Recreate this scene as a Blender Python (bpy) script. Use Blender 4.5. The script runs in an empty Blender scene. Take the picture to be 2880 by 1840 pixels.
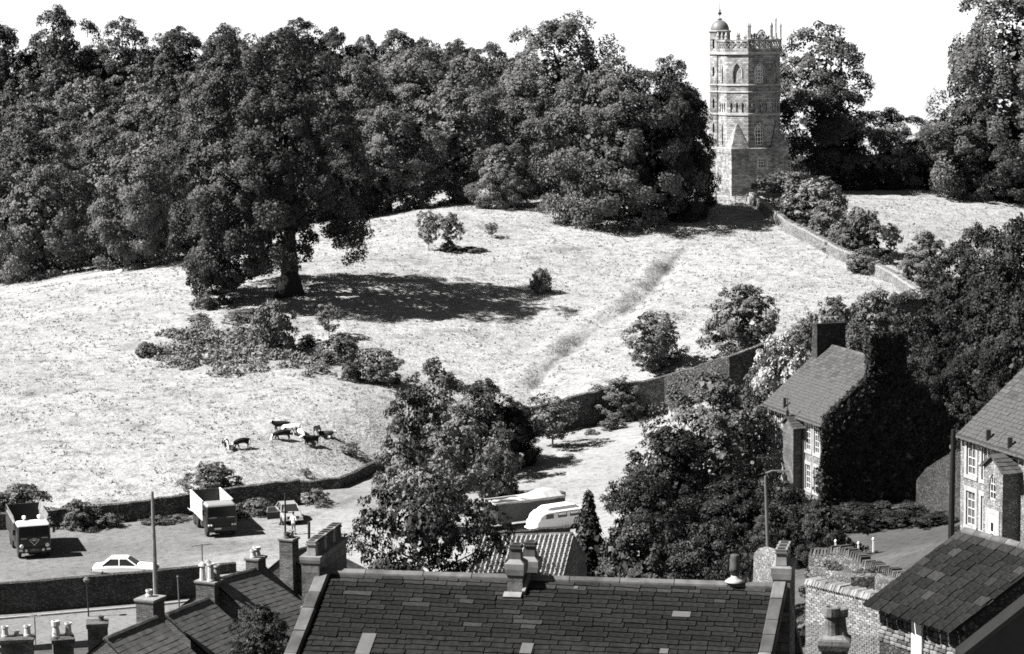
import bpy, bmesh, math, random
import numpy as np
from mathutils import Vector, Matrix, Euler

SC = bpy.context.scene
COL = SC.collection
rnd = random.Random(7)
R_ = math.radians

# ------------------------------------------------------------------ camera
FOC, PITCH, ROLL, CAMZ = 6600.0, 7.1, -0.7, 38.5     # focal length in photo pixels (2880 wide)
cam_d = bpy.data.cameras.new('camera')
cam_d.sensor_width = 36.0
cam_d.lens = 36.0 * FOC / 2880.0
cam_d.clip_start = 0.5
cam_d.clip_end = 6000.0
cam = bpy.data.objects.new('camera', cam_d)
COL.objects.link(cam)
cam.location = (0, 0, CAMZ)
CR = Euler((R_(90 - PITCH), 0, 0)).to_matrix() @ Matrix.Rotation(R_(ROLL), 3, 'Z')
cam.rotation_euler = CR.to_euler()
SC.camera = cam

# ------------------------------------------------------------------ sky, sun, exposure
SUN_EL, SUN_AZ = 47.0, -99.0          # azimuth from +Y, negative = left
world = bpy.data.worlds.new('World')
SC.world = world
world.use_nodes = True
wn = world.node_tree
wn.nodes.clear()
w_out = wn.nodes.new('ShaderNodeOutputWorld')
w_bg = wn.nodes.new('ShaderNodeBackground')
w_sky = wn.nodes.new('ShaderNodeTexSky')
w_sky.sky_type = 'NISHITA'
w_sky.sun_disc = False
w_sky.sun_elevation = R_(SUN_EL)
w_sky.sun_rotation = R_(SUN_AZ)
w_sky.air_density = 1.0; w_sky.altitude = 4500.0
w_sky.dust_density = 0.2
w_sky.ozone_density = 1.0
w_sep = wn.nodes.new('ShaderNodeSeparateColor')     # panchromatic film behind an orange filter: the red channel
wn.links.new(w_sky.outputs[0], w_sep.inputs[0])
w_mix = wn.nodes.new('ShaderNodeMath'); w_mix.operation = 'MULTIPLY_ADD'
w_mix.inputs[1].default_value = 0.0
w_g = wn.nodes.new('ShaderNodeMath'); w_g.operation = 'MULTIPLY'; w_g.inputs[1].default_value = 1.0
wn.links.new(w_sep.outputs[0], w_g.inputs[0])
wn.links.new(w_sep.outputs[1], w_mix.inputs[0])
wn.links.new(w_g.outputs[0], w_mix.inputs[2])
wn.links.new(w_mix.outputs[0], w_bg.inputs[0])
w_bg.inputs[1].default_value = 0.062
wn.links.new(w_bg.outputs[0], w_out.inputs[0])
sun_d = bpy.data.lights.new('sun', 'SUN')
sun_d.energy = 5.0
sun_d.angle = R_(0.5)
sun_d.color = (1.0, 0.985, 0.965)
sun = bpy.data.objects.new('sun', sun_d)
COL.objects.link(sun)
_el, _az = R_(SUN_EL), R_(SUN_AZ)
SUNV = Vector((math.sin(_az) * math.cos(_el), math.cos(_az) * math.cos(_el), math.sin(_el)))
sun.rotation_euler = SUNV.to_track_quat('Z', 'Y').to_euler()
sun.location = (-60, 40, 120)
SC.view_settings.view_transform = 'Standard'
SC.view_settings.look = 'None'
SC.view_settings.exposure = 1.65
SC.view_settings.gamma = 1.0
SC.view_settings.use_curve_mapping = False
SC.render.engine = 'CYCLES'
SC.cycles.max_bounces = 5
SC.cycles.diffuse_bounces = 1
SC.cycles.glossy_bounces = 2
SC.cycles.transparent_max_bounces = 6
SC.cycles.use_denoising = False
SC.cycles.filter_width = 1.7

# ------------------------------------------------------------------ photo pixel -> place
def ray(px, py):
    return CR @ Vector(((px - 1440) / FOC, -(py - 920) / FOC, -1.0))
def W(px, py, Y):
    d = ray(px, py)
    return Vector((0, 0, CAMZ)) + d * (Y / d.y)
def WZ(px, py, z):
    d = ray(px, py)
    return Vector((0, 0, CAMZ)) + d * ((z - CAMZ) / d.z)
def PX(Y):                       # metres per photo pixel at distance Y
    return Y / FOC

# ------------------------------------------------------------------ bookkeeping
def tag(o, label=None, cat=None, group=None, kind=None):
    if label: o['label'] = label
    if cat: o['category'] = cat
    if group: o['group'] = group
    if kind: o['kind'] = kind
    return o
def thing(name, label, cat, loc=(0, 0, 0), rz=0.0, group=None):
    o = bpy.data.objects.new(name, None)
    o.empty_display_size = 0.3
    COL.objects.link(o)
    o.location = loc
    o.rotation_euler = (0, 0, rz)
    return tag(o, label, cat, group)
def link(name, mesh, parent=None, mat=None):
    o = bpy.data.objects.new(name, mesh)
    COL.objects.link(o)
    if parent: o.parent = parent
    return o
def copy_tree(o, parent=None):
    c = o.copy(); COL.objects.link(c)
    if parent: c.parent = parent
    for ch in list(o.children):
        copy_tree(ch, c)
    return c

# ------------------------------------------------------------------ mesh builder
class MB:
    def __init__(s):
        s.v = []; s.f = []; s.m = []
    def add(s, vs, fs, m=0):
        b = len(s.v)
        s.v.extend([tuple(p) for p in vs])
        for f in fs:
            s.f.append(tuple(b + i for i in f)); s.m.append(m)
        return s
    def quad(s, a, b, c, d, m=0):
        return s.add([a, b, c, d], [(0, 1, 2, 3)], m)
    def box(s, x0, x1, y0, y1, z0, z1, m=0):
        return s.add([(x0,y0,z0),(x1,y0,z0),(x1,y1,z0),(x0,y1,z0),(x0,y0,z1),(x1,y0,z1),(x1,y1,z1),(x0,y1,z1)],
                     [(3,2,1,0),(4,5,6,7),(0,1,5,4),(1,2,6,5),(2,3,7,6),(3,0,4,7)], m)
    def obox(s, c, u, v, w, m=0):           # centre and three half vectors
        c, u, v, w = Vector(c), Vector(u), Vector(v), Vector(w)
        P = [c-u-v-w, c+u-v-w, c+u+v-w, c-u+v-w, c-u-v+w, c+u-v+w, c+u+v+w, c-u+v+w]
        return s.add(P, [(3,2,1,0),(4,5,6,7),(0,1,5,4),(1,2,6,5),(2,3,7,6),(3,0,4,7)], m)
    def tbox(s, x0, x1, y0, y1, z0, X0, X1, Y0, Y1, z1, m=0):   # box tapering from bottom to top rectangle
        return s.add([(x0,y0,z0),(x1,y0,z0),(x1,y1,z0),(x0,y1,z0),(X0,Y0,z1),(X1,Y0,z1),(X1,Y1,z1),(X0,Y1,z1)],
                     [(3,2,1,0),(4,5,6,7),(0,1,5,4),(1,2,6,5),(2,3,7,6),(3,0,4,7)], m)
    def loft(s, rings, m=0, cap0=True, cap1=True, closed=True):
        b = len(s.v); n = len(rings[0])
        for r in rings: s.v.extend([tuple(p) for p in r])
        for i in range(len(rings) - 1):
            for j in range(n if closed else n - 1):
                k = (j + 1) % n
                s.f.append((b+i*n+j, b+i*n+k, b+(i+1)*n+k, b+(i+1)*n+j)); s.m.append(m)
        if cap0: s.f.append(tuple(b + j for j in reversed(range(n)))); s.m.append(m)
        if cap1:
            e = b + (len(rings)-1)*n
            s.f.append(tuple(e + j for j in range(n))); s.m.append(m)
        return s
    def lathe(s, prof, n=12, c=(0,0,0), m=0, ph=0.0, axis='Z'):
        rings = []
        for r, z in prof:
            ring = []
            for j in range(n):
                a = ph + 2*math.pi*j/n
                if axis == 'Z': ring.append((c[0]+r*math.cos(a), c[1]+r*math.sin(a), c[2]+z))
                elif axis == 'X': ring.append((c[0]+z, c[1]+r*math.cos(a), c[2]+r*math.sin(a)))
                else: ring.append((c[0]+r*math.sin(a), c[1]+z, c[2]+r*math.cos(a)))
            rings.append(ring)
        return s.loft(rings, m)
    def tube(s, pts, rad, n=7, m=0):
        pts = [Vector(p) for p in pts]
        if not hasattr(rad, '__len__'): rad = [rad]*len(pts)
        rings = []
        for i, p in enumerate(pts):
            t = (pts[min(i+1, len(pts)-1)] - pts[max(i-1, 0)])
            if t.length < 1e-6: t = Vector((0,0,1))
            t.normalize()
            a = t.cross(Vector((0,0,1)) if abs(t.z) < 0.9 else Vector((1,0,0))).normalized()
            b = t.cross(a)
            rings.append([p + (a*math.cos(2*math.pi*j/n) + b*math.sin(2*math.pi*j/n))*rad[i] for j in range(n)])
        return s.loft(rings, m)
    def prism(s, poly, d, m=0):              # planar polygon extruded by vector d
        d = Vector(d); poly = [Vector(p) for p in poly]; n = len(poly)
        return s.add(poly + [p + d for p in poly],
                     [tuple(reversed(range(n))), tuple(range(n, 2*n))] + [(i, (i+1) % n, n+(i+1) % n, n+i) for i in range(n)], m)
    def mesh(s, name, mats, smooth=False, uv=True):
        me = bpy.data.meshes.new(name)
        me.from_pydata(s.v, [], s.f)
        if not isinstance(mats, (list, tuple)): mats = [mats]
        for m in mats: me.materials.append(m)
        me.polygons.foreach_set('material_index', s.m)
        bm = bmesh.new(); bm.from_mesh(me)
        bmesh.ops.recalc_face_normals(bm, faces=bm.faces)
        bm.to_mesh(me); bm.free()
        if smooth: me.polygons.foreach_set('use_smooth', [True]*len(me.polygons))
        me.update()
        if uv: box_uv(me)
        return me
    def build(s, name, mats, parent=None, smooth=False):
        return link(name, s.mesh(name, mats, smooth), parent)
def box_uv(me):
    lay = me.uv_layers.new(name='UVMap')
    Z = Vector((0, 0, 1))
    for p in me.polygons:
        n = p.normal
        if abs(n.z) > 0.97: t, b = Vector((1,0,0)), Vector((0,1,0))
        else:
            t = Z.cross(n)
            if t.length < 1e-6: t = Vector((1,0,0))
            t.normalize(); b = n.cross(t)
        for li in p.loop_indices:
            c = me.vertices[me.loops[li].vertex_index].co
            lay.data[li].uv = (c.dot(t), c.dot(b))
# ------------------------------------------------------------------ materials (all greys: the place as black and white film saw it)
def nmat(name):
    m = bpy.data.materials.new(name); m.use_nodes = True
    nt = m.node_tree; nt.nodes.clear()
    out = nt.nodes.new('ShaderNodeOutputMaterial')
    bs = nt.nodes.new('ShaderNodeBsdfPrincipled')
    nt.links.new(bs.outputs[0], out.inputs[0])
    return m, nt, bs, out
def g3(v): return (v, v, v*1.0, 1)
def nd(nt, typ, **kw):
    n = nt.nodes.new(typ)
    for k, v in kw.items(): setattr(n, k, v)
    return n
def ramp(nt, src, stops):
    r = nd(nt, 'ShaderNodeValToRGB')
    e = r.color_ramp.elements
    while len(e) < len(stops): e.new(0.5)
    for i, (p, c) in enumerate(stops):
        e[i].position = p; e[i].color = g3(c)
    nt.links.new(src, r.inputs[0])
    return r.outputs[0]
def coords(nt, kind='Object'):
    return nd(nt, 'ShaderNodeTexCoord').outputs[kind]
def noise(nt, vec, scale, detail=3, rough=0.55):
    n = nd(nt, 'ShaderNodeTexNoise')
    n.inputs['Scale'].default_value = scale
    n.inputs['Detail'].default_value = detail
    n.inputs['Roughness'].default_value = rough
    nt.links.new(vec, n.inputs['Vector'])
    return n.outputs[0]
def mul(nt, a, b, mode='MULTIPLY', fac=1.0):
    m = nd(nt, 'ShaderNodeMixRGB', blend_type=mode)
    m.inputs[0].default_value = fac
    for i, x in ((1, a), (2, b)):
        if hasattr(x, 'is_linked'): nt.links.new(x, m.inputs[i])
        else: m.inputs[i].default_value = g3(x)
    return m.outputs[0]
def bump(nt, bs, h, strength, dist):
    b = nd(nt, 'ShaderNodeBump')
    b.inputs['Strength'].default_value = strength
    b.inputs['Distance'].default_value = dist
    nt.links.new(h, b.inputs['Height'])
    nt.links.new(b.outputs[0], bs.inputs['Normal'])
def objrand(nt, lo, hi):
    oi = nd(nt, 'ShaderNodeObjectInfo')
    mr = nd(nt, 'ShaderNodeMapRange')
    mr.inputs['To Min'].default_value = lo; mr.inputs['To Max'].default_value = hi
    nt.links.new(oi.outputs['Random'], mr.inputs['Value'])
    return mr.outputs[0]
def plain(name, v, rough=0.6, var=0.15, scale=3.0, metal=0.0, spec=0.4, rand=None):
    m, nt, bs, out = nmat(name)
    n = noise(nt, coords(nt), scale, 4)
    c = ramp(nt, n, [(0.25, v*(1-var)), (0.75, v*(1+var))])
    if rand: c = mul(nt, c, objrand(nt, *rand))
    nt.links.new(c, bs.inputs['Base Color'])
    bs.inputs['Roughness'].default_value = rough
    bs.inputs['Metallic'].default_value = metal
    bs.inputs['Specular IOR Level'].default_value = spec
    return m
def masonry(name, v, bw=0.42, bh=0.2, mortar=0.014, mv=None, var=0.35, blot=0.35, bumpd=0.02, blotscale=0.35, rough=0.9, squash=1.0):
    """coursed stone or brick on metre UVs, with blotchy weathering"""
    m, nt, bs, out = nmat(name)
    uv = coords(nt, 'UV')
    nz = nd(nt, 'ShaderNodeTexNoise'); nz.inputs['Scale'].default_value = 2.2
    nt.links.new(uv, nz.inputs['Vector'])
    dist = nd(nt, 'ShaderNodeVectorMath', operation='MULTIPLY_ADD')
    nt.links.new(nz.outputs['Color'], dist.inputs[0])
    dist.inputs[1].default_value = (bh*0.25,)*3
    nt.links.new(uv, dist.inputs[2])
    br = nd(nt, 'ShaderNodeTexBrick')
    br.inputs['Scale'].default_value = 1.0
    br.inputs['Brick Width'].default_value = bw
    br.inputs['Row Height'].default_value = bh
    br.inputs['Mortar Size'].default_value = mortar
    br.inputs['Mortar Smooth'].default_value = 0.3
    br.inputs['Bias'].default_value = 0.0
    br.squash = squash
    br.inputs['Color1'].default_value = g3(v*(1-var))
    br.inputs['Color2'].default_value = g3(v*(1+var))
    br.inputs['Mortar'].default_value = g3(v*0.6 if mv is None else mv)
    nt.links.new(dist.outputs[0], br.inputs['Vector'])
    obj = coords(nt)
    b1 = ramp(nt, noise(nt, obj, blotscale, 6, 0.7), [(0.3, 1-blot), (0.7, 1+blot*0.6)])
    b2 = ramp(nt, noise(nt, obj, 9, 3), [(0.3, 0.78), (0.7, 1.15)])
    c = mul(nt, mul(nt, br.outputs[0], b1), b2)
    nt.links.new(c, bs.inputs['Base Color'])
    bs.inputs['Roughness'].default_value = rough
    bs.inputs['Specular IOR Level'].default_value = 0.15
    h = mul(nt, mul(nt, br.outputs['Fac'], 1.0, 'SUBTRACT'), 0.0, 'ADD')
    inv = nd(nt, 'ShaderNodeInvert'); nt.links.new(br.outputs['Fac'], inv.inputs[1])
    hh = mul(nt, inv.outputs[0], noise(nt, obj, 14, 3), 'ADD', 0.6)
    bump(nt, bs, hh, 0.9, bumpd)
    return m
def rubble(name, v, scale=4.5, var=0.5, mv=None, bumpd=0.04, stretch=1.6):
    """random rubble on metre UVs: voronoi stones, joints recessed by relief"""
    m, nt, bs, out = nmat(name)
    uv = coords(nt, 'UV')
    mp = nd(nt, 'ShaderNodeMapping'); mp.inputs['Scale'].default_value = (1.0, stretch, 1)
    nt.links.new(uv, mp.inputs[0])
    v1 = nd(nt, 'ShaderNodeTexVoronoi', feature='DISTANCE_TO_EDGE'); v1.inputs['Scale'].default_value = scale
    v2 = nd(nt, 'ShaderNodeTexVoronoi'); v2.inputs['Scale'].default_value = scale
    nt.links.new(mp.outputs[0], v1.inputs['Vector']); nt.links.new(mp.outputs[0], v2.inputs['Vector'])
    edge = ramp(nt, v1.outputs['Distance'], [(0.02, 0.0), (0.12, 1.0)])
    bw = nd(nt, 'ShaderNodeRGBToBW'); nt.links.new(v2.outputs['Color'], bw.inputs[0])
    st = ramp(nt, bw.outputs[0], [(0.2, v*(1-var)), (0.8, v*(1+var))])
    mx = nd(nt, 'ShaderNodeMixRGB'); nt.links.new(edge, mx.inputs[0])
    mx.inputs[1].default_value = g3(v*0.5 if mv is None else mv); nt.links.new(st, mx.inputs[2])
    obj = coords(nt)
    b1 = ramp(nt, noise(nt, obj, 0.5, 6, 0.7), [(0.3, 0.65), (0.7, 1.25)])
    c = mul(nt, mx.outputs[0], b1)
    nt.links.new(c, bs.inputs['Base Color'])
    bs.inputs['Roughness'].default_value = 0.95
    bs.inputs['Specular IOR Level'].default_value = 0.1
    bump(nt, bs, mul(nt, edge, noise(nt, obj, 12, 3), 'ADD', 0.4), 1.0, bumpd)
    return m
def foliage(name, lo, hi, scale=0.35, vary=(0.75, 1.3), spec=0.25, rough=0.6, trans=0.06):
    m, nt, bs, out = nmat(name)
    oi = nd(nt, 'ShaderNodeObjectInfo')
    add = nd(nt, 'ShaderNodeVectorMath', operation='MULTIPLY_ADD')
    cmb = nd(nt, 'ShaderNodeCombineXYZ')
    for i in range(3): nt.links.new(oi.outputs['Random'], cmb.inputs[i])
    nt.links.new(cmb.outputs[0], add.inputs[0]); add.inputs[1].default_value = (40, 40, 40)
    nt.links.new(coords(nt), add.inputs[2])
    a = ramp(nt, noise(nt, add.outputs[0], scale, 2), [(0.35, lo), (0.65, hi)])
    b = ramp(nt, noise(nt, add.outputs[0], scale*14, 2), [(0.3, 0.72), (0.72, 1.28)])
    c = mul(nt, mul(nt, a, b), objrand(nt, *vary))
    nt.links.new(c, bs.inputs['Base Color'])
    bs.inputs['Roughness'].default_value = rough
    bs.inputs['Specular IOR Level'].default_value = spec
    if trans:
        tr = nd(nt, 'ShaderNodeBsdfTranslucent'); nt.links.new(c, tr.inputs[0])
        ms = nd(nt, 'ShaderNodeMixShader'); ms.inputs[0].default_value = trans
        nt.links.new(bs.outputs[0], ms.inputs[1]); nt.links.new(tr.outputs[0], ms.inputs[2])
        nt.links.new(ms.outputs[0], out.inputs[0])
    return m
def ground_mat(name, lo, hi, s1=0.12, s2=1.6, s3=9.0, bumpd=0.08, aniso=False, blend=None):
    m, nt, bs, out = nmat(name)
    o = coords(nt)
    if aniso:
        mp = nd(nt, 'ShaderNodeMapping'); mp.inputs['Rotation'].default_value = (0, 0, -0.3); mp.inputs['Scale'].default_value = (0.62, 1.0, 1.0)
        nt.links.new(o, mp.inputs[0]); o = mp.outputs[0]
    a = ramp(nt, noise(nt, o, s1, 4, 0.6), [(0.3, lo), (0.7, hi)])
    if blend:          # drier, paler ground where the sheet's own 'worn' value is high
        at = nd(nt, 'ShaderNodeAttribute'); at.attribute_name = 'worn'
        a2 = ramp(nt, noise(nt, o, s1*1.7, 4, 0.6), [(0.3, blend[0]), (0.7, blend[1])])
        mx = nd(nt, 'ShaderNodeMixRGB'); nt.links.new(at.outputs['Fac'], mx.inputs[0]); nt.links.new(a, mx.inputs[1]); nt.links.new(a2, mx.inputs[2]); a = mx.outputs[0]
    b = ramp(nt, noise(nt, o, s2, 4, 0.65), [(0.3, 0.56), (0.47, 0.96), (0.7, 1.14)])
    c3 = ramp(nt, noise(nt, o, s3, 3, 0.6), [(0.3, 0.7), (0.7, 1.15)])
    c = mul(nt, mul(nt, a, b), c3)
    nt.links.new(c, bs.inputs['Base Color'])
    bs.inputs['Roughness'].default_value = 0.95
    bs.inputs['Specular IOR Level'].default_value = 0.1
    bump(nt, bs, mul(nt, noise(nt, o, s2*1.3, 5, 0.7), noise(nt, o, s3, 3), 'ADD', 0.5), 1.0, bumpd)
    return m
def glassm(name, v=0.02):
    m, nt, bs, out = nmat(name)
    bs.inputs['Base Color'].default_value = g3(v)
    bs.inputs['Roughness'].default_value = 0.06
    bs.inputs['Specular IOR Level'].default_value = 0.6
    return m

M = {}
M['grass'] = ground_mat('pasture grass', 0.24, 0.32, s2=1.1, s3=4.5, bumpd=0.32, aniso=True, blend=(0.07, 0.11))
M['tuft'] = plain('dry grass blades', 0.30, 0.8, 0.3, 0.6, spec=0.15)
M['yard'] = ground_mat('worn grass and gravel', 0.10, 0.17, s1=0.09, bumpd=0.07, blend=(0.21, 0.28))
M['paddock'] = ground_mat('dry paddock grass', 0.20, 0.27, s1=0.09, bumpd=0.08)
M['earth'] = ground_mat('rough grass bank', 0.05, 0.10)
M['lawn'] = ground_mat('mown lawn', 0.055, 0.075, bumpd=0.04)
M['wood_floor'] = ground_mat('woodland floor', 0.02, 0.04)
M['path'] = ground_mat('pale gravel track', 0.38, 0.48, bumpd=0.02)
M['asphalt'] = ground_mat('asphalt', 0.13, 0.17, s2=3, s3=20, bumpd=0.01)
M['kerb'] = plain('kerb stone', 0.3, 0.85)
M['leaf_beech'] = foliage('beech leaves', 0.02, 0.042)
M['leaf_wood'] = foliage('woodland leaves', 0.06, 0.115, 0.25, (0.5, 1.5))
M['leaf_mid'] = foliage('sycamore leaves', 0.052, 0.1)
M['leaf_dark'] = foliage('dark leaves', 0.013, 0.026)
M['leaf_black'] = foliage('yew and shade leaves', 0.007, 0.014)  # yew; on the thickets by the middle clump it is shade put into the colour
M['leaf_light'] = foliage('pale ash leaves', 0.08, 0.135, 0.6)
M['leaf_bush'] = foliage('bush leaves', 0.055, 0.11, 0.8)
M['leaf_white'] = foliage('flowering bush', 0.12, 0.38, 1.2)
M['leaf_ivy'] = foliage('ivy leaves', 0.018, 0.03, 1.0)
M['bark'] = plain('bark', 0.022, 0.9, 0.4, 4.0, spec=0.1)
M['bark_pale'] = plain('pale bark', 0.12, 0.9, 0.3, 4.0, spec=0.1)
M['tower'] = masonry('tower sandstone', 0.27, 0.55, 0.26, 0.016, mv=0.12, var=0.45, blot=0.6, bumpd=0.03)
M['tower_trim'] = plain('dressed sandstone', 0.31, 0.85, 0.35, 1.5, spec=0.15)
M['dome'] = plain('lead dome', 0.12, 0.5, 0.3, 2.0)
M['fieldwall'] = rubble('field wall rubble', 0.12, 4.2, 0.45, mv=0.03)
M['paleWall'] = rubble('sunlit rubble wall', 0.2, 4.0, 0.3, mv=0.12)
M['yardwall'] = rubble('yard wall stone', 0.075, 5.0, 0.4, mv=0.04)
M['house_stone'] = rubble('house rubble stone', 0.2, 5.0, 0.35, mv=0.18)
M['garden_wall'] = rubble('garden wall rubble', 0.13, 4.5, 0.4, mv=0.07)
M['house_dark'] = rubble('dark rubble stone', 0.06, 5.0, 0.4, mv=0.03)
M['dressed'] = plain('dressed window stone', 0.27, 0.85, 0.2, 3.0, spec=0.15)
M['quoin'] = masonry('coursed shafts', 0.1, 0.5, 0.28, 0.012, var=0.3)
M['brick'] = masonry('dark brick', 0.10, 0.23, 0.078, 0.012, mv=0.07, var=0.4, blot=0.45, bumpd=0.012, blotscale=0.8)
M['brick_pale'] = plain('pale brick', 0.21, 0.9, 0.3, 5, spec=0.1, rand=(0.55, 1.25))
M['mortar'] = plain('mortar bed', 0.11, 0.95, 0.3, 6, spec=0.05)
M['stone_stack'] = masonry('stack stone', 0.13, 0.6, 0.3, 0.012, var=0.3, blot=0.6, blotscale=1.2)
M['stack_pale'] = plain('weathered stack stone', 0.16, 0.9, 0.45, 2.2, spec=0.1)
M['pot'] = plain('clay chimney pot', 0.22, 0.8, 0.3, 6, spec=0.2)
M['pot_dark'] = plain('sooty chimney pot', 0.06, 0.8, 0.4, 6, spec=0.2)
M['pot_white'] = plain('white chimney pot', 0.36, 0.7, 0.2, 6, spec=0.2)
M['slate'] = plain('stone slate', 0.0105, 0.9, 0.55, 4.0, spec=0.08, rand=(0.75, 1.35))
M['slate_pale'] = plain('lichened stone slate', 0.022, 0.85, 0.4, 5.0, spec=0.1, rand=(0.7, 1.3))
M['slate_glass'] = plain('dusty glass slate', 0.08, 0.35, 0.15, 5.0)
M['slate_grey'] = plain('grey slate', 0.044, 0.75, 0.35, 5.0, spec=0.3, rand=(0.7, 1.4))
M['underlay'] = plain('roof boarding', 0.015, 0.9, 0.2, 3.0, spec=0.1)
M['tile'] = plain('roof tile', 0.085, 0.8, 0.4, 3.0, spec=0.2, rand=(0.8, 1.25))
M['pantile'] = plain('pantile', 0.22, 0.75, 0.3, 4.0, spec=0.2, rand=(0.8, 1.2))
M['ridge'] = plain('stone ridge', 0.07, 0.85, 0.5, 2.5, spec=0.2, rand=(0.7, 1.3))
M['coping'] = plain('stone coping', 0.06, 0.85, 0.6, 1.8, spec=0.2, rand=(0.6, 1.6))
M['lead'] = plain('lead flashing', 0.3, 0.5, 0.2, 3.0)
M['white'] = plain('white paint', 0.78, 0.4, 0.05, 3.0)
M['white_car'] = plain('white car paint', 0.80, 0.25, 0.04, 2.0, spec=0.5)
M['grey_car'] = plain('grey car paint', 0.25, 0.3, 0.06, 2.0, spec=0.5)
M['black_paint'] = plain('dark lorry paint', 0.02, 0.35, 0.4, 2.0, spec=0.4)
M['dark_panel'] = plain('dull dark panel', 0.035, 0.6, 0.4, 2.0)
M['steel_pale'] = plain('pale tipper steel', 0.5, 0.5, 0.2, 1.5)
M['steel_dull'] = plain('dull tipper steel', 0.16, 0.6, 0.35, 1.2)
M['rust'] = plain('worn tipper floor', 0.04, 0.8, 0.4, 1.2)
M['rubber'] = plain('tyre rubber', 0.018, 0.85, 0.3, 5)
M['rim'] = plain('wheel rim', 0.25, 0.5, 0.3, 4)
M['chrome'] = plain('bright metal', 0.55, 0.25, 0.1, 3.0, metal=0.6)
M['lamp_glass'] = plain('lamp glass', 0.75, 0.2, 0.05, 3.0)
M['glass'] = glassm('window glass')
M['glass_pale'] = glassm('glass with painted reflection', 0.09)  # reflection put into a paler base colour
M['tarp'] = plain('tarpaulin', 0.34, 0.7, 0.15, 1.2)
M['pole'] = plain('weathered pole wood', 0.16, 0.85, 0.35, 3.0, spec=0.1)
M['pole_dark'] = plain('tarred pole', 0.012, 0.8, 0.3, 3.0, spec=0.15)
M['metal_dark'] = plain('dark iron', 0.02, 0.6, 0.2, 3.0)
M['concrete'] = plain('concrete', 0.1, 0.9, 0.25, 3.0, spec=0.1)
M['wood_white'] = plain('painted timber', 0.6, 0.7, 0.15, 3.0)
M['skin'] = plain('skin', 0.3, 0.6, 0.05, 8)
M['shirt'] = plain('white cloth', 0.75, 0.9, 0.08, 6)
M['cloth_dark'] = plain('dark cloth', 0.03, 0.9, 0.2, 6)
M['hair'] = plain('dark hair', 0.02, 0.7, 0.2, 10)
M['bramble'] = foliage('bramble leaves', 0.09, 0.17, 0.5)
M['tuft'] = foliage('dry grass blades', 0.24, 0.32, 0.3, (1, 1), 0.1, 0.8, 0.5)
M['sash'] = plain('old sash paint', 0.5, 0.5, 0.1, 3.0)
M['tower_wall_coping'] = plain('pale wall top', 0.28, 0.9, 0.4, 2.0)
# ------------------------------------------------------------------ terrain heights (thin-plate splines through surveyed points)
class TPS:
    def __init__(s, pts, lam=1e-3):
        P = np.array([(p[0], p[1]) for p in pts], float); z = np.array([p[2] for p in pts], float)
        s.P = P / 100.0
        n = len(P)
        A = np.zeros((n+3, n+3))
        A[:n, :n] = s.k(s.P, s.P) + lam*np.eye(n)
        A[:n, n] = 1; A[:n, n+1:] = s.P
        A[n:, :n] = A[:n, n:].T
        s.w = np.linalg.solve(A, np.concatenate([z, np.zeros(3)]))
    @staticmethod
    def k(a, b):
        d2 = ((a[:, None, :] - b[None, :, :])**2).sum(-1)
        return 0.5*d2*np.log(d2 + 1e-12)
    def __call__(s, x, y):
        x = np.atleast_1d(np.asarray(x, float)); y = np.atleast_1d(np.asarray(y, float))
        Q = np.stack([x.ravel(), y.ravel()], 1)/100.0
        out = np.empty(len(Q)); n = len(s.P)
        for i in range(0, len(Q), 20000):
            q = Q[i:i+20000]
            out[i:i+20000] = s.k(q, s.P) @ s.w[:n] + s.w[n] + q @ s.w[n+1:]
        return out.reshape(x.shape)

FIELD_PTS = [W(*p) for p in [
    (-150,1440,189),(0,1440,191),(300,1425,193),(600,1395,195),(850,1350,200),(1070,1285,212),(1400,1170,228),(1600,1095,234),
    (1900,1040,236),(2200,960,240),(2450,900,252),(2620,860,258),(680,1250,207),(200,1250,206),(-100,1300,202),(1000,1150,218),
    (500,1050,232),(0,1050,233),(1300,1000,243),(1700,950,250),(2000,880,255),(815,832,262),(300,850,266),(-100,900,268),
    (1300,800,272),(1700,780,278),(2050,750,282),(2400,770,280),(500,740,290),(0,815,290),(-150,850,290),(1050,645,300),
    (1230,612,304),(1500,595,308),(1850,580,312),(2050,566,316),(2250,640,300),(2500,640,300),(2500,560,322),(2880,560,328),
    (2880,700,300),(2650,780,280),(1500,700,290),(1950,650,298),(2880,900,262)]]
FIELD_PTS += [Vector(p) for p in [(-47,330,8.8),(-72,330,5),(-12,345,13.5),(14,350,14.5),(42,355,15.5),(72,362,15),(100,340,13),(-100,290,3),(-95,200,0.5)]]
H_FIELD = TPS(FIELD_PTS)
_yz = [(0,1640),(0,1500),(400,1460),(840,1420),(950,1375),(1400,1240),(1690,1192),(300,1600),(700,1520),(1200,1480),(1600,1480),(1750,1350)]
YARD_PTS = [WZ(px, py, 0.0) for px, py in _yz] + [W(*p) for p in [(1870,1165,231),(2050,1110,228),(2250,1040,232),(2400,980,238),(2620,905,250),
    (2250,1432,160),(2500,1464,156),(2500,1578,138),(2300,1600,132),(2620,1500,146),(2712,1500,120),(2650,1540,118),(2000,1500,165)]]
YARD_PTS += [Vector(p) for p in [(-60,170,0),(-60,200,0),(-30,160,0),(75,150,16),(70,230,13),(60,120,18)]]
H_YARD = TPS(YARD_PTS)
H_NEAR = TPS([Vector(p) for p in [(-45,150,-1.5),(-20,150,-1.5),(-45,140,-1.5),(-8,160,-0.8),(4,168,0),(-25,105,1.5),(0,100,3.0),(-14,72,9),(10,68,11),
    (0,30,20),(-40,30,17),(40,30,24),(-60,100,0),(26,70,15)]] + [p for p in YARD_PTS if p.x > 6 and p.y < 185])

def polyfn(pts):
    xs = np.array([p[0] for p in pts]); ys = np.array([p[1] for p in pts])
    return lambda x: np.interp(x, xs, ys)
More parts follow.
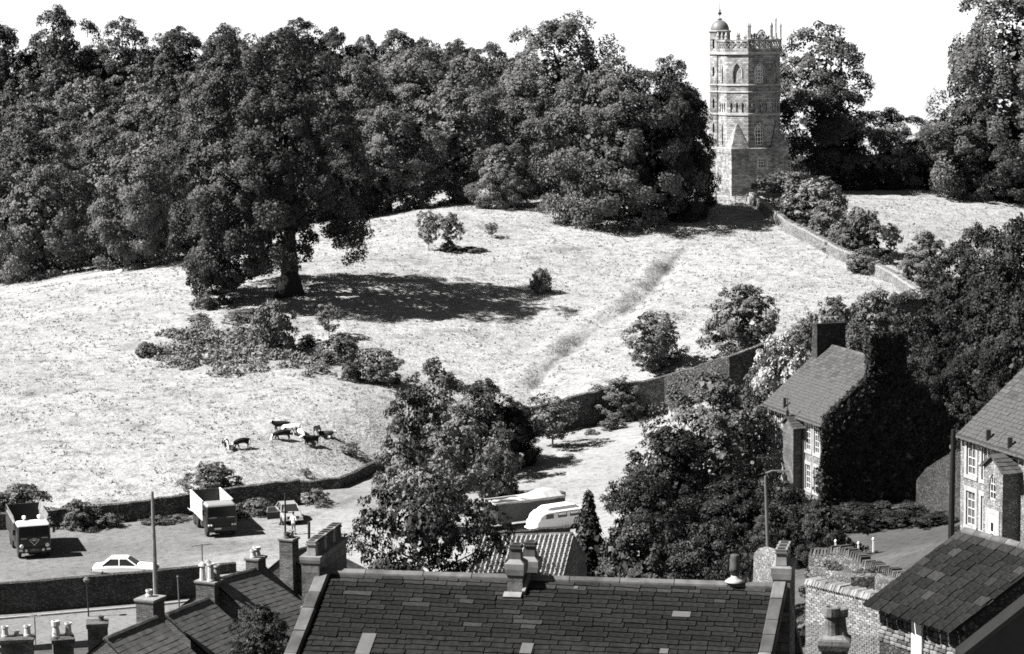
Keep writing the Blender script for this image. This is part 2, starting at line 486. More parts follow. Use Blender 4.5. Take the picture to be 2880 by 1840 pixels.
# line of the wall between the yard and the field (base points)
WALL1 = [WZ(px, py, 0.0) for px, py in [(-420,1512),(0,1490),(300,1472),(520,1448),(700,1432),(843,1418)]]
WALL2 = [WZ(px, py, 0.0) for px, py in [(760,1388),(950,1373),(1070,1318),(1400,1240),(1690,1192)]] + \
        [W(*p) for p in [(1870,1165,231),(2050,1110,228),(2250,1040,232),(2400,980,238),(2620,905,250)]] + [Vector((75,262,12))]
_sep = [(p.x, p.y) for p in WALL1[:-1]] + [(WALL1[-1].x-0.3, WALL1[-1].y), (WALL1[-1].x+0.3, np.interp(WALL1[-1].x+0.3, [p.x for p in WALL2], [p.y for p in WALL2]))] + \
       [(p.x, p.y) for p in WALL2 if p.x > WALL1[-1].x + 0.6]
SEP = polyfn(_sep)
FRONT = [W(-420, 1668+38, 158.5), W(0, 1755, 160.6), W(380, 1718, 163.5), W(600, 1700, 165.8)]     # yard front wall, foot at road level
FRONTY = polyfn([(p.x, p.y) for p in FRONT])
XF1 = FRONT[-1].x
_VN = np.random.RandomState(3).uniform(-1, 1, (4, 128, 128))
def vnoise(x, y, k):
    t = _VN[k]; xi = np.floor(x).astype(int); yi = np.floor(y).astype(int)
    fx = x-xi; fy = y-yi; fx = fx*fx*(3-2*fx); fy = fy*fy*(3-2*fy)
    g = lambda a, b: t[a & 127, b & 127]
    return (g(xi, yi)*(1-fx)+g(xi+1, yi)*fx)*(1-fy) + (g(xi, yi+1)*(1-fx)+g(xi+1, yi+1)*fx)*fy
def tussock(x, y):
    """lumpy pasture surface"""
    c, s_ = math.cos(.35), math.sin(.35)
    u, v = x*c+y*s_, -x*s_+y*c
    big = vnoise(u/9, v/6, 0)
    m = 0.75 + 0.6*big
    return 0.12*big + m*(0.10*vnoise(u/2.1, v/1.4, 1) + 0.085*np.abs(vnoise(u/1.05+7, v/0.75, 2)) + 0.06*vnoise(u/.6, v/.5+3, 3))
def ridge_track(x, y):
    """worn diagonal bank across the slope"""
    a = TRACK; b = TRACKB
    d = (b - a); L = d.length; d = d/L
    t = ((x-a.x)*d.x + (y-a.y)*d.y); s = (x-a.x)*d.y - (y-a.y)*d.x
    s = s + 0.8*np.sin(t*0.13)
    m = np.clip(t/8, 0, 1)*np.clip((L-t)/8, 0, 1)
    return m*(0.36*np.exp(-((s+1.1)/1.3)**2) - 0.42*np.exp(-((s-0.9)/1.3)**2))*(1+vnoise(x/3, y/3, 1)*.8)
TRACK = W(1440, 1120, 230); TRACKB = W(1930, 690, 291)
def H(x, y, rough=False):
    sc = np.isscalar(x)
    x = np.atleast_1d(np.asarray(x, float)); y = np.atleast_1d(np.asarray(y, float))
    f = H_FIELD(x, y); q = H_YARD(x, y)
    up = y > SEP(x)
    # far woodland hill on the left
    hill = np.clip((y - 318)/170, 0, 1)**1.15 * np.clip((40 - x)/60, 0, 1.0)**0.8 * 16
    far = np.clip((y - 345)/150, 0, 1)
    f2 = np.where(y > 345, H_FIELD(x, np.minimum(y, 345))*(1-far) + far*9, f) + hill
    if rough:
        f2 = f2 + tussock(x, y)*np.clip((350-y)/30, 0, 1) + ridge_track(x, y)
        q = q + tussock(x, y)*0.3
    r = np.where(up, f2, q)
    return float(r[0]) if sc else r
def HN(x, y):
    x_ = np.atleast_1d(np.asarray(x, float)); y_ = np.atleast_1d(np.asarray(y, float))
    r = H_NEAR(x_, y_)
    return float(r[0]) if np.isscalar(x) else r
def gz(x, y):
    return H(x, y) if y > 168 else (HN(x, y) if not (x < XF1 and y > float(FRONTY(x))) else 0.0)
def G(px, py, y0=175.0, y1=480.0):
    """where the line of sight through a photo pixel meets the ground"""
    d = ray(px, py); d = d/d.y
    ts = np.arange(y0, y1, 0.25)
    z = CAMZ + d.z*ts
    h = H(d.x*ts, ts)
    k = np.argmax(z <= h)
    if z[k] > h[k]: k = len(ts)-1
    t = ts[k]
    return Vector((d.x*t, t, H(float(d.x*t), float(t))))

def grid(name, x0, x1, y0, y1, st, fn, classes, xs=None, ys=None):
    """regular sheet split into the named classes (fn_class(xc,yc) -> class index or -1)"""
    X = np.arange(x0, x1 + st*0.5, st); Y = np.arange(y0, y1 + st*0.5, st)
    gx, gy = np.meshgrid(X, Y)
    Zv = fn(gx.ravel(), gy.ravel())
    V = np.stack([gx.ravel(), gy.ravel(), Zv], 1)
    nx, ny = len(X), len(Y)
    i = np.arange(nx-1)[None, :] + nx*np.arange(ny-1)[:, None]
    F = np.stack([i, i+1, i+1+nx, i+nx], -1).reshape(-1, 4)
    c = V[F].mean(1)
    cl = classes(c[:, 0], c[:, 1])
    return V, F, cl
def np_mesh(name, V, F, mats, smooth=True, mi=None):
    me = bpy.data.meshes.new(name)
    V = np.asarray(V, np.float32); F = np.asarray(F, np.int32)
    k = F.shape[1]
    me.vertices.add(len(V)); me.vertices.foreach_set('co', V.ravel())
    me.loops.add(F.size); me.loops.foreach_set('vertex_index', F.ravel())
    me.polygons.add(len(F)); me.polygons.foreach_set('loop_start', np.arange(0, F.size, k, dtype=np.int32))
    me.polygons.foreach_set('loop_total', np.full(len(F), k, np.int32))
    for m in (mats if isinstance(mats, (list, tuple)) else [mats]): me.materials.append(m)
    if mi is not None: me.polygons.foreach_set('material_index', np.asarray(mi, np.int32))
    if smooth: me.polygons.foreach_set('use_smooth', np.ones(len(F), bool))
    me.update(calc_edges=True)
    return me
def sub(V, F):
    u, inv = np.unique(F, return_inverse=True)
    return V[u], inv.reshape(F.shape)
def sheet(name, V, F, mat):
    v, f = sub(V, F)
    return tag(link(name, np_mesh(name, v, f, mat)), kind='structure')

def rut_(v):
    t = np.zeros(len(v), np.float32)
    for pl in ([(230,1560),(330,1540),(450,1522),(600,1500)],[(60,1620),(200,1612),(330,1600),(470,1572),(620,1545),(760,1520)],[(170,1640),(300,1622),(440,1595),(600,1565),(800,1530)],[(0,1590),(60,1600)],[(640,1500),(760,1490),(900,1440),(1000,1400)],[(300,1520),(380,1508)]):
        Q = [WZ(a, b, 0) for a, b in pl]
        for a, b in zip(Q[:-1], Q[1:]):
            d = np.array([b.x-a.x, b.y-a.y]); k = np.clip(((v[:, 0]-a.x)*d[0]+(v[:, 1]-a.y)*d[1])/(d@d), 0, 1)
            q = np.hypot(v[:, 0]-a.x-k*d[0], v[:, 1]-a.y-k*d[1]); t = np.maximum(t, np.exp(-(q/.45)**2))
    return (t*.8*(.6+.5*vnoise(v[:, 0]/1.5, v[:, 1]/1.5, 2))).astype(np.float32)
V, F, cl = grid('t', -88, 88, 156, 350, 0.42, lambda x, y: H(x, y, True),
    lambda x, y: np.where(y > SEP(x), 0, np.where((x < XF1) & (y < FRONTY(x)+0.1), -1, np.where(x > 13.5 + (y-168)*.125 + 2*vnoise(x/2, y/2, 0), 2, 1))))
_w = (np.abs(V[F].mean(1)[:, 1] - SEP(V[F].mean(1)[:, 0])) < 0.0)
fo = sheet('field', V, F[cl == 0], M['grass'])
fv, _ = sub(V, F[cl == 0]); fa = fo.data.attributes.new('worn', 'FLOAT', 'POINT')
_d = np.array([TRACKB.x-TRACK.x, TRACKB.y-TRACK.y]); _L = np.hypot(*_d); _d /= _L
_t = (fv[:, 0]-TRACK.x)*_d[0]+(fv[:, 1]-TRACK.y)*_d[1]; _s = (fv[:, 0]-TRACK.x)*_d[1]-(fv[:, 1]-TRACK.y)*_d[0]+.8*np.sin(_t*.13)
_k = np.exp(-((_s-.6)/.42)**2)*np.clip((_t+4)/5, 0, 1)*np.clip((_L+4-_t)/6, 0, 1)*np.clip(.55+.7*vnoise(fv[:, 0]/2.2, fv[:, 1]/1.6, 1), 0, 1)
_p = np.clip(vnoise(fv[:, 0]/3.1, fv[:, 1]/2.2, 2)*1.3-.75, 0, .5)
fa.data.foreach_set('value', np.clip(_k*.8+_p, 0, 1).astype(np.float32))
def yard_or_bank(c):
    return c
Fy = F[(cl == 1) & ((V[F].mean(1)[:, 1] > 168.1) | (V[F].mean(1)[:, 0] < 9.6))]; cp = sheet('car_park', V, Fy, M['yard'])
at_ = cp.data.attributes.new('worn', 'FLOAT', 'POINT'); v_, f_ = sub(V, Fy)
at_.data.foreach_set('value', np.clip(.5 + (v_[:, 0] + 17 - (v_[:, 1]-190)*.25 + 4*vnoise(v_[:, 0]/6, v_[:, 1]/4, 1) + 2.5*vnoise(v_[:, 0]/2, v_[:, 1]/1.5, 2))/9, 0, 1).astype(np.float32) - rut_(v_))
cr = V[F].mean(1)
Fb = F[(cl == 2) & (cr[:, 1] > 168.1)]; sheet('garden_bank', V, Fb, M['earth'])
# the wider country: woodland hill and the land to the horizon
V, F, cl = grid('o', -1500, 1500, 350, 3000, 50, lambda x, y: H(x, np.minimum(y, 520)) - 0.15 - np.clip((y-440)*0.085, 0, 400), lambda x, y: 0*x.astype(int))
V2, F2, cl2 = grid('o', -160, 160, 350, 560, 5, lambda x, y: H(x, y) - 0.08, lambda x, y: 0*x.astype(int))
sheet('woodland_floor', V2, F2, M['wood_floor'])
V[:, 2] -= 1.5
sheet('distant_land', V, F, M['earth'])
for sx in (-1, 1):
    Vs, Fs, cs = grid('s', 87.6 if sx > 0 else -140, 140 if sx > 0 else -87.6, 156, 352, 5.24, lambda x, y: H(x, y) - 0.05, lambda x, y: 0*x.astype(int))
    sheet('hillside', Vs, Fs, M['earth'])
V, F, cl = grid('n', -90, 95, -30, 170, 1.0, HN,
    lambda x, y: np.where((x < XF1+0.2) & (y > FRONTY(x)+0.9), -1, np.where((x > 16.5) & (x < 33) & (y > 126) & (y < 157), 1, 0)))
keep = (V[F][:, :, 1].max(1) <= 168.3) | (V[F].mean(1)[:, 0] < XF1)
c_ = V[F].mean(1)
onyard = (c_[:, 0] < 9.5) & (c_[:, 1] > 156) & (c_[:, 0] > XF1)
Vn = V.copy()
sheet('town_hillside', V, F[(cl == 0) & keep & ~onyard], M['earth'])
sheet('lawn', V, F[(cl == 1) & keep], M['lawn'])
# road below the yard wall, with pavement and kerb
def strip(name, pts, w0, w1, z0, z1, mat):
    mb = MB()
    P = [Vector((p.x, p.y, 0)) for p in pts]
    N = []
    for i in range(len(P)):
        t = (P[min(i+1, len(P)-1)] - P[max(0, i-1)]).normalized()
        N.append(Vector((t.y, -t.x, 0)))
    rings = [[P[i]+N[i]*w0+Vector((0,0,z0)), P[i]+N[i]*w1+Vector((0,0,z0)), P[i]+N[i]*w1+Vector((0,0,z1)), P[i]+N[i]*w0+Vector((0,0,z1))] for i in range(len(P))]
    mb.loft(rings)
    return tag(mb.build(name, mat), kind='structure')
_fr = [Vector((p.x, p.y, 0)) for p in FRONT]
_fr = [_fr[0] + (_fr[0]-_fr[1])*1.5] + _fr + [_fr[-1] + (_fr[-1]-_fr[-2])*0.3]
strip('road', _fr, 1.25, 9.0, -1.9, -1.42, M['asphalt'])
strip('pavement', _fr, 0.1, 1.1, -1.9, -1.30, M['asphalt'])
strip('kerb', _fr, 1.1, 1.25, -1.9, -1.29, M['kerb'])
# pale track along the crest at the upper left
def drape(name, pts, w, mat, lift=0.05, n=60):
    P = []
    for i in range(n):
        t = i/(n-1)*(len(pts)-1); k = min(int(t), len(pts)-2); f = t-k
        P.append(pts[k].lerp(pts[k+1], f))
    mb = MB(); rings = []
    for i, p in enumerate(P):
        t = (P[min(i+1, n-1)]-P[max(i-1, 0)]); t.z = 0; t.normalize(); nn = Vector((-t.y, t.x, 0))
        row = []
        for s in (-1, -0.33, 0.33, 1):
            q = p + nn*w*0.5*s
            row.append((q.x, q.y, H(q.x, q.y) + (lift+0.14 if abs(s) < 1 else -0.2)))
        rings.append(row)
    mb.loft(rings, 0, False, False, closed=False)
    return tag(mb.build(name, mat, smooth=True), kind='structure')
drape('path', [G(-60, 842), G(60, 815), G(160, 793), G(300, 768), G(430, 750), G(520, 738)], 1.7, M['path'])

# grass tufts over the pasture (nobody could count them)
def tufts(name, n, fn_pos, h0, h1, mat, seed, blades=3):
    r = np.random.RandomState(seed)
    x, y = fn_pos(r, n)
    n = len(x)
    z = H(x, y, True) - 0.03
    hh = r.uniform(h0, h1, n)
    Vs = []; Fs = []
    base = 0
    for b in range(blades):
        a = r.uniform(0, 6.28, n); w = hh*r.uniform(0.25, 0.6, n)
        lx, ly = r.normal(0, .35, n)*hh, r.normal(0, .35, n)*hh
        ox, oy = r.normal(0, 0.10, n), r.normal(0, 0.10, n)
        p0 = np.stack([x+ox-np.cos(a)*w, y+oy-np.sin(a)*w, z], 1)
        p1 = np.stack([x+ox+np.cos(a)*w, y+oy+np.sin(a)*w, z], 1)
        p2 = np.stack([x+ox+lx, y+oy+ly, z+hh*r.uniform(.7, 1.1, n)], 1)
        Vs.append(np.stack([p0, p1, p2], 1).reshape(-1, 3))
    V = np.concatenate(Vs); F = np.arange(len(V)).reshape(-1, 3)
    return tag(link(name, np_mesh(name, V, F, mat, smooth=False)), kind='stuff')
def pos_field(r, n):
    y = r.uniform(186, 330, n); x = r.uniform(-1, 1, n)*(y*0.225+3)
    k = y > SEP(x) + 0.3
    # clumpy
    c = np.sin(x*0.55+1)*np.sin(y*0.4+x*.2) + np.sin(x*1.3+y*0.9)*0.6
    k &= (c + r.normal(0, 0.8, n)) > 0.1
    return x[k], y[k]
tag(tufts('grass_tufts', 60000, pos_field, 0.08, 0.26, M['tuft'], 5), 'tussocks of pale dry grass all over the sloping pasture', 'grass')
# ------------------------------------------------------------------ plants
def leafcloud(r, C, Rr, n, leaf, up=0.12, shell=(0.72, 1.04), droop=0.0, rnd_n=0.4, elong=1.5, axis=None):
    """n leaf-sized rhombi spread over an ellipsoidal clump; they face outwards from clump and crown"""
    d = r.normal(0, 1, (n, 3)); d /= np.linalg.norm(d, axis=1)[:, None]
    co = np.array([0, 0, 0.3])
    if axis is not None:
        co = (C - axis[0])/axis[1]; m = np.linalg.norm(co); co = co/max(m, .35)
        inn = (d @ co < -0.4) & (r.rand(n) < .65)
        d[inn] -= 2*(d[inn] @ co)[:, None]*co          # few leaves on the inner side
        d /= np.linalg.norm(d, axis=1)[:, None]
    low = (d[:, 2] < -0.45) & (r.rand(n) < .5)
    d[low, 2] *= -0.6
    d /= np.linalg.norm(d, axis=1)[:, None]
    rad = r.uniform(shell[0], shell[1], n) * (1 + 0.12*np.sin(5*d[:, 0]+C[0]) * np.sin(4*d[:, 2]+C[1]))
    P = C + d*rad[:, None]*Rr
    if droop: P[:, 2] -= droop*(d[:, 0]**2+d[:, 1]**2)*Rr[2]
    nn = d*0.6 + co*np.array([.85, .85, .4]) + np.array([0, 0, up]) + r.normal(0, rnd_n, (n, 3))
    nn /= np.linalg.norm(nn, axis=1)[:, None]
    return leaves(r, P, nn, leaf, elong)
def leaves(r, P, nn, leaf, elong=1.5):
    n = len(P)
    t = np.cross(nn, r.normal(0, 1, (n, 3))); t /= np.linalg.norm(t, axis=1)[:, None] + 1e-9
    b = np.cross(nn, t)
    s = leaf*r.uniform(0.55, 1.35, n)[:, None]
    a = t*s*0.5*elong; c = b*s*0.5
    bend = nn*s*0.18
    return np.stack([P-a-bend, P+c*r.uniform(.7, 1.2, (n, 1)), P+a-bend, P-c*r.uniform(.7, 1.2, (n, 1))], 1)
def lobes_round(r, h, rad, base, n, lr, top=0.5, inner=0.25, widest=0.42, jitter=0.12, lean=(0, 0)):
    """clump centres over a crown envelope between base and h"""
    L = []
    H_ = h - base
    for i in range(n):
        t = (i + 0.5)/n
        t = 1 - (1-t)**0.85
        u = t
        if u > widest: pr = math.sqrt(max(0, 1 - ((u-widest)/(1-widest))**2.2))
        else: pr = math.sqrt(max(0, 1 - ((widest-u)/(widest*1.15))**2))
        a = i*2.39996 + r.uniform(-.4, .4)
        k = r.uniform(0.62, 0.92) if r.rand() > inner else r.uniform(0.15, 0.55)
        q = rad*pr*k*(1 + r.normal(0, jitter))
        if u > .8: q *= 1 - 2.2*(u-.8)
        s = lr*r.uniform(0.75, 1.3)*(0.8 + 0.35*pr)
        L.append((np.array([math.cos(a)*q + lean[0]*u, math.sin(a)*q + lean[1]*u, base + H_*u*0.94 - abs(r.normal(0, .04))*H_]), np.array([s, s, s*0.78])))
    return L
def split_lobes(r, L, k=5):
    A = np.array([C for C, _ in L]); c0 = A.mean(0); sz = np.maximum((A.max(0)-A.min(0))*.5, .3); out = []
    for C, R in L:
        co = (C-c0)/sz; co = co/max(np.linalg.norm(co), .35)
        for i in range(k):
            d = r.normal(0, 1, 3); d /= np.linalg.norm(d)
            if d @ co < -.15: d -= 2*(d @ co)*co/max(1e-6, co @ co)
            q = r.uniform(.36, .62); out.append((C + d*R*r.uniform(.6, 1.0), R*q))
    return out
def crown(r, L, leaf, dens, core=None, up=0.12, droop=0.0, rnd_n=0.4, elong=1.5, shell=(0.72, 1.04)):
    Q = []
    A = np.array([C for C, _ in L]); ax = (A.mean(0)*np.array([1, 1, .95]), np.maximum((A.max(0)-A.min(0))*.5, .3))
    for C, Rr in L:
        n = max(12, int(dens*4*math.pi*Rr[0]*Rr[2]/(leaf*leaf)))
        Q.append(leafcloud(r, C, Rr, n, leaf, up, shell, droop, rnd_n, elong, ax))
    if core:
        c0, cr, n = core
        d = r.normal(0, 1, (n, 3)); d /= np.linalg.norm(d, axis=1)[:, None]
        P = c0 + d*np.array(cr)*(r.uniform(0, 1, n)**0.5)[:, None]
        Q.append(leaves(r, P, d + r.normal(0, .5, (n, 3)), leaf*2.2, 1.2))
    q = np.concatenate(Q)
    return q.reshape(-1, 3), np.arange(q.shape[0]*4).reshape(-1, 4)
def trunk_mesh(name, r, h, r0, L, mat, nl=9, bend=0.04, flare=1.5, top=0.75, lowlimb=0.0):
    mb = MB()
    n = 9
    pts = []; rad = []
    for i in range(n):
        t = i/(n-1)
        pts.append((math.sin(t*3+1)*bend*h*t, math.cos(t*2.3)*bend*h*t*0.7, t*h*top - 0.25*(i == 0)))
        rad.append(r0*(1-0.85*t)*(1 + (flare-1)*math.exp(-t*14)))
    mb.tube(pts, rad, 9)
    idx = [k for k in range(len(L)) if L[k][0][2] > lowlimb*h]; r.shuffle(idx)
    for k in idx[:nl]:
        C = L[k][0]
        zt = max(0.12*h, min(h*top*0.92, C[2] - 0.25*np.hypot(C[0], C[1]) - 0.1*h))
        t = zt/(h*top); j = min(int(t*(n-1)), n-2); f = t*(n-1)-j
        p0 = Vector(pts[j]).lerp(Vector(pts[j+1]), f)
        rr = min(r0*(1-0.85*t)*0.5, .35)
        p2 = Vector(C); mid = p0.lerp(p2, 0.5) + Vector((0, 0, -0.06*h*0.3)) + Vector(r.normal(0, .02*h, 3))
        mb.tube([p0, p0.lerp(mid, .5)+Vector((0, 0, .01*h)), mid, mid.lerp(p2, .55), p2], [rr, rr*.8, rr*.6, rr*.38, rr*.15], 6)
    return mb.mesh(name, mat, smooth=True)
LEAF_K = 0.68; NQ = 0
class Kind:
    """one sort of tree: trunk mesh and crown mesh to share"""
    def __init__(s, seed, h, rad, base, n, lr, leaf, dens, leafmat, bark, r0, core=True, coren=700, nl=9, up=0.12, droop=0.0, widest=0.42,
                 inner=0.25, lobes=None, lean=(0, 0), rnd_n=0.4, jitter=0.12, bend=0.03, top=0.78, elong=1.5, shell=(0.6, 1.08), flare=1.5, sub=5, lowlimb=0.0):
        r = np.random.RandomState(seed)
        leaf *= LEAF_K if leaf < 0.35 else LEAF_K*0.74
        L0 = lobes(r) if lobes else lobes_round(r, h, rad, base, n, lr, inner=inner, widest=widest, lean=lean, jitter=jitter)
        L = split_lobes(r, L0, sub) if sub else L0
        co = (np.array([lean[0]*.4, lean[1]*.4, base+(h-base)*0.49]), (rad*0.64, rad*0.64, (h-base)*0.46), coren) if core else None
        V, F = crown(r, L, leaf, dens, co, up, droop, rnd_n, elong, shell)
        s.crown = np_mesh('crown', V, F, M[leafmat], smooth=False)
        s.trunk = trunk_mesh('trunk', r, h, r0, L0, M[bark], nl, bend, flare, top, lowlimb) if r0 else None
        global NQ; NQ += len(F)
        s.h = h; s.rad = rad; s.leafmat = leafmat
def plant(kind, name, label, cat, loc, rz=0.0, sc=1.0, group=None, leafmat=None, sz=None):
    t = thing(name, label, cat, loc, rz, group)
    t.scale = (sc, sc, sz or sc)
    if kind.trunk: link('trunk', kind.trunk, t)
    c = link('crown' if kind.trunk else 'foliage', kind.crown, t)
    if leafmat and leafmat != kind.leafmat:
        c.material_slots[0].link = 'OBJECT'; c.material_slots[0].material = M[leafmat]
    return t
def place(kind, name, label, cat, px, pybase, pytop, rz=0.0, Y=None, group=None, leafmat=None, wpx=None, sink=0.15):
    """stand a plant on the ground at a photo pixel, as tall as the photo shows it"""
    if Y is None: p = G(px, pybase)
    else: p = W(px, pybase, Y)
    hgt = (pybase - pytop)*p.y/FOC
    sz = hgt/kind.h
    sx = sz if wpx is None else (wpx*p.y/FOC*0.5)/kind.rad
    p.z -= sink
    t = plant(kind, name, label, cat, p, rz, sx, group, leafmat, sz)
    return t
# ------------------------------------------------------------------ the trees themselves
def place2(kind, name, label, cat, px, ytop, wpx, Y, rz=0.0, group=None, leafmat=None, ybase=None, sink=0.2, lift=None):
    """plant at distance Y under photo column px; its top and width as in the photo"""
    q = W(px, 900, Y)
    z = gz(q.x, Y) if ybase is None else W(px, ybase, Y).z
    top = W(px, ytop, Y).z
    hgt = max(0.5, top - z)
    sz = (hgt+sink)/kind.h
    sx = min(max(wpx*Y/FOC*0.5/kind.rad, sz/1.45), sz/.72)
    return plant(kind, name, label, cat, (q.x, Y, z - sink), rz, sx, group, leafmat, sz)

def in_poly(x, y, P):
    c = False; j = len(P)-1
    for i in range(len(P)):
        if (P[i][1] > y) != (P[j][1] > y) and x < (P[j][0]-P[i][0])*(y-P[i][1])/(P[j][1]-P[i][1])+P[i][0]: c = not c
        j = i
    return c
def beech_lobes(r):
    """broad dome with a skirt sweeping to the ground on one side"""
    P = [((x-815)/25.2, (832-y)/25.2) for x, y in [(690,125),(600,235),(545,370),(520,520),(515,690),(560,862),(600,866),(648,775),(715,745),(770,750),(800,690),(850,700),(900,735),(990,735),(1015,600),(1012,400),(985,270),(905,135),(815,105)]]
    L = []
    while len(L) < 190:
        x, z = r.uniform(-12, 9), r.uniform(-1.5, 29.5)
        if not in_poly(x, z, P): continue
        D = 9.6*math.sqrt(max(.02, 1-((x+1)/11.2)**2))*math.sqrt(max(.05, 1-max(0, (z-12)/18)**2)) * (0.55 if z < 5 else 1)
        y = D*r.uniform(0, 1)**.45*(-1 if r.rand() < .62 else 1)
        s = r.uniform(1.25, 2.1)*(.7 if z < 4 else 1)
        L.append((np.array([x, y, z]), np.array([s, s, s*.9])))
    P2 = [((x-815)/25.2, (832-y)/25.2) for x, y in [(518,590),(512,690),(548,868),(608,880),(655,775),(730,745),(790,700),(790,610),(650,560)]]
    while len(L) < 275:
        x, z = r.uniform(-12.5, 0), r.uniform(-2, 11)
        if not in_poly(x, z, P2): continue
        s = r.uniform(.85, 1.5); L.append((np.array([x, r.uniform(-4.5, 3.5), z]), np.array([s, s, s])))
    return L
K_BEECH = Kind(11, 30.5, 10.5, 6, 0, 0, 0.40, 0.62, 'leaf_beech', 'bark', 0.95, lobes=beech_lobes, coren=3200, nl=14, droop=0.25, bend=0.012, flare=2.0, top=0.7, lowlimb=.3)
def weep_lobes(r):
    L = lobes_round(r, 29, 9.8, 2.5, 70, 2.2, inner=0.3, widest=0.42)
    return [(C, np.array([R[0]*.85, R[1]*.85, R[2]*1.5])) for C, R in L]
K_WEEP = Kind(12, 29, 10, 3, 0, 0, 0.48, 0.55, 'leaf_mid', 'bark', 0.8, lobes=weep_lobes, coren=1500, droop=0.3)
K_SYC1 = Kind(13, 21, 7.5, 0.8, 56, 1.9, 0.46, 0.62, 'leaf_mid', 'bark', 0.5, coren=1400, widest=0.38, jitter=0.16)
K_SYC2 = Kind(14, 20, 7.0, 0.6, 48, 2.0, 0.48, 0.6, 'leaf_mid', 'bark', 0.45, coren=1200, widest=0.45, jitter=0.2)
K_SYC3 = Kind(15, 22, 6.5, 2.0, 46, 1.8, 0.46, 0.6, 'leaf_mid', 'bark', 0.45, coren=1000, widest=0.55, jitter=0.2)
K_WOOD = [Kind(20+i, 13.5 + i*0.7, 5.3, 1.0, 26, 1.9, 0.62, 0.62, 'leaf_wood', 'bark', 0.25, coren=420, widest=[.4,.55,.45,.35,.5][i], jitter=0.22, nl=5) for i in range(5)]
K_BANK = Kind(30, 15, 8.0, 0.0, 60, 1.9, 0.44, 0.62, 'leaf_mid', 'bark', 0.4, coren=1500, widest=0.45)
K_DOME = Kind(29, 21, 9.5, 0.0, 95, 2.1, 0.46, 0.62, 'leaf_mid', 'bark', 0.5, coren=2600, widest=0.36, jitter=0.1)
K_ASH = Kind(31, 9, 3.2, 1.2, 42, 0.85, 0.22, 0.5, 'leaf_light', 'bark', 0.16, coren=300, jitter=0.25, nl=14, widest=0.5, elong=2.0)
K_AIRY = Kind(32, 6.5, 2.4, 0.3, 60, 0.62, 0.19, 0.5, 'leaf_light', 'bark_pale', 0.09, coren=260, jitter=0.22, nl=22, widest=0.4, inner=0.4, elong=2.0)
K_BUSH = [Kind(40+i, 3.0, 1.7, 0.0, 30, 0.5, 0.17, 0.55, 'leaf_bush', 'bark', 0.05, coren=260, jitter=0.25, nl=6, widest=[.3,.45,.38][i], elong=1.9) for i in range(3)]
K_SAP = Kind(44, 4.2, 1.5, 1.3, 22, 0.5, 0.18, 0.5, 'leaf_bush', 'bark_pale', 0.06, coren=120, jitter=0.25, nl=10, widest=.45)
K_NEAR = Kind(45, 10, 4.2, 0.6, 85, 0.85, 0.19, 0.5, 'leaf_dark', 'bark', 0.2, coren=900, jitter=0.24, nl=18, widest=0.45, inner=0.35)
K_NEAR2 = Kind(46, 9, 3.8, 0.2, 70, 0.85, 0.19, 0.52, 'leaf_dark', 'bark', 0.18, coren=900, jitter=0.2, nl=12, widest=0.4)
def spread_lobes(r):
    L = []
    for i in range(120):
        a = r.uniform(-1.15, 1.15); ln = r.uniform(0.25, 1.0); b = r.uniform(-1, 1)
        R = 4.3*ln; L.append((np.array([math.sin(a)*R*1.0, b*1.5*ln, 0.7 + math.cos(a)*R*0.92]), np.array([.42, .42, .36])*r.uniform(.7, 1.35)))
    return L
K_FG = Kind(47, 5.0, 4.2, 0.5, 0, 0, 0.135, 0.5, 'leaf_dark', 'bark', 0.12, lobes=spread_lobes, core=True, coren=500, nl=40, top=0.45, sub=3)
def cone_lobes(r):
    L = []
    for i in range(130):
        t = (i+.5)/130; a = i*2.4; q = 1.25*(1-t)**0.8*r.uniform(.5, .95) + 0.05
        s = 0.45*(1-t*.65)*r.uniform(.8, 1.2); L.append((np.array([math.cos(a)*q, math.sin(a)*q, 0.2+t*5.1]), np.array([s*.8, s*.8, s*1.3])))
    return L
K_CONE = Kind(48, 5.5, 1.35, 0.2, 0, 0, 0.12, 0.6, 'leaf_dark', 'bark', 0.08, lobes=cone_lobes, coren=700, nl=3, up=0.6, elong=2.2, sub=0)

# -- the great beech in the pasture
plant(K_BEECH, 'beech_tree', 'huge spreading beech standing alone in the pasture with a thick dark trunk', 'tree', G(815, 832) - Vector((0, 0, .2)))
# -- wood climbing the far left hillside
r_ = random.Random(5)
GW = 'trees of the wood on the far left hillside'
y = 322.0; row = 0
while y < 492:
    x = -y*0.225 - 6 + (row % 2)*4.5
    while x < 26:
        xx = x + r_.uniform(-2.6, 2.6); yy = y + r_.uniform(-3, 3)
        pxl = 1440 + xx/yy*FOC
        if pxl < 1500 and not (pxl > 1050 and yy < 372):
            s = r_.uniform(0.62, 1.0)
            lm = r_.choice(['leaf_wood', 'leaf_wood', 'leaf_beech', 'leaf_mid'])
            lab = '%s %s tree %s in the left wood, %s' % ({'leaf_wood': 'grey', 'leaf_beech': 'dark', 'leaf_mid': 'pale'}[lm], 'big' if s > .88 else ('small' if s < .74 else 'middling'),
                'at the foot' if yy < 350 else 'low down' if yy < 390 else 'halfway up' if yy < 440 else 'at the top',
                'by the left edge' if pxl < 260 else 'left of the beech' if pxl < 520 else 'behind the beech' if pxl < 1040 else 'right of the beech')
            plant(K_WOOD[r_.randrange(5)], 'woodland_tree', lab, 'tree', (xx, yy, H(xx, yy) - .3), r_.uniform(0, 6.28), s*r_.uniform(.85, 1.1), GW, lm, s)
        x += r_.uniform(6.6, 9.4)
    y += 7.9; row += 1
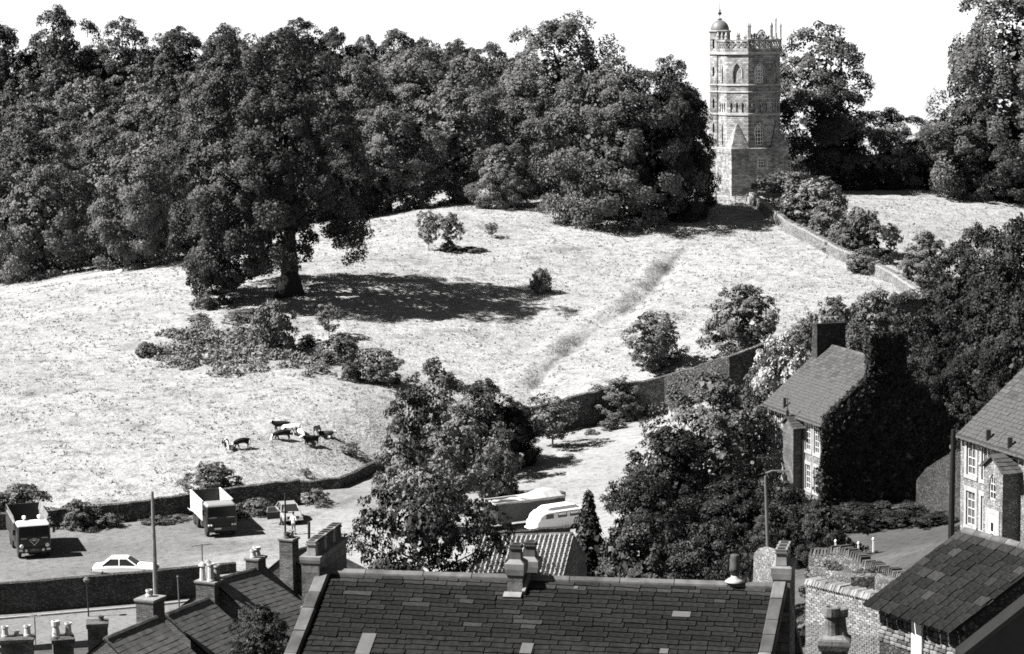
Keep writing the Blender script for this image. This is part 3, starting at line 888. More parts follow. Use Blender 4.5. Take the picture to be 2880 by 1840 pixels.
sky_trees = [(25,40,150,'leftmost tree on the skyline, with a ragged round head'),(195,10,150,'tall open-headed tree standing highest on the left skyline'),(375,40,130,'round-headed tree on the skyline right of the tallest one'),
    (525,55,170,'broad low-domed tree on the skyline left of the great beech'),(650,62,140,'dark skyline tree just left of the great beech top'),
    (850,44,160,'wide skyline tree rising over the top of the great beech'),(955,58,110,'skyline tree right of the great beech top'),(1050,95,110,'dark round tree on the skyline, half hidden by a bigger one'),
    (1135,76,140,'darker tall-domed tree on the middle of the skyline'),(1290,104,150,'open thin-topped tree on the skyline left of the big domed tree'),(1390,115,120,'small-headed tree tucked against the big domed tree on the skyline')]
for i, (px, yt, w, lab) in enumerate(sky_trees):
    place2([K_SYC1, K_SYC2, K_SYC3][i % 3], 'skyline_tree', lab, 'tree', px, yt, w*1.15, 466, i*1.3, None, 'leaf_beech')
# -- trees along the foot of the wood
for (px, yb, yt, w, k, lab) in [(-30,800,470,300,K_BANK,'dense round tree cut off by the left edge above the pale track'),(120,783,450,330,K_BANK,'broad dense tree with foliage to the ground above the left track'),
        (395,748,425,300,K_BANK,'broad dense tree with foliage to the ground left of the great beech')]:
    place(k, 'hedge_tree', lab, 'tree', px, yb, yt, rz=px, wpx=w)
for i, (px, yt, w, Y, k, lm, lab) in enumerate([
    (80,345,230,325,K_SYC2,'leaf_wood','pale-topped tree behind the dense round trees at the left edge'),
    (300,330,210,332,K_SYC1,'leaf_wood','leafy tree between the wood and the two dense round trees'),
    (480,400,180,318,K_SYC2,'leaf_mid','paler tree peeping out left of the great beech'),
    (1010,135,210,372,K_SYC1,'leaf_wood','tall dark tree right behind the great beech'),
    (1180,120,240,376,K_SYC3,'leaf_wood','tall rounded tree behind the pale sycamores in the middle'),
    (1340,140,220,370,K_SYC2,'leaf_wood','tree filling the gap left of the big domed weeping tree'),
    (1100,265,250,318,K_SYC1,'leaf_light','pale sunlit sycamore right of the great beech'),
    (1285,195,290,324,K_SYC2,'leaf_light','large sycamore with a dark right side in the middle of the tree line'),
    (1415,400,200,313,K_BANK,'leaf_light','lower pale tree at the field edge left of the dark sycamore'),
    (1480,235,230,330,K_SYC1,'leaf_mid','tree standing under the big domed weeping tree'),
    (1010,420,150,314,K_SYC2,'leaf_dark','dark low tree behind the right flank of the great beech'),
    (1580,36,430,340,K_WEEP,'leaf_mid','biggest domed tree of the middle line with weeping sprays'),
    (1738,170,425,304,K_DOME,'leaf_mid','sycamore in front of the domed tree casting the dark shadow below the tower'),
    (1898,215,195,305.5,K_DOME,'leaf_dark','dark tree close against the left side of the stone tower'),
    (1885,148,130,350,K_SYC3,'leaf_beech','small round-headed tree peeping over the dark tree left of the tower'),
    (1945,250,120,356,K_SYC2,'leaf_mid','low tree just left of the tower under the open sky'),
    (2310,52,270,338,K_SYC3,'leaf_mid','tall tree rising behind the right side of the stone tower'),
    (2335,240,260,333,K_SYC2,'leaf_dark','dark lower tree right of the tower in shade'),
    (2130,78,190,345,K_SYC3,'leaf_dark','tree showing behind the tower parapet'),
    (2500,300,190,336,K_SYC2,'leaf_mid','rounded tree midway between the tower and the right edge'),
    (2585,375,170,340,K_SYC1,'leaf_dark','dark low tree left of the giant tree at the right edge'),
    (2655,330,170,350,K_SYC3,'leaf_wood','tree half hidden behind the giant tree at the right edge'),
    (2850,-70,500,330,K_WEEP,'leaf_mid','giant tree at the right edge running out of the top of the picture'),
    (2740,250,250,327,K_SYC1,'leaf_beech','shoulder-high left neighbour of the giant tree at the right edge'),
    (2400,455,150,332,K_BANK,'leaf_dark','low dark thicket between the tower tree and the next trees'),(2500,470,170,334,K_BANK,'leaf_dark','low dark thicket at the top of the right hand grass'),
    (2640,480,200,334,K_BANK,'leaf_dark','low dark thicket below the giant tree'),
    (2890,330,240,325,K_SYC2,'leaf_dark','dark tree below the giant tree, cut by the right edge')]):
    place2(k, 'park_tree', lab, 'tree', px, yt, w, Y, i*1.7+.3, None, lm)
# -- dark trees at the right behind the houses
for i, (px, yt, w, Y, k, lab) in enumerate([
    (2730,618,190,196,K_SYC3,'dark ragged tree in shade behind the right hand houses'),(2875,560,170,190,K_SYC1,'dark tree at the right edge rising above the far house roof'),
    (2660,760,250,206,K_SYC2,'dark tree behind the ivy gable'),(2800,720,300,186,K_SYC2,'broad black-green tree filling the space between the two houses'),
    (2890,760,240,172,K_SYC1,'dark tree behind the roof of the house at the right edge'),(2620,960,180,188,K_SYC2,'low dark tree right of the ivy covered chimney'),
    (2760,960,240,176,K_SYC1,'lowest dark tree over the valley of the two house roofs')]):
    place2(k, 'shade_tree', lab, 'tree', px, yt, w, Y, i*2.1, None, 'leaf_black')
# -- bushes by the tower wall
for i, (px, yb, yt, w, k, lm, lab) in enumerate([
    (2215,590,478,165,1,'leaf_light','bush at the foot of the tower by the gate wall'),(2300,625,490,165,0,'leaf_light','tall bush on the tower wall right of the gate'),
    (2240,628,545,110,2,'leaf_bush','bush bulging over the top of the tower wall'),(2330,668,575,140,2,'leaf_bush','bush halfway down the tower wall'),
    (2425,722,578,150,0,'leaf_mid','biggest dark bush beside the tower wall'),(2375,705,620,110,1,'leaf_bush','bush in front of the biggest dark one beside the tower wall'),
    (2425,765,695,90,2,'leaf_mid','lowest bush on the tower wall')]):
    place(K_BUSH[k], 'bush', lab, 'bush', px, yb, yt, rz=i*1.1, wpx=w, leafmat=lm)
place(K_AIRY, 'thin_tree', 'pale thin-leaved tree on the open grass at the right', 'tree', 2605, 812, 640, rz=1, wpx=125)
# -- bushes and saplings out in the pasture
for i, (px, yb, yt, w, k, lm, nm, lab) in enumerate([
    (1521,824,748,62,K_BUSH[0],'leaf_light','bush','lone round bush in the open pasture with its own shadow'),
    (1206,706,588,62,K_SAP,'leaf_mid','sapling','left one of the two saplings right of the great beech'),
    (1268,706,592,66,K_SAP,'leaf_mid','sapling','right one of the two saplings right of the great beech'),
    (1260,708,680,56,K_BUSH[1],'leaf_dark','bush','dark squat bush between the two saplings'),
    (1382,668,622,36,K_SAP,'leaf_bush','sapling','tiny sapling on the crest in front of the tree line'),
    (1320,708,690,70,K_BUSH[2],'leaf_bush','bush','low flat shrub on the crest beyond the beech shadow'),
    (775,990,838,128,K_BUSH[1],'leaf_bush','bush','tall leafy bush below the trunk of the great beech'),
    (925,950,846,76,K_SAP,'leaf_light','sapling','pale slender sapling right below the great beech'),
    (868,972,938,66,K_BUSH[2],'leaf_dark','bush','dark shaded bush beside the tall one below the beech'),
    (962,1018,928,112,K_BUSH[0],'leaf_bush','bush','round bush at the right end of the bramble bank'),
    (1056,1076,975,140,K_BUSH[1],'leaf_light','bush','lowest and widest bush right of the bramble bank'),
    (985,1072,1012,62,K_BUSH[2],'leaf_bush','bush','small bush left of the widest one on the bank'),
    (414,1006,957,66,K_BUSH[0],'leaf_mid','bush','small dark bush at the left end of the bramble bank'),
    (690,905,868,110,K_BUSH[1],'leaf_bush','bush','low shrub in the beech shadow near its trunk'),
    (560,902,878,60,K_BUSH[2],'leaf_light','bush','scrubby pale shrub under the left skirt of the beech'),
    (985,1285,1238,54,K_SAP,'leaf_light','sapling','pale sapling on the grass above the broken wall'),
    (862,1345,1312,26,K_SAP,'leaf_light','sapling','thistle-like sapling behind the end of the yard field wall'),
    (600,1385,1296,150,K_BUSH[0],'leaf_bush','bush','large bush behind the field wall above the second lorry')]):
    place(k, nm, lab, nm, px, yb, yt, rz=i*.9, wpx=w, leafmat=lm)
# -- by the yard wall
for i, (px, yb, yt, w, k, lm, lab) in enumerate([
    (60,1462,1350,150,0,'leaf_mid','big spiky bush behind the left lorry'),(-20,1470,1370,120,1,'leaf_bush','bush at the left edge behind the left lorry'),
    (225,1487,1402,130,2,'leaf_mid','wide bush right of the left lorry at the foot of the wall'),(310,1484,1440,80,1,'leaf_bush','small bush next to the wide one at the foot of the wall'),
    (722,1448,1393,100,0,'leaf_bush','rounded grassy bush in front of the wall between lorry and car'),(668,1458,1424,60,2,'leaf_bush','weedy bush right behind the second lorry'),
    (890,1418,1368,80,1,'leaf_light','pale weeds round the broken end of the wall'),(905,1428,1402,46,2,'leaf_light','pale tuft of weeds right of the car'),
    (440,1474,1446,90,2,'leaf_bush','low weeds along the wall left of the second lorry'),(500,1468,1442,60,1,'leaf_light','low weeds behind the tail of the second lorry')]):
    place(K_BUSH[k], 'bush', lab, 'bush', px, yb, yt, rz=i*1.9, wpx=w, leafmat=lm)
# -- hedgerow trees along the old wall in the middle
for i, (px, yt, w, Y, k, lm, lab) in enumerate([
    (1225,1005,190,203,K_ASH,'leaf_bush','tallest ash-like tree of the clump in the middle, on a forked trunk'),(1160,1080,140,199,K_ASH,'leaf_dark','darker left half of the tree clump in the middle'),
    (1370,1062,190,208,K_SYC2,'leaf_dark','dark rounded tree behind the pale one in the middle clump'),(1450,1120,140,210,K_SYC1,'leaf_dark','dark low tree at the wall right of the middle clump'),
    (1285,1130,230,188,K_ASH,'leaf_light','pale leafy tree in front of the middle clump'),(1120,1235,130,193,K_BUSH[2],'leaf_bush','bush at the left foot of the middle clump'),
    (1190,1300,200,180,K_BUSH[0],'leaf_light','pale shrubs under the middle clump of trees'),(1385,1230,130,196,K_BUSH[1],'leaf_mid','shrub at the right foot of the middle clump'),
    (1420,1140,190,209,K_BANK,'leaf_black','thicket added for shade, coloured near-black, against the wall right of the middle clump'),(1320,1200,160,206,K_BANK,'leaf_black','undergrowth added for shade, coloured near-black, in the heart of the middle clump'),  # both added near-black to make the deep shade under the clump
    (1550,1112,170,216,K_SAP,'leaf_bush','small tree with a clear stem in front of the dark wall'),(1745,1058,140,230,K_ASH,'leaf_bush','ivy-like bush growing up the dark wall'),
    (1720,1170,120,224,K_BUSH[2],'leaf_bush','bush at the foot of the dark wall'),(1660,1205,150,222,K_BUSH[0],'leaf_light','low scrub along the foot of the dark wall'),
    (1842,872,160,237,K_AIRY,'leaf_light','thin pale tree above the dark wall in the middle of the field edge'),(2092,792,190,236,K_AIRY,'leaf_bush','thin spreading tree above the dark wall left of the ivy house'),
    (2350,825,130,224,K_AIRY,'leaf_bush','arching thin tree behind the far chimney of the ivy house'),(2465,805,170,220,K_AIRY,'leaf_bush','thin-leaved tree between the two chimneys of the ivy house'),
    (2560,880,120,210,K_ASH,'leaf_mid','small tree right behind the ivy covered chimney'),(2400,900,180,206,K_SYC2,'leaf_bush','bush behind the ridge of the ivy house'),
    (2215,930,150,196,K_ASH,'leaf_white','bush covered in white blossom left of the ivy house chimney'),(2275,880,110,200,K_ASH,'leaf_mid','darker small tree over the blossoming bush'),
    (2150,1000,120,200,K_ASH,'leaf_mid','bush in front of the dark wall left of the blossoming bush')]):
    nm = 'bush' if k in K_BUSH else 'small_tree'
    place2(k, nm, lab, 'bush' if nm == 'bush' else 'tree', px, yt, w, Y, i*1.3, None, lm)
# -- near trees this side of the valley
for i, (px, yt, w, Y, k, lm, lab) in enumerate([
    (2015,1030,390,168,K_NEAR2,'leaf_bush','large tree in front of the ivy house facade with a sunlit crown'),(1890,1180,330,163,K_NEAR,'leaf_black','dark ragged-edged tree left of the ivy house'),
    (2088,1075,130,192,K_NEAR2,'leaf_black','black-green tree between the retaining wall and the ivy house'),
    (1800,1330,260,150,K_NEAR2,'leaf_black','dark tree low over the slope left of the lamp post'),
    (2060,1330,330,148,K_NEAR2,'leaf_black','dark bushy tree below the ivy house facade'),(2210,1345,230,144,K_NEAR2,'leaf_dark','shrubby tree at the foot of the ivy house'),
    (2300,1400,150,141,K_NEAR2,'leaf_dark','shaded shrub at the corner of the lawn'),
    (1790,1420,330,118,K_NEAR2,'leaf_beech','leafy shrub behind the ridge of the long roof right of the conifer'),(1990,1440,280,116,K_NEAR2,'leaf_beech','leafy shrub behind the long roof near the cowl'),
    (1590,1525,150,114,K_NEAR2,'leaf_dark','dark shrub at the foot of the conifer'),
    (2110,1520,170,112,K_NEAR2,'leaf_dark','dark shrub behind the black cowl'),
    (1090,1530,180,100,K_NEAR2,'leaf_beech','leafy shrub behind the left half of the long roof ridge')]):
    place2(k, 'garden_tree' if i < 7 else 'garden_shrub', lab, 'tree' if i < 7 else 'bush', px, yt, w, Y, i*1.3, None, lm)
place2(K_FG, 'garden_tree', 'dark wide-armed tree just behind the left half of the long slate roof', 'tree', 1195, 1330, 520, 104, 0, None, 'leaf_dark', ybase=1690)
place2(K_CONE, 'conifer', 'dark pointed conifer in front of the white van', 'conifer', 1652, 1375, 185, 120, 0)
place2(K_NEAR2, 'garden_shrub', 'dark shrub against the left gable coping of the long slate roof', 'bush', 718, 1692, 190, 86, 0, None, 'leaf_dark', ybase=1900)
# -- bramble bank below the beech: one mass of low scrub
def bramble():
    r = np.random.RandomState(77); Q = []
    for (cx, cy, n, wx) in [(560,960,16,90),(680,1000,16,100),(800,1010,14,80),(500,1005,10,60),(700,950,10,80),(620,1030,8,60),(880,1030,6,40)]:
        for k in range(n*2):
            p = G(cx + r.normal(0, wx*.55), cy + r.normal(0, 16)); s = r.uniform(.45, .95)
            Q.append(leafcloud(r, np.array([p.x, p.y, p.z + s*.2]), np.array([s*1.3, s*1.3, s*.8]), int(150*s), 0.2, elong=2))
    q = np.concatenate(Q)
    return np_mesh('bramble', q.reshape(-1, 3), np.arange(len(q)*4).reshape(-1, 4), M['bramble'], smooth=False)
tag(link('bramble_patch', bramble()), 'pale bramble scrub covering the bank below the great beech', 'bramble', kind='stuff')
# ------------------------------------------------------------------ walls with openings
def arch_pts(w, zs, za, n=4):
    """right-to-left-free outline of the head: from left spring over the top to right spring (x from -w/2 to w/2)"""
    if za <= zs + 1e-6: return [(-w/2, zs), (w/2, zs)]
    L = []
    k = (za - zs)/(0.866*w)
    for i in range(n+1):
        t = math.pi/3*i/n
        L.append((-w/2 + w*(1-math.cos(t)), zs + w*math.sin(t)*k))
    return L + [(-x, z) for x, z in reversed(L[:-1])]
def round_pts(w, zs, n=8):
    return [(-w/2*math.cos(math.pi*i/n), zs + w/2*math.sin(math.pi*i/n)) for i in range(n+1)]
def wall_band(mb, A, B, z0, z1, ops=(), depth=0.25, m=0, mrev=None, mback=None):
    """one storey of wall from A to B (outside on the right of A->B); openings: (xc, w, sill, head outline)"""
    A = Vector((A[0], A[1], 0)); B = Vector((B[0], B[1], 0))
    t = (B-A); L = t.length; t.normalize(); n = Vector((t.y, -t.x, 0))
    P = lambda x, z, d=0: A + t*x - n*d + Vector((0, 0, z))
    mrev = m if mrev is None else mrev
    x = 0
    for xc, w, sill, head in sorted(ops, key=lambda o: o[0]):
        l, r = xc-w/2, xc+w/2
        mb.quad(P(x, z0), P(l, z0), P(l, z1), P(x, z1), m)
        if sill > z0 + 1e-4: mb.quad(P(l, z0), P(r, z0), P(r, sill), P(l, sill), m)
        H_ = [(xc+a, b) for a, b in head]
        for (xa, za), (xb, zb) in zip(H_[:-1], H_[1:]):
            if xb - xa > 1e-5: mb.quad(P(xa, za), P(xb, zb), P(xb, z1), P(xa, z1), m)
        out = [(l, sill)] + H_ + [(r, sill)]
        out = [q for i, q in enumerate(out) if i == 0 or (abs(q[0]-out[i-1][0]) + abs(q[1]-out[i-1][1])) > 1e-5]
        for i in range(len(out)):
            a, b = out[i], out[(i+1) % len(out)]
            mb.quad(P(a[0], a[1]), P(b[0], b[1]), P(b[0], b[1], depth), P(a[0], a[1], depth), mrev)
        if mback is not None:
            mb.add([P(a, b, depth) for a, b in out], [tuple(range(len(out)))], mback)
        x = r
    mb.quad(P(x, z0), P(L, z0), P(L, z1), P(x, z1), m)
def frame_window(parent, A, B, xc, w, sill, head, depth=0.16, nv=2, hs=(), bar=0.05, edge=0.09, arcs=False, mat='white', glass='glass', name='window', sillbox=None, bd=0.05):
    """window: frame with glazing bars (part) and its glass (sub-part), set back in its opening"""
    A = Vector((A[0], A[1], 0)); B = Vector((B[0], B[1], 0))
    t = (B-A).normalized(); n = Vector((t.y, -t.x, 0))
    P = lambda x, z, d: A + t*(xc+x) - n*d + Vector((0, 0, z))
    mb = MB()
    out = [(-w/2, sill)] + list(head) + [(w/2, sill)]
    out = [q for i, q in enumerate(out) if i == 0 or (abs(q[0]-out[i-1][0]) + abs(q[1]-out[i-1][1])) > 1e-5]
    cx = 0; cz = sum(q[1] for q in out)/len(out)
    def bar2(a, b, wd):
        va, vb = P(a[0], a[1], depth-0.02), P(b[0], b[1], depth-0.02)
        d = (vb-va)
        if d.length < 1e-4: return
        u = d.normalized(); s = u.cross(n)
        mb.obox((va+vb)/2, d/2, s*(wd/2), n*bd/2)
    for i in range(len(out)):
        a, b = out[i], out[(i+1) % len(out)]
        ins = lambda q: (q[0]*(1-edge/w), q[1] + (cz-q[1])*(edge/2/max(.3, abs(cz-sill))))
        bar2(ins(a), ins(b), edge)
    ztop = lambda x: np.interp(x, [h[0] for h in head], [h[1] for h in head])
    for i in range(nv):
        x = -w/2 + w*(i+1)/(nv+1)
        bar2((x, sill), (x, float(ztop(x))), bar)
    for z in hs: bar2((-w/2, z), (w/2, z), bar)
    if arcs:
        zs, za = head[0][1], max(h[1] for h in head)
        for s in (-1, 1):
            x0 = -s*w/6
            pts = [(x0 + s*(w*0.66)*(1-math.cos(q)), zs + (za-zs)*1.05*math.sin(q)*0.8) for q in (0, .3, .6, .9, 1.1)]
            pts = [p for p in pts if p[1] < float(ztop(p[0]))]
            for a, b in zip(pts[:-1], pts[1:]): bar2(a, b, bar)
    f = mb.build(name, M[mat], parent)
    g = MB(); g.add([P(a, b, depth+0.012) for a, b in out], [tuple(range(len(out)))])
    g.build('pane', M[glass], f)
    if sillbox:
        q = MB(); c = P(0, sill-0.06, -0.03)
        q.obox(c, t*(w/2+0.12), n*0.10, Vector((0, 0, 0.06)))
        q.build('sill', M[sillbox], f)
    return f
def hood(parent, A, B, xc, w, head, drop=0.5, th=0.14, proud=0.12, mat='tower_trim', name='hood_mould'):
    A = Vector((A[0], A[1], 0)); B = Vector((B[0], B[1], 0)); t = (B-A).normalized(); n = Vector((t.y, -t.x, 0))
    pts = [(head[0][0], head[0][1]-drop)] + list(head) + [(head[-1][0], head[-1][1]-drop)]
    zc = head[0][1]
    mb = MB(); rings = []
    for x, z in pts:
        k = (1 + 2*th/w)
        ox, oz = x*k, z + (th if z > zc else 0)*(1)
        q = A + t*(xc)
        rings.append([q+t*x*1.03+Vector((0,0,z+0.01))-n*0.02, q+t*x*1.03+Vector((0,0,z+0.01))+n*proud*.6, q+t*ox+Vector((0,0,oz))+n*proud, q+t*ox+Vector((0,0,oz))-n*0.02])
    mb.loft(rings)
    return mb.build(name, M[mat], parent)
def ring(mb, poly, z0, z1, d, m=0):
    """projecting band round a polygon"""
    P = [Vector((p[0], p[1], 0)) for p in poly]; n = len(P)
    c = sum(P, Vector())/n
    O = [c + (p-c)*(1 + d/(p-c).length) for p in P]; I = [c + (p-c)*(1 - 0.05/(p-c).length) for p in P]
    Z = lambda v, z: v + Vector((0, 0, z))
    rings = [[Z(I[i], z0), Z(O[i], z0+0.05), Z(O[i], z1-0.06), Z(I[i], z1)] for i in range(n)] 
    rings.append(rings[0])
    mb.loft(rings, m, False, False)

# ------------------------------------------------------------------ the stone tower
TP = W(2107, 566, 326.0)
TP.z = H(TP.x, TP.y) - 0.25
tower = thing('stone_tower', 'tall octagonal gothic stone tower with a domed stair turret above the pasture', 'tower', TP, R_(15))
RO = 4.24
octv = lambda k, R=RO: (R*math.cos(R_(k*45+22.5)), R*math.sin(R_(k*45+22.5)))
OCT = [octv(k) for k in range(8)]
wb = MB()
S = 4.15
SQ = [(S, -S), (S, S), (-S, S), (-S, -S)]     # counter-clockwise from front right
face = lambda ang: (octv((ang-45)//45), octv(ang//45))    # wall ends for the face whose normal is at ang
LW = 2*RO*math.sin(R_(22.5))
lowh = arch_pts(1.25, 8.9, 10.05); uph = arch_pts(1.2, 16.9, 18.2); nich = arch_pts(1.25, 16.8, 18.15); slit = arch_pts(0.42, 17.2, 17.9, 3)
small = arch_pts(0.42, 12.35, 12.85, 3); lslit = arch_pts(0.45, 9.2, 10.0, 3)
# base
sqf = [((-S, -S), (S, -S), 'front'), ((S, -S), (S, S), 'r'), ((S, S), (-S, S), 'b'), ((-S, S), (-S, -S), 'l')]
for A, B, nm in sqf:
    if nm == 'front':
        wall_band(wb, A, B, -1.2, 3.3, [(S+0.35, 1.05, 1.0+.35, [(-.525, 2.6), (.525, 2.6)])])
        wall_band(wb, A, B, 3.3, 6.6, [(S+0.35, 1.05, 4.0, [(-.525, 5.2), (.525, 5.2)])])
    else: wall_band(wb, A, B, -1.2, 6.6)
wb.add([(x, y, 6.6) for x, y in SQ], [(0, 1, 2, 3)])
FR = (( -S, -S), (S, -S))
for ang in range(0, 360, 45):
    A, B = face(ang)
    if ang == 270: ops = [(LW/2, 1.25, 7.0, lowh)]
    elif ang == 180: ops = [(LW/2, 0.45, 7.0, lslit)]
    else: ops = []
    if ang in (270,): wall_band(wb, A, B, 6.6, 11.2, ops, 0.3)
    else: wall_band(wb, A, B, 6.6, 11.2, ops, 0.3, mback=1)
    wall_band(wb, A, B, 11.2, 14.3, [(LW/2+d, 0.42, 11.5, small) for d in (-.85, 0, .85)], 0.16, mback=0)
    wall_band(wb, A, B, 14.3, 15.25)
    if ang in (270, 90, 0): wall_band(wb, A, B, 15.25, 19.6, [(LW/2, 1.2, 15.45, uph)], 0.3)
    elif ang == 180: wall_band(wb, A, B, 15.25, 19.6, [(LW/2, 0.42, 15.5, slit)], 0.22, mback=1)
    else: wall_band(wb, A, B, 15.25, 19.6, [(LW/2, 1.25, 15.5, nich)], 0.22, mback=0)
wb.add([(x, y, 19.7) for x, y in OCT], [tuple(range(8))])
wb.build('wall', [M['tower'], M['underlay']], tower)
for z0, z1, d in ((11.05, 11.4, .13), (14.15, 14.4, .12), (15.1, 15.35, .14)):
    mb = MB(); ring(mb, OCT, z0, z1, d); mb.build('string_course', M['tower_trim'], tower)
mb = MB(); ring(mb, OCT, 19.35, 19.8, .28); mb.build('cornice', M['tower_trim'], tower)
mb = MB(); ring(mb, SQ, 5.85, 6.65, .10); mb.build('base_band', M['tower'], tower)
for sx, sy in ((1, -1), (1, 1), (-1, 1), (-1, -1)):
    ap = (sx*2.86, sy*2.86, 10.15)
    mb = MB(); mb.add([(sx*(S+.06), sy*(S+.06), 6.6), (sx*(S+.06), sy*1.55, 6.6), (sx*1.55, sy*(S+.06), 6.6), ap, (sx*2.2, sy*2.2, 6.6)],
        [(0, 1, 3), (0, 3, 2), (1, 4, 3), (4, 2, 3), (0, 2, 4, 1)]); mb.build('corner_spur', M['tower'], tower)
A, B = face(270)
frame_window(tower, A, B, LW/2, 1.25, 7.0, lowh, 0.2, 2, (7.55, 8.1, 8.65, 9.1), 0.075, 0.13, True)
hood(tower, A, B, LW/2, 1.25, lowh)
for ang in (270, 0):
    A, B = face(ang)
    frame_window(tower, A, B, LW/2, 1.2, 15.45, uph, 0.2, 2, (15.9, 16.4, 16.9), 0.075, 0.13, True)
    hood(tower, A, B, LW/2, 1.2, uph)
for ang in (225, 315, 45, 135):
    A, B = face(ang); hood(tower, A, B, LW/2, 1.25, nich)
for ang in range(0, 360, 45):
    A, B = face(ang)
    for d in (-.85, 0, .85): hood(tower, A, B, LW/2+d, 0.42, small, 0.0, 0.09, 0.09, 'tower_trim', 'arcade_hood')
for z0, z1 in ((1.35, 2.6), (4.0, 5.2)):
    hd = [(-.525, z1), (.525, z1)]
    frame_window(tower, FR[0], FR[1], S+.35, 1.05, z0, hd, 0.16, 2, (z0+(z1-z0)/3, z0+2*(z1-z0)/3), 0.06, 0.08)
    mb = MB(); x0 = .35
    mb.box(x0-.86, x0-.53, -S-.035, -S+.03, z0-.3, z1+.3); mb.box(x0+.53, x0+.86, -S-.035, -S+.03, z0-.3, z1+.3)
    mb.box(x0-.53, x0+.53, -S-.035, -S+.03, z1, z1+.3); mb.box(x0-.53, x0+.53, -S-.06, -S+.03, z0-.3, z0)
    mb.build('window_surround', M['tower_trim'], tower)
# parapet: pierced panels, rails, pinnacles
for ang in range(0, 360, 45):
    A, B = [Vector((*p, 0))*1.02 for p in face(ang)]
    t = (B-A).normalized(); n = Vector((t.y, -t.x, 0)); L = (B-A).length
    mb = MB()
    up = Vector((0, 0, 1)); mid = (A+B)/2
    mb.obox(mid+up*20.0, t*L/2, n*0.13, up*0.22); mb.obox(mid+up*21.28, t*L/2, n*0.14, up*0.12)
    k = 4
    for i in range(k+1):
        mb.obox(A+t*(L*i/k)+up*20.7, t*0.07, n*0.1, up*0.5)
    for i in range(k):
        c = A+t*(L*(i+.5)/k)+up*20.68
        for s in (-1, 1):
            d = (t*(L/k/2)+up*s*0.48); mb.obox(c, d*0.96, n*0.05, d.cross(n).normalized()*0.055)
        mb.lathe([(0.12, -.05), (0.12, .05)], 8, c, 0)
    mb.build('parapet_panel', M['tower'], tower)
pin = MB(); pin.lathe([(.24, 21.3), (.26, 21.5), (.17, 21.6), (.17, 23.1), (.22, 23.15), (.2, 23.3), (.05, 23.75), (.0, 23.8)], 8)
pinm = pin.mesh('pinnacle', M['tower_trim'])
sh = MB(); sh.lathe([(.26, 21.3), (.3, 21.55), (.22, 21.7), (.26, 21.95), (.14, 22.25), (.02, 22.5)], 8)
shm = sh.mesh('finial', M['tower_trim'])
for k in range(8):
    o = link('pinnacle' if k in (5, 6, 7, 0, 1) else 'finial', pinm if k in (5, 6, 7, 0, 1) else shm, tower); o.location = (*octv(k, RO*1.01), 0)
    a, b = octv(k, RO*1.01), octv(k+1, RO*1.01)
    o = link('finial', shm, tower); o.location = ((a[0]+b[0])/2, (a[1]+b[1])/2, 0); o.scale = (.8, .8, 1.0)
    if k == 6: o.scale = (.8, .8, 1.035); o.data = pinm
# stair turret
tt = MB(); tx, ty = -3.15, 3.12
TV = [(tx+1.5*math.cos(R_(k*45+22.5-15)), ty+1.5*math.sin(R_(k*45+22.5-15))) for k in range(8)]
for k in range(8):
    A, B = TV[k], TV[(k+1) % 8]; Lk = math.dist(A, B)
    wall_band(tt, A, B, -1.2, 6.6); 
    for z0, z1, s in ((6.6, 11.2, 8.6), (11.2, 14.3, 12.0), (14.3, 19.6, 16.4), (19.6, 22.4, 20.2)):
        wall_band(tt, A, B, z0, z1, [(Lk/2, .34, s, arch_pts(.34, s+1.0, s+1.35, 3))] if k in (3, 4, 5, 6) else [], .2, mback=1)
turret = tt.build('stair_turret', [M['tower'], M['underlay']], tower)
mb = MB(); mb.lathe([(1.45, 22.3), (1.7, 22.55), (1.7, 22.66), (1.4, 22.72)], 8, (tx, ty, 0), 0, R_(7.5)); mb.build('turret_cornice', M['tower_trim'], turret)
for z0, z1, d in ((11.05, 11.35, .1), (14.15, 14.4, .1), (15.1, 15.35, .1), (19.35, 19.75, .16), (6.3, 6.7, .1)):
    mb = MB(); ring(mb, TV, z0, z1, d); mb.build('turret_string', M['tower_trim'], turret)
mb = MB(); mb.lathe([(1.3, 22.7)] + [(1.3*math.cos(a), 22.72+1.42*math.sin(a)) for a in np.linspace(0.1, 1.42, 8)] + [(.2, 24.14), (.38, 24.2), (.38, 24.28), (.1, 24.42)], 20, (tx, ty, 0)); mb.build('dome', M['dome'], turret, smooth=True)
mb = MB(); mb.lathe([(.05, 24.4), (.05, 24.75), (.28, 24.95), (.3, 25.1), (.08, 25.3), (.14, 25.45), (.05, 25.6), (.03, 26.6), (.0, 26.7)], 8, (tx, ty, 0)); mb.build('finial', M['metal_dark'], turret)

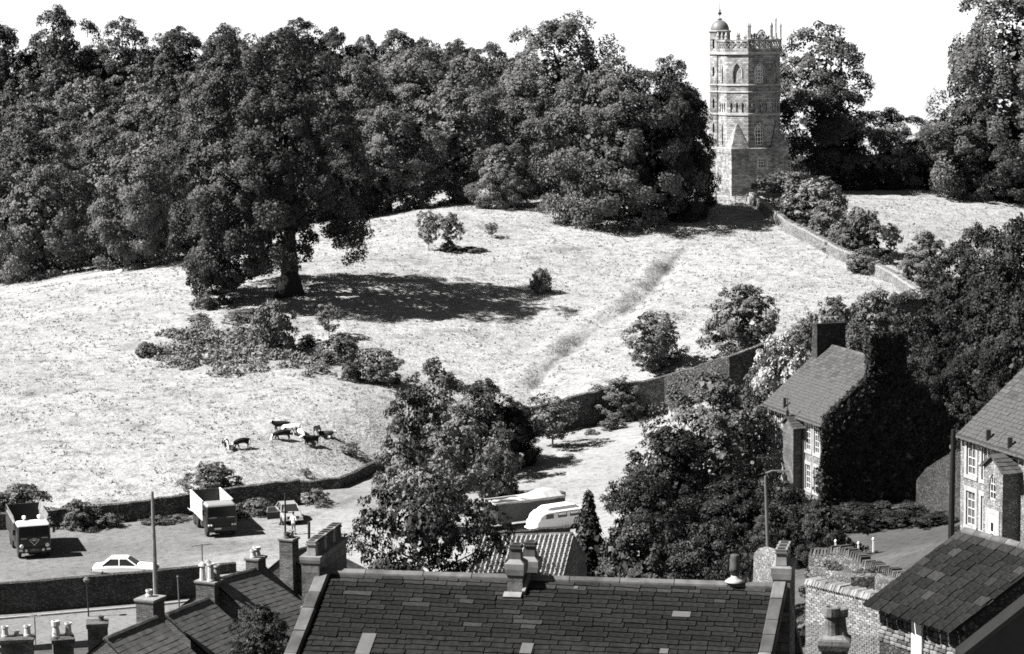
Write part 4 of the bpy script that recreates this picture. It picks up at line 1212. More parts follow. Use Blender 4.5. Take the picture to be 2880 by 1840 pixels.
# ------------------------------------------------------------------ dry stone wall running down from the tower gate
def stone_wall(name, label, pts, h, th, mat, cope=None, hs=None, group=None, ground=True, capn=0, jag=0.08, seed=1, caplabel=None):
    """wall following the ground: body with uneven top, coping stones as parts when asked"""
    r = random.Random(seed)
    o = thing(name, label, 'wall', pts[0], 0, group)
    base = Vector(pts[0])
    P = []
    for a, b in zip(pts[:-1], pts[1:]):
        n = max(1, int((Vector(b)-Vector(a)).length/1.0))
        for i in range(n): P.append(Vector(a).lerp(Vector(b), i/n))
    P.append(Vector(pts[-1]))
    mb = MB(); rings = []; caps = []
    for i, p in enumerate(P):
        t = P[min(i+1, len(P)-1)] - P[max(i-1, 0)]; t.z = 0; t.normalize(); n = Vector((-t.y, t.x, 0))
        hh = (h if hs is None else float(np.interp(i/(len(P)-1), [q[0] for q in hs], [q[1] for q in hs]))) + r.uniform(-jag, jag)
        b = Vector((p.x, p.y, p.z)) - base
        w = n*th/2
        rings.append([b-w*1.2-Vector((0,0,.6)), b-w+Vector((0,0,hh)), b+Vector((0,0,hh+.06+r.uniform(0,.06))), b+w+Vector((0,0,hh)), b+w*1.2-Vector((0,0,.6))])
        caps.append((b+Vector((0,0,hh)), t, n, hh))
    mb.loft(rings)
    body = mb.build('wall_body', mat, o)
    if cope:
        cm = [MB().tbox(-.09, .09, -th*.56, th*.56, -.05, -.07+k*.02, .06, -th*.5, th*.5, .22+.05*k).mesh('coping_stone', cope) for k in range(3)]
        tot = 0
        for (a, t, n, _), (b, _, _, _) in zip(caps[:-1], caps[1:]):
            L = (b-a).length; k = max(1, int(L/0.24))
            for j in range(k):
                if capn and tot >= capn: break
                tot += 1
                c = link('coping_stone', cm[r.randrange(3)], o)
                m = Matrix((t, n, Vector((0, 0, 1)))).transposed().to_4x4() @ Matrix.Rotation(r.uniform(-.12, .12) + .12, 4, 'Y')
                m.translation = a.lerp(b, (j+.5)/k) + Vector((0, 0, r.uniform(-.02, .03)))
                c.matrix_local = m
    return o
GP = [G(2112, 572), G(2160, 606), G(2215, 652), G(2290, 690), G(2360, 730), G(2450, 768), G(2520, 805), G(2600, 862)]
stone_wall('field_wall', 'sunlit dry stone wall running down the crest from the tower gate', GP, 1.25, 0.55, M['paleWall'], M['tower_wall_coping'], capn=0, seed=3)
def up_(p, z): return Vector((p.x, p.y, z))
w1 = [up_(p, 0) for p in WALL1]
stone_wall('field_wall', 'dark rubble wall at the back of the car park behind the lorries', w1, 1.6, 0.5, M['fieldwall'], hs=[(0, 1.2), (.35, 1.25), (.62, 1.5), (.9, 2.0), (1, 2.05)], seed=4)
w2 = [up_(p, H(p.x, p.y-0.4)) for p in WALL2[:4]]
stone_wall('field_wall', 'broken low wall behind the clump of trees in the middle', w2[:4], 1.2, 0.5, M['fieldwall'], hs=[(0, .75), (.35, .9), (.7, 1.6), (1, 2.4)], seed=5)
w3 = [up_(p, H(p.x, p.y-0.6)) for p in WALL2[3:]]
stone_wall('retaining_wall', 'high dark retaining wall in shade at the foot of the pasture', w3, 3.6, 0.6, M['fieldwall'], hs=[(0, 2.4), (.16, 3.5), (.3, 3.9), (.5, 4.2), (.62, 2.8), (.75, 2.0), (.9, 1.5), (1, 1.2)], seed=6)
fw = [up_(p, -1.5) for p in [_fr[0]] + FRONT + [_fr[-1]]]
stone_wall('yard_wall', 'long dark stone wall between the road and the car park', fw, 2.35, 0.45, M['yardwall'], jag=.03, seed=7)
# gate and post-and-rail fence beside the tower
gp = G(2084, 577)
gt = thing('field_gate', 'white five-barred gate standing beside the foot of the tower', 'gate', gp, R_(-14))
for z in (.25, .5, .75, 1.0, 1.3):
    mb = MB().box(-.75, .75, -.03, .03, z-.055, z+.055); mb.build('rail', M['wood_white'], gt)
for x in (-.78, .78): mb = MB().box(x-.07, x+.07, -.06, .06, -.1, 1.45); mb.build('gate_post', M['wood_white'], gt)
mb = MB(); mb.obox((0, -.05, .78), (.72, 0, .5), (0.03, 0, -.04), (0, .02, 0)); mb.build('brace', M['wood_white'], gt)
fx = [(1925, 562), (1953, 562), (1986, 562), (2014, 562), (2050, 566)]
fp = [G(x, y+4) for x, y in fx]
fn = thing('rail_fence', 'thin post and rail fence under the dark tree left of the tower', 'fence', fp[0])
for i, p in enumerate(fp):
    q = p - fp[0]; mb = MB().box(q.x-.09, q.x+.09, q.y-.07, q.y+.07, q.z-.2, q.z+1.2+.2*(i == 2)); mb.build('post', M['wood_white'] if i in (2, 4) else M['pole'], fn)
for z in (.55, 1.0):
    mb = MB(); mb.tube([p-fp[0]+Vector((0, 0, z)) for p in fp], .035, 5); mb.build('rail', M['pole'], fn)
# ------------------------------------------------------------------ roofs, slates, chimneys
def slate_meshes(mats, n=5, seed=1, chip=0.05, th=1.0):
    r = random.Random(seed); out = []
    for i in range(n):
        j = lambda a: r.uniform(-a, a)
        lo = [(0+abs(j(.02)), -1+j(chip), 0), (0.5+j(.2), -1+j(chip*.7), 0), (1-abs(j(.02)), -1+j(chip), 0)]
        hi = [(1, 0, 0), (0, 0, 0)]
        ring0 = lo + hi
        top = [(x*(.985)+.008, y*.99-.004, th*(1 if y < -.5 else .75)) for x, y, z in ring0]
        mb = MB(); mb.loft([ring0, top]); 
        out.append([mb.mesh('slate', m) for m in mats])
    return out
def lay_slates(roof, O, u, d, L, S, g, wavg, th, ms, seed, pale=lambda x, s: 0, wj=0.4, limit=300, edge=0.0, name='slate', taper=0.0, rest=True, order='top', wob=0.01):
    """courses of separate slates on the slope with top left corner O, rightwards u, downwards d"""
    r = random.Random(seed)
    u, d = Vector(u).normalized(), Vector(d).normalized(); n = d.cross(u).normalized()
    items = []; s = 0.0; row = 0
    while s < S:
        gg = g*(1 + taper*s/S)
        x = -edge - (r.uniform(0, wavg) if row % 2 else r.uniform(0, .5*wavg))
        while x < L + edge:
            w = wavg*r.uniform(1-wj, 1+wj)
            a, b = max(x, -edge), min(x+w, L+edge)
            if b - a > 0.25*wavg: items.append((a, s, b-a, gg, row))
            x += w
        s += gg; row += 1
    lst = items if order == 'top' else items[::-1]
    rest_mb = MB()
    for i, (x, s, w, gg, row) in enumerate(lst):
        k = pale(x, s); m = ms[r.randrange(len(ms))][k]
        ln = gg*1.32
        tilt = math.atan2(th*1.05, ln) + r.uniform(-.004, .008)
        R3 = Matrix((u, -d, n)).transposed()
        M4 = (R3 @ Matrix.Rotation(-tilt, 3, 'X') @ Matrix.Rotation(r.uniform(-wob, wob), 3, 'Z')).to_4x4()
        pos = Vector(O) + u*x + d*s + n*(0.004 + r.uniform(0, .006))
        M4.translation = pos
        sc = Matrix.Diagonal((w-0.012, ln + r.uniform(-.02, .02)*gg*3, th*r.uniform(.75, 1.2), 1))
        if i < limit:
            o = link(name, m, roof); o.matrix_local = M4 @ sc
        elif rest:
            mm = M4 @ sc
            rest_mb.add([mm @ v.co for v in m.vertices], [tuple(p.vertices) for p in m.polygons])
    if rest_mb.v:
        tag(rest_mb.build('smaller_' + name + 's', [ms[0][0].materials[0]], roof), kind='stuff')
def courses(roof, O, u, d, L, S, g, th, mat, name='tile_course', seed=1, wave=None):
    r = random.Random(seed); u, d = Vector(u).normalized(), Vector(d).normalized(); n = d.cross(u).normalized(); O = Vector(O)
    k = 0; s = 0
    while s < S:
        mb = MB(); N = max(2, int(L/0.33)); up = []; lo = []; lo2 = []
        for i in range(N+1):
            x = L*i/N; w = r.uniform(-.006, .006)
            up.append(O+u*x+d*(s-.03)+n*(.008)); lo.append(O+u*x+d*(s+g*1.05+w)+n*(th+w)); lo2.append(O+u*x+d*(s+g*1.05+w)+n*(.0))
        mb.loft([[a, b, c] for a, b, c in zip(up, lo, lo2)], 0, True, True)
        mb.build(name, mat, roof)
        s += g; k += 1
def pot(name, kind, mat, r=.16, h=.5):
    mb = MB()
    if kind == 'round': mb.lathe([(r*1.15, 0), (r*1.15, .06), (r*.95, .1), (r*.85, h-.1), (r*1.1, h-.07), (r*1.1, h), (r*.75, h), (r*.7, h-.25), (0.0, h-.25)], 12)
    elif kind == 'tall': mb.lathe([(r*1.2, 0), (r*1.2, .08), (r, .14), (r*.85, h*.8), (r*1.15, h*.84), (r*1.15, h*.9), (r*.95, h), (r*.7, h), (r*.65, h-.3), (0, h-.3)], 12)
    elif kind == 'cowl': mb.lathe([(r*1.1, 0), (r, .1), (r*.85, h*.62), (r*.5, h*.66), (r*.5, h*.74), (r*1.35, h*.78), (r*.9, h*.9), (r*.1, h), (0, h)], 12)
    elif kind == 'banded': mb.lathe([(r*1.2, 0), (r*1.1, .1), (r*.8, h*.55), (r*1.2, h*.58), (r*1.25, h*.85), (r*.9, h*.87), (r*.8, h*.87), (.0, h*.6)], 12)
    elif kind == 'square':
        mb.tbox(-r, r, -r, r, 0, -r*.85, r*.85, -r*.85, r*.85, h*.72); mb.tbox(-r*1.1, r*1.1, -r*1.1, r*1.1, h*.72, -r*1.15, r*1.15, -r*1.15, r*1.15, h*.8)
        mb.tbox(-r*.95, r*.95, -r*.95, r*.95, h*.8, -r*1.05, r*1.05, -r*1.05, r*1.05, h); mb.box(-r*.7, r*.7, -r*.7, r*.7, h, h+.004, 1)
    elif kind == 'octa': mb.lathe([(r*1.25, 0), (r*1.2, .12), (r*.9, h*.5), (r*.88, h*.8), (r*1.2, h*.85), (r*1.2, h), (r*.8, h), (r*.75, h-.2), (0, h-.2)], 8, ph=R_(22.5))
    return mb.mesh(name, [mat, M['underlay']])
def chimney(parent, c, rz, w, d, h, mat, pots=(), cap=(0.08, 0.16, 0.0), capmat=None, label=None, name='chimney', shoulder=None, low=1.2):
    """stack centred at c (bottom of what shows), w along, d deep, h tall; pots: (x, y, kind, mat, r, h)"""
    mb = MB(); x, y = w/2, d/2
    mb.box(-x, x, -y, y, -low, h-cap[1])
    o = mb.build(name, mat, parent)
    o.location = c; o.rotation_euler = (0, 0, rz)
    if label: o['label'] = label
    k = MB(); p = cap[0]
    k.tbox(-x-p*.6, x+p*.6, -y-p*.6, y+p*.6, h-cap[1], -x-p, x+p, -y-p, y+p, h-cap[1]*.5); k.box(-x-p, x+p, -y-p, y+p, h-cap[1]*.5, h)
    if cap[2]: k.tbox(-x-p, x+p, -y-p, y+p, h, -x*.7, x*.7, -y*.7, y*.7, h+cap[2])
    k.build('chimney_cap', capmat or mat, o)
    for (px_, py_, kind, mt, r, ph) in pots:
        q = link('chimney_pot', pot('chimney_pot', kind, M[mt], r, ph), o); q.location = (px_, py_, h + cap[2]*.8)
    return o
def aerial(name, label, base, h, rz, top=0.0, boom=0.9, dip=True):
    o = thing(name, label, 'aerial', base, rz)
    mb = MB().tube([(0, 0, -.3), (0, 0, h)], .022, 6); mb.build('mast', M['metal_dark'], o)
    mb = MB().tube([(-boom/2, 0, h-.05), (boom/2, 0, h-.02)], .015, 5)
    for i in range(5):
        x = -boom/2 + boom*i/4; l = .32-.03*i
        mb.tube([(x, -l, h-.04), (x, l, h-.04)], .01, 4)
    mb.build('antenna', M['metal_dark'], o)
    return o
class House:
    """gabled building whose ridge runs A->B; its front slope lies on the right of A->B"""
    def __init__(s, name, label, cat, A, B, run, pitch, zb, wall, runb=None, pitchb=None, over=0.25, overg=0.05, front=None, gableB=None, gableA=None, wallt=None, skew=0.0, group=None, roofmat=None, wmats=None):
        A, B = Vector(A), Vector(B)
        s.u = (B-A).normalized(); uh = Vector((s.u.x, s.u.y, 0)).normalized(); s.uh = uh
        s.f = Vector((uh.y, -uh.x, 0)); s.L = (B-A).length
        runb = runb or run; pitchb = pitchb or pitch
        base = Vector((A.x, A.y, zb)); s.base = base
        s.o = thing(name, label, cat, base, 0, group)
        s.A, s.B = A-base, B-base
        t, tb = math.tan(R_(pitch)), math.tan(R_(pitchb))
        s.d = (s.f*math.cos(R_(pitch)) - Vector((0, 0, math.sin(R_(pitch)))) + uh*skew).normalized()
        s.db = (-s.f*math.cos(R_(pitchb)) - Vector((0, 0, math.sin(R_(pitchb)))) ).normalized()
        s.S = run/math.cos(R_(pitch)); s.Sb = runb/math.cos(R_(pitchb))
        s.ze = s.A.z - run*t
        mb = MB()
        sk = uh*skew
        fo = (run-over); bo = (runb-over)
        a_f = s.A + s.d*(fo/math.cos(R_(pitch))); b_f = s.B + s.d*(fo/math.cos(R_(pitch))); a_b = s.A - s.f*bo; b_b = s.B - s.f*bo
        s.wA, s.wB = Vector((a_f.x, a_f.y, 0)), Vector((b_f.x, b_f.y, 0))
        zf = s.A.z - fo*t - .05; zk = s.A.z - bo*tb - .05
        s.zf = zf
        if front:
            for z0, z1, ops in front: wall_band(mb, s.wA, s.wB, z0, min(z1, zf), ops, .16)
        else: wall_band(mb, s.wA, s.wB, 0, zf)
        wall_band(mb, b_b, a_b, 0, zk)
        for q, F_, Bk, sg in ((s.A, a_f, a_b, -1), (s.B, b_f, b_b, 1)):
            pts = [Vector((F_.x, F_.y, 0)), Vector((Bk.x, Bk.y, 0)), Vector((Bk.x, Bk.y, zk)), Vector((q.x, q.y, q.z-.06)), Vector((F_.x, F_.y, zf))]
            mb.add(pts, [(0, 1, 2, 3, 4)])
        s.wall = mb.build('wall', wall, s.o)
        rb = MB(); eo = uh*overg
        n1 = s.d.cross(s.u).normalized(); n2 = s.u.cross(s.db).normalized()
        a, b = s.A-eo, s.B+eo
        rb.add([a, b, b+s.d*s.S, a+s.d*s.S], [(0, 1, 2, 3)]); rb.add([p-n1*.07 for p in (a, b, b+s.d*s.S, a+s.d*s.S)], [(0, 1, 2, 3)])
        e0, e1 = a+s.d*s.S, b+s.d*s.S
        rb.quad(e0, e1, e1-n1*.07, e0-n1*.07); rb.quad(b, e1, e1-n1*.07, b-n1*.07); rb.quad(a, e0, e0-n1*.07, a-n1*.07)
        rb.add([b, a, a+s.db*s.Sb, b+s.db*s.Sb], [(0, 1, 2, 3)], 1)
        s.roof = rb.build('roof', [M['underlay'], roofmat or M['tile']], s.o)
        s.over = overg
    def ridge_caps(s, mat, n, w=.16, h=.07, name='ridge_stone', seed=1):
        r = random.Random(seed); L = s.L
        xs = [L*i/n for i in range(n+1)]
        for i in range(1, n): xs[i] += r.uniform(-.12, .12)*L/n
        for a, b in zip(xs[:-1], xs[1:]):
            mb = MB(); P = lambda x, k, z: s.A + s.u*x + s.f*k + Vector((0, 0, z + r.uniform(-.008, .008)))
            mb.loft([[P(x, w, -.10), P(x, w*.9, -.03+h*.4), P(x, .03, h), P(x, -.03, h), P(x, -w*.9, -.03+h*.4), P(x, -w, -.10)] for x in (a+.012, b-.012)])
            mb.build(name, mat, s.roof)
    def coping(s, end, back=False, w=.4, h=.16, seg=.75, mat=None, off=0.0, seed=1, smax=None):
        r = random.Random(seed); d = s.db if back else s.d; S = smax or (s.Sb if back else s.S)
        o = s.B if end else s.A; e = s.uh*(1 if end else -1)
        n = (s.u.cross(s.db) if back else s.d.cross(s.u)).normalized(); q = 0
        while q < S:
            l = seg*r.uniform(.75, 1.3); l = min(l, S-q)
            mb = MB(); c = o + e*(off+r.uniform(-.012, .012)) + d*(q+l/2) + n*(h*.35 + r.uniform(-.012, .015))
            k = l/2-.012
            P = lambda x, y, z: c + e*x + d*y + n*z
            mb.loft([[P(-w/2, -k, -h), P(w/2, -k, -h), P(w/2, -k, h*.7), P(w*.4, -k, h), P(-w*.4, -k, h), P(-w/2, -k, h*.7)],
                     [P(-w/2, k, -h), P(w/2, k, -h), P(w/2, k, h*.7), P(w*.4, k, h), P(-w*.4, k, h), P(-w/2, k, h*.7)]])
            mb.build('coping_stone', mat or M['coping'], s.o)
            q += l
    def loc(s, px, py, Y): return W(px, py, Y) - s.base
    def on_front(s, x, q): return s.A + s.u*x + s.d*q
RZ = lambda u: math.atan2(u.y, u.x)

# ---- the long stone-slate roof in front
SL = slate_meshes([M['slate'], M['slate_pale'], M['slate_glass']], 6, 2)
hm = House('stone_cottage', 'long low cottage in front with a dark stone slate roof and three chimneys', 'house',
           W(905, 1606, 70), W(2186, 1648, 67), 5.0, 35, 9.5, M['house_dark'], over=.3, overg=0, skew=-.07, roofmat=M['slate'])
def pale_main(x, s_):
    v = math.sin(x*1.7+.4)*math.sin(x*.63+s_*2.1) + .5*math.sin(s_*5+x*3.1)
    if s_ < .22: return 1 if rnd.random() < .75 else 0
    if 5.9 < x < 6.9 and .8 < s_ < 2.2: return 1 if rnd.random() < .55 else 0
    return 1 if (v > .75 and rnd.random() < .45 and s_ < 1.3) or rnd.random() < .012 else 0
lay_slates(hm.roof, hm.A + hm.d*.06, hm.u, hm.d, hm.L, 5.4, .165, .62, .03, SL, 11, pale_main, wj=.5, limit=300, taper=.35, wob=.02)
hm.ridge_caps(M['ridge'], 9, .15, .09)
hm.coping(False, w=.42, off=-.14, seg=.8, seed=2); hm.coping(True, w=.4, off=.1, seg=.75, seed=3)
hm.coping(True, True, w=.4, off=.1, seg=.9, seed=4)
def pale_patch(px, py, wpx, hpx, mat, name):
    q = hm.loc(px, py, 66.5); # nearest point on the slope along the line of sight
    o = Vector((0, 0, CAMZ)) - hm.base; dr = (q-o).normalized(); n = hm.d.cross(hm.u).normalized()
    t = (hm.A-o).dot(n)/dr.dot(n); c = o + dr*t
    mb = MB(); mb.obox(c + n*.06, hm.u*wpx*.0051, hm.d*hpx*.0065, n*.02); return mb.build(name, mat, hm.roof)
pale_patch(1030, 1815, 42, 62, M['slate_glass'], 'rooflight'); pale_patch(1482, 1828, 34, 30, M['slate_glass'], 'rooflight')
pale_patch(1868, 1836, 24, 14, M['slate_glass'], 'rooflight'); pale_patch(1917, 1732, 52, 16, M['slate_glass'], 'pale_slate'); pale_patch(1621, 1657, 12, 8, M['slate_glass'], 'pale_slate')
zr = RZ(hm.uh)
# left gable: long stack with its row of square pots
c = hm.A + Vector((0, 0, 0)) - hm.u*.22 - hm.f*1.0 ; ck = .62
lg = chimney(hm.o, Vector((c.x, c.y, hm.A.z-.55)), zr, .56, 2.9, 1.08, M['stone_stack'], [(0, -1.2+.31*i, 'square', 'pot_dark' if i % 3 else 'pot', .145, .46) for i in range(9)], cap=(.05, .2, 0.0),
             capmat=M['stack_pale'], label='long stone stack on the left gable with a row of square pots', low=3)
mb = MB(); mb.box(-.34, .42, -1.5, -1.3, -.62, -.48); mb.build('ledge', M['stack_pale'], lg)
# middle stack
q = hm.on_front(6.2, .42)
for (dx, dy, hh, lab) in ((6.15, .35, 1.0, 'front one of the paired stone stacks in the middle of the long ridge'), (6.42, -.42, .92, 'rear one of the paired stone stacks in the middle of the long ridge')):
    c = hm.A + hm.u*dx + hm.f*dy
    st = chimney(hm.o, Vector((c.x, c.y, hm.A.z-.22)), zr, .46, .5, hh-.2, M['stone_stack'], [(0, 0, 'square', 'pot_dark', .17, .46)], cap=(.06, .34, .12), capmat=M['stack_pale'], label=lab, low=.6)
c = hm.on_front(6.15, .78); mb = MB(); n_ = hm.d.cross(hm.u).normalized()
mb.obox(c + n_*.06, hm.u*.27, hm.d*.10, n_*.06); mb.build('flashing', M['stack_pale'], hm.roof)
c = hm.on_front(6.47, .35); mb = MB(); mb.obox(c+n_*.09, hm.u*.05, hm.d*.36, n_*.1); mb.build('flashing', M['stack_pale'], hm.roof)
# right gable stack
c = hm.B + hm.u*.12 - hm.f*.75
rg = chimney(hm.o, Vector((c.x, c.y, hm.B.z-.45)), zr, .5, 1.5, .98, M['stone_stack'], [(-.02, -.5+.42*i, 'square', 'stack_pale', .165, .48) for i in range(3)], cap=(.05, .34, .07), capmat=M['stack_pale'],
             label='stone stack with three square pots on the right gable of the long roof', low=3)
mb = MB(); mb.box(-.34, .3, -.83, -.72, -.42, -.32); mb.build('ledge', M['stack_pale'], rg)
# cowl on the ridge
cw = hm.A + hm.u*12.62
mb = MB(); mb.lathe([(.28, 0), (.3, .03), (.22, .09), (.13, .14), (.11, .2)], 14, cw + Vector((0, 0, .07))); cb = mb.build('vent', M['lead'], hm.o, smooth=True)
mb = MB(); mb.lathe([(.1, .2), (.1, .32), (.17, .33), (.165, .42), (.135, .8), (.13, .82), (0, .82)], 12, cw + Vector((0, 0, .07))); mb.build('cowl', M['pot_dark'], cb, smooth=True)

# ---- the ivy house
AZ = R_(-72); dv = Vector((math.cos(AZ), math.sin(AZ), 0)); rt = Vector((-dv.y, dv.x, 0))      # along the facade towards us; rightwards into the house
Cn = W(2322, 1188, 160); L_ = 10.0; Wd = 9.6; ris = 4.0
pit = math.degrees(math.atan2(ris, Wd/2))
B_ = Cn + rt*(Wd/2) + Vector((0, 0, ris)); A_ = B_ - dv*L_
zb = Cn.z - 7.0
sash = lambda xc, w, z0, z1: (xc, w, z0, [(-w/2, z1), (w/2, z1)])
wl = [(1.0, .85), (2.3, .85), (3.5, .8), (7.2, .85), (8.6, .85)]
fr = [(0, 4.0, [sash(x, w, 1.8, 3.55) for x, w in wl]), (4.0, 9, [sash(x, w, 4.55, 6.3) for x, w in wl])]
hi = House('ivy_house', 'stone house with a black ivy covered gable and a sunlit stone facade', 'house', A_, B_, Wd/2+.2, pit, zb, M['house_stone'], over=.2, overg=.0, front=fr, roofmat=M['slate_grey'])
SG = slate_meshes([M['slate_grey']], 5, 5)
lay_slates(hi.roof, hi.A + hi.d*.1, hi.u, hi.d, hi.L, hi.S-.1, .265, .36, .03, SG, 21, wj=.3, limit=300)
hi.ridge_caps(M['ridge'], 14, .16, .08)
def dress(h, ops, z_off=0, mat='dressed'):
    for (xc, w, z0, hd) in ops:
        t = (h.wB-h.wA).normalized(); n = Vector((t.y, -t.x, 0)); z1 = hd[0][1]
        frame_window(h.o, h.wA, h.wB, xc, w, z0, hd, .11, 1, [z0+(z1-z0)*k/4 for k in (1, 2, 3)], .032, .07, mat='sash', glass='glass_pale')
        mb = MB(); c = h.wA + t*xc
        for sx in (-1, 1): mb.obox(c+t*sx*(w/2+.11)+Vector((0, 0, (z0+z1)/2)), t*.11, n*.03, Vector((0, 0, (z1-z0)/2)))
        mb.obox(c+Vector((0, 0, z1+.12)), t*(w/2+.22), n*.035, Vector((0, 0, .12))); mb.obox(c+Vector((0, 0, z0-.1)), t*(w/2+.22), n*.06, Vector((0, 0, .1)))
        mb.build('window_surround', M[mat], h.o)
dress(hi, [o for b in fr for o in b[2]])
mb = MB(); t = hi.u; e0, e1 = hi.A+hi.d*hi.S, hi.B+hi.d*hi.S
mb.tube([e0+hi.f*.06, e1+hi.f*.06], .06, 6); mb.build('gutter', M['metal_dark'], hi.o)
def bay(h, x0, x1, p, ztop, rise, wall, lab, win=None, nsl=40, seed=3):
    """gabled closet standing out from the facade: a part with its own roof and slates under it"""
    t = (h.wB-h.wA).normalized(); n = Vector((t.y, -t.x, 0)); a = h.wA+t*x0; b = h.wA+t*x1
    mb = MB(); m_ = (x1-x0)/2
    wall_band(mb, a+n*p, b+n*p, 0, ztop, [win] if win else [], .12)
    for q in (a, b): mb.quad(q, q+n*p, q+n*p+Vector((0, 0, ztop)), q+Vector((0, 0, ztop)))
    mb.add([a+n*p+Vector((0, 0, ztop)), b+n*p+Vector((0, 0, ztop)), (a+b)/2+n*p+Vector((0, 0, ztop+rise))], [(0, 1, 2)])
    o = mb.build('bay', wall, h.o); o['label'] = lab
    rm = MB(); c0 = (a+b)/2+n*(p+.15)+Vector((0, 0, ztop+rise+.03)); c1 = (a+b)/2-n*1.2+Vector((0, 0, ztop+rise+.03)); ov = .15
    sl = rise/m_
    for sg in (-1, 1):
        e = t*sg*(m_+ov)-Vector((0, 0, (m_+ov)*sl))
        for k in (0, .05): rm.quad(c0-Vector((0,0,k)), c1-Vector((0,0,k)), c1+e-Vector((0,0,k)), c0+e-Vector((0,0,k)))
        rm.quad(c0, c0+e, c0+e-Vector((0,0,.1)), c0-Vector((0,0,.1)))
    rr = rm.build('bay_roof', M['slate_grey'], o)
    for sg in (-1, 1):
        dd = (t*sg-Vector((0, 0, sl))).normalized(); S_ = (m_+ov)*math.hypot(1, sl)
        lay_slates_flat(h.o, c0 if sg > 0 else c1, (c1-c0) if sg > 0 else (c0-c1), dd, (c1-c0).length, S_, sg)
    return o
def lay_slates_flat(par, O, u, d, L, S, sg):
    u2 = Vector(u).normalized()
    lay_slates(par, O+Vector((0, 0, .02)), u2 if Vector(d).cross(u2).z > 0 else -u2, d, L, S, .28, .45, .03, SG, 31+sg, wj=.3, limit=60, name='slate')
bay(hi, 4.75, 6.45, .8, 6.25, .55, M['quoin'], 'narrow gabled closet standing out from the sunlit facade')
_t = (hi.wB-hi.wA).normalized(); _n = Vector((_t.y, -_t.x, 0))
mb = MB(); c = hi.wA+_t*5.6+_n*.85+Vector((0, 0, 6.7)); mb.box(c.x-.09, c.x+.09, c.y-.09, c.y+.09, c.z, c.z+.55); mb.tube([c, c+Vector((0, 0, 1.35))], .03, 5); mb.lathe([(0, 1.3), (.13, 1.36), (0, 1.44)], 8, c); mb.build('finial', M['metal_dark'], hi.o)
c = hi.A+hi.u*3.3+hi.d*(hi.S-.25); mb = MB(); mb.box(c.x-.1, c.x+.1, c.y-.1, c.y+.1, c.z-.1, c.z+.75); mb.build('vent_pipe', M['metal_dark'], hi.o)
c = hi.wA+_t*6.62+_n*.07; mb = MB(); mb.tube([c+Vector((0, 0, .2)), c+Vector((0, 0, 6.4))], .07, 6); mb.build('downpipe', M['metal_dark'], hi.o)
c = hi.A+hi.u*.5
chimney(hi.o, Vector((c.x, c.y, hi.A.z-.1)), RZ(hi.f), 2.3, .85, 1.75, M['house_dark'], [(-.6+.42*i, 0, 'round', 'pot', .15, .4) for i in range(4)], cap=(.07, .16, 0), label='wide dark stone stack with pots on the far end of the ridge', low=1.5)
c = hi.B-hi.u*.42
ivst = chimney(hi.o, Vector((c.x, c.y, hi.B.z-.7)), RZ(hi.f), 2.5, .85, 2.5, M['house_dark'], [], cap=(.05, .16, 0), label='broad stack on the gable swallowed by ivy', low=2)
